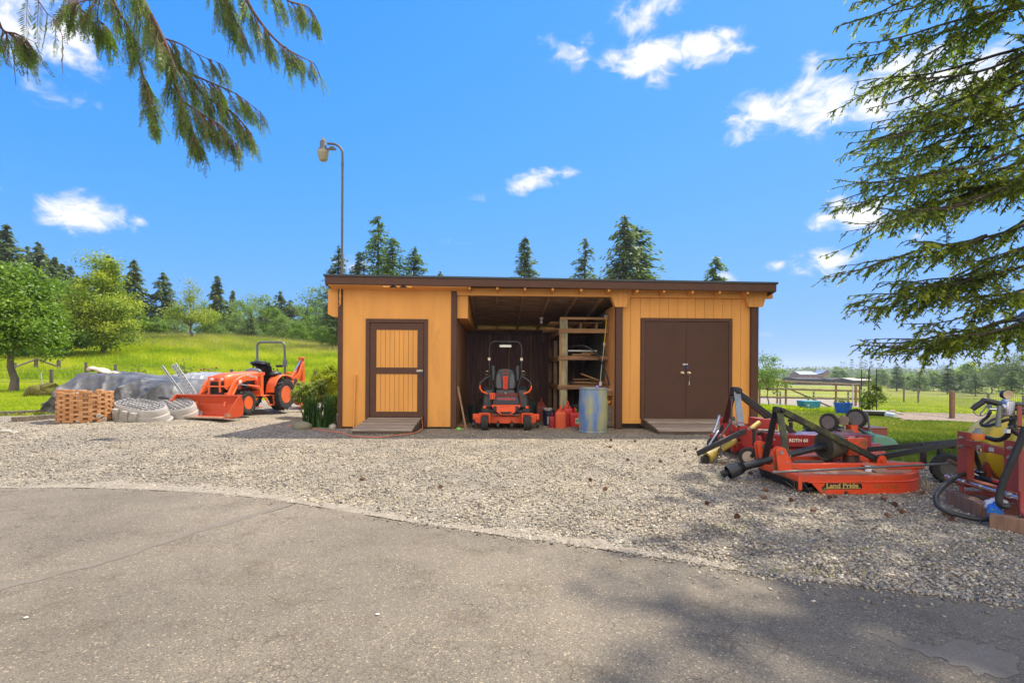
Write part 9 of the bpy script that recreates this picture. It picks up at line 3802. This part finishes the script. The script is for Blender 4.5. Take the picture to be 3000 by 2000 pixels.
def far_right():
 # conifers of the pasture
 tr = [(2627, 1066, 1146, 24, 'cedar', 'young conifer on the pasture, leftmost of the row and pointed'), (2693, 1088, 1152, 34, 'cedar', 'wide young conifer on the pasture under the hanging fir bough'), (2776, 1068, 1154, 30, 'grey', 'thin see through conifer on the pasture, middle of the row'), (2858, 1090, 1160, 38, 'grey', 'pale sparse conifer on the pasture with a bare lower trunk'), (2964, 1085, 1160, 36, 'cedar', 'light green full conifer at the right end of the pasture row')]
 for i, (px, pt, pb, hw, kd, lab) in enumerate(tr):
  q = G(px, pb)
  h = P(px, pt, q.y).z - q.z
  conifer(lab, q, h, hw / F * q.y, kd, 4200, 200 + i, 'conifers on the right pasture', shape=.55, base=.12, whorls=24, per=7, droop=.12, L=h * .07, W=h * .024, sparse=.25 if kd == 'grey' else .05, tr=h * .02)
 dk = [(2905, 1040, 1156, 'dark broad tree behind the pale sparse conifer'), (2948, 1015, 1158, 'tallest dark tree at the right end of the pasture'), (2995, 1030, 1158, 'dark tree cut by the right edge of the view'), (2925, 1075, 1150, 'dark lower tree between two dark ones')]
 for i, (px, pt, pb, lab) in enumerate(dk):
  q = G(px, pb)
  y = q.y * 1.12
  q = P(px, pb, y)
  q.z = H1(q.x, y)
  h = P(px, pt, y).z - q.z
  broadleaf(lab, q, h, [(0, 0, .55, .33, .3, .38), (.2, 0, .4, .3, .3, .25), (-.2, 0, .42, .3, .3, .25)], .07 * h * .5, 'spruce', 5200, 'dark trees at the right end of the pasture', 210 + i, clump=.11, cl=80, tr=.02 * h, trunk_h=.25)
 # middle distance trees
 md = [(2457, 1071, 300, .5, 'bright', 'rounded single oak in the middle distance'), (2530, 1088, 260, .6, 'pale', 'pale broad tree right of the rounded oak'), (2580, 1080, 230, .55, 'pale', 'pale green tree left of the pointed pasture conifer'), (2660, 1086, 190, .6, 'pale', 'pale green tree between two pasture conifers'), (2735, 1080, 180, .6, 'pale', 'pale green tree behind the thin conifer'), (2800, 1070, 170, .5, 'pale', 'light green tree behind the middle of the pasture row'), (2830, 1060, 165, .5, 'pale', 'tall light green tree left of the dark trees'), (2442, 1099, 320, .9, 'pale', 'low pale bush in front of the rounded oak'), (2500, 1099, 340, 1., 'pale', 'low pale bush left of the long stable'), (2432, 1097, 360, 1., 'pale', 'low pale bush by the far barn'), (2600, 1102, 250, .9, 'pale', 'low bush at the end of the long stable')]
 for i, (px, pt, y, wr, kd, lab) in enumerate(md):
  q = P(px, pt, y)
  z = H1(q.x, y)
  h = q.z - z
  broadleaf(lab, (q.x, y, z), h, [(0, 0, .5, wr * .7, wr * .6, .45), (wr * .3, 0, .42, wr * .5, wr * .5, .35), (-wr * .3, 0, .42, wr * .5, wr * .5, .35)], .12 * h, kd, 1500, 'trees in the middle distance', 230 + i, clump=.13, cl=50, tr=.02 * h)
 # distant woodland as one mass
 g = np.random.default_rng(55)
 VV, FF, TT = [], [], []
 off = 0
 K = 150
 for i in range(K):
  y = 560 + 360 * g.random()
  px = 2200 + 950 * g.random()
  x = pxdir(px, 1085)[0] * y
  z = H1(x, y)
  hmax = np.interp(px, [2200, 2340, 2420, 2480, 2560, 2620, 2680, 2740, 3150], [12, 14, 15, 26, 30, 24, 14, 22, 26])
  h = hmax * (.6 + .5 * g.random()) * (y / 600) ** .3
  V, Fq, T, B = conifer_mesh(np.random.default_rng(i), h, h * .2, 130, h * .11, h * .055, whorls=9, per=4, shape=.7)
  V = V + np.array([x, y, z - 1])
  VV.append(V)
  FF.append(Fq + off)
  TT.append(T)
  off += len(V)
 for i in range(420):
  y = 520 + 360 * g.random()
  px = 2180 + 980 * g.random()
  x = pxdir(px, 1085)[0] * y
  z = H1(x, y)
  h = 6 + 6 * g.random()
  n = 60
  c = g.normal(0, 1, (n, 3)) * np.array([h * .55, h * .4, h * .3]) + np.array([x, y, z + h * .42])
  V, Fq = leafquads(c, unit(g.normal(size=(n, 3))), unit(g.normal(size=(n, 3)) + [0, 0, .6]), h * .35, h * .25)
  VV.append(V)
  FF.append(Fq + off)
  TT.append(np.clip(.5 + g.normal(0, .2, n), 0, 1))
  off += len(V)
 tag(npmesh('distant_woods', np.concatenate(VV), np.concatenate(FF), LF['grey'], np.concatenate(TT)), 'hazy far woodland along the right horizon', 'woodland', kind='stuff')
 # far hill
 b = MB()
 vs, fs = [], []
 n = 40
 for i in range(n + 1):
  px = 2100 + 1100 * i / n
  pt = np.interp(px, [2100, 2300, 2390, 2450, 2520, 2600, 2800, 3200], [1086, 1080, 1073, 1075, 1079, 1081, 1079, 1080]) + .8 * math.sin(i * 1.7)
  for (y, zt_) in ((2300, -8), (2600, P(px, pt, 2600).z), (2900, -8)):
   vs.append((pxdir(px, 1085)[0] * y, y, zt_))
 for i in range(n):
  for j in range(2):
   fs.append((3 * i + j, 3 * i + 3 + j, 3 * i + 4 + j, 3 * i + 1 + j))
 b.add(vs, fs)
 tag(b.build('hills', M('wooded hill', (.05, .08, .05), .95, .3, .01), smooth=60), kind='structure')
 # farm buildings
 blue = M('blue grey metal roof', (.22, .27, .36), .35, .1, .5)
 rw = M('barn red boards', (.16, .07, .055), .85, .15, .4)
 dkw = M('dark timber shelter', (.035, .03, .028), .9, .2, 1)
 whr = M('white metal roof', (.42, .36, .30), .5, .08, .3)

 def barn(name, lab, px0, px1, ptop, peave, pb, y, wallm, roofm_, gable):
  A, B = P(px0, pb, y), P(px1, pb, y)
  z = H1((A.x + B.x) / 2, y) - .3
  t = thing(name, lab, name.split('_')[-1], ((A.x + B.x) / 2, y, z))
  hw = (B.x - A.x) / 2
  ze, zr = P(px0, peave, y).z - z, P(px0, ptop, y).z - z
  D_ = min(hw * 1.2, 12)
  b = MB()
  b.box(-hw * .96, hw * .96, -D_ * .9, D_ * .9, 0, ze)
  if gable == 'x':
   b.plate([(-D_ * .9, ze), (D_ * .9, ze), (0, zr - .1)], 'x', -hw * .96, hw * .96)
  else:
   b.plate([(hw * .2, ze), (hw * .96, ze), (hw * .9, (ze + zr) / 2 + .4), (hw * .6, zr - .1), (hw * .3, (ze + zr) / 2 + .4)], 'y', -D_ * .9, D_ * .9)
  b.build('wall', wallm, t, smooth=0)
  b = MB()
  if gable == 'x':
   b.plate([(-D_, ze - .2), (0, zr), (D_, ze - .2), (D_, ze), (0, zr + .25), (-D_, ze)], 'x', -hw, hw)
  else:
   b.plate([(-hw, ze - .15), (hw * .05, ze + (zr - ze) * .35), (hw * .28, (ze + zr) / 2 + .5), (hw * .6, zr), (hw * .92, (ze + zr) / 2 + .5), (hw, ze), (hw, ze + .3), (hw * .93, (ze + zr) / 2 + .8), (hw * .6, zr + .3), (hw * .27, (ze + zr) / 2 + .8), (hw * .04, ze + (zr - ze) * .35 + .3), (-hw, ze + .15)], 'y', -D_, D_ * .95)
  b.build('roof', roofm_, t, smooth=0)
  for k in range(3):
   x = -hw * .6 + hw * .6 * k
   b = MB()
   b.box(x - hw * .09, x + hw * .09, -D_ * .9 - .06, -D_ * .9 - .01, .3, ze * .75)
   b.build('door', dkw, t)
  return t
 barn('far_shed', 'low far shed with a blue grey roof left of the red barn', 2327, 2377, 1087.5, 1096, 1103, 470, rw, blue, 'x')
 barn('far_barn', 'far red barn with a tall blue grey gambrel roof', 2378, 2416, 1083, 1096, 1102, 490, rw, blue, 'y')
 barn('long_stable', 'long low stable with a pale roof beyond the rail fence', 2466, 2553, 1108, 1112.5, 1120, 262, dkw, whr, 'x')
 barn('dark_shelter', 'long dark open shelter in the field below the far shed', 2310, 2388, 1106, 1109, 1117, 285, dkw, dkw, 'x')
 barn('dark_shelter', 'shorter dark shelter between the longer one and the stable', 2406, 2455, 1107, 1110, 1118, 280, dkw, dkw, 'x')
 # paddock fences
 greyw = _mats['grey round post']
 for i, (p0, p1, lab, n) in enumerate((((2560, 1140), (3060, 1148), 'paddock rail fence crossing in front of the pasture conifers', 22), ((2330, 1128), (2640, 1133), 'far paddock rail fence between the shelters and the conifers', 16), ((2560, 1122), (2900, 1128), 'farthest paddock fence behind the pasture conifers', 16))):
  A, B = G(*p0), G(*p1)
  t = thing('paddock_fence', lab, 'fence', A, 0, 'paddock fences')
  hp = 1.3
  for k in range(n + 1):
   p = A.lerp(B, k / n)
   z = H1(p.x, p.y)
   b = MB()
   b.box(p.x - .07 - A.x, p.x + .07 - A.x, p.y - .07 - A.y, p.y + .07 - A.y, z - .1 - A.z, z + hp - A.z)
   b.build('post', greyw, t)
  for hz in (.55, 1.2):
   b = MB()
   b.tube([Vector((A.lerp(B, k / n).x, A.lerp(B, k / n).y, H1(A.lerp(B, k / n).x, A.lerp(B, k / n).y) + hz)) - A for k in range(n + 1)], .05, 4)
   b.build('rail', greyw, t)
 # dark lantern at the right edge
 q = P(3005, 1000, 6.2)
 t = thing('post_lantern', 'dark lantern head on a post at the right edge among the fir boughs', 'lantern', (q.x + .02, 6.2, 0))
 zt_ = P(2990, 930, 6.2).z
 b = MB()
 b.tube([(0.08, 0, 0), (.08, 0, zt_ - .05)], .03, 10)
 b.build('post', black, t)
 b = MB()
 b.bar((.08, 0, zt_ - .07), (-.10, 0, zt_ + .0), .07, .09)
 b.lathe([(.0, .06), (.04, .05), (.12, -.02), (.12, -.04), (0, -.04)], 4, Matrix.Translation((-.03, 0, zt_ + .02)))
 b.build('head', M('dark bronze', (.03, .035, .045), .35, .15), t, bevel=.005)


far_right()
# ---------------------------------------------------------------- the air over the valley
def air():
 b = MB()
 b.box(-1800, 1800, -60, 3050, -10, 60)
 hz = bpy.data.materials.new('valley air')
 hz.use_nodes = True
 nt = hz.node_tree
 nt.nodes.clear()
 o_ = nt.nodes.new('ShaderNodeOutputMaterial')
 v = nt.nodes.new('ShaderNodeVolumePrincipled')
 v.inputs['Color'].default_value = (.86, .92, 1.0, 1)
 v.inputs['Density'].default_value = .00027
 v.inputs['Anisotropy'].default_value = .2
 nt.links.new(v.outputs[0], o_.inputs['Volume'])
 o = b.build('haze', hz, smooth=0)
 tag(o, 'thin bluish haze over the far fields', 'haze', kind='stuff')


air()
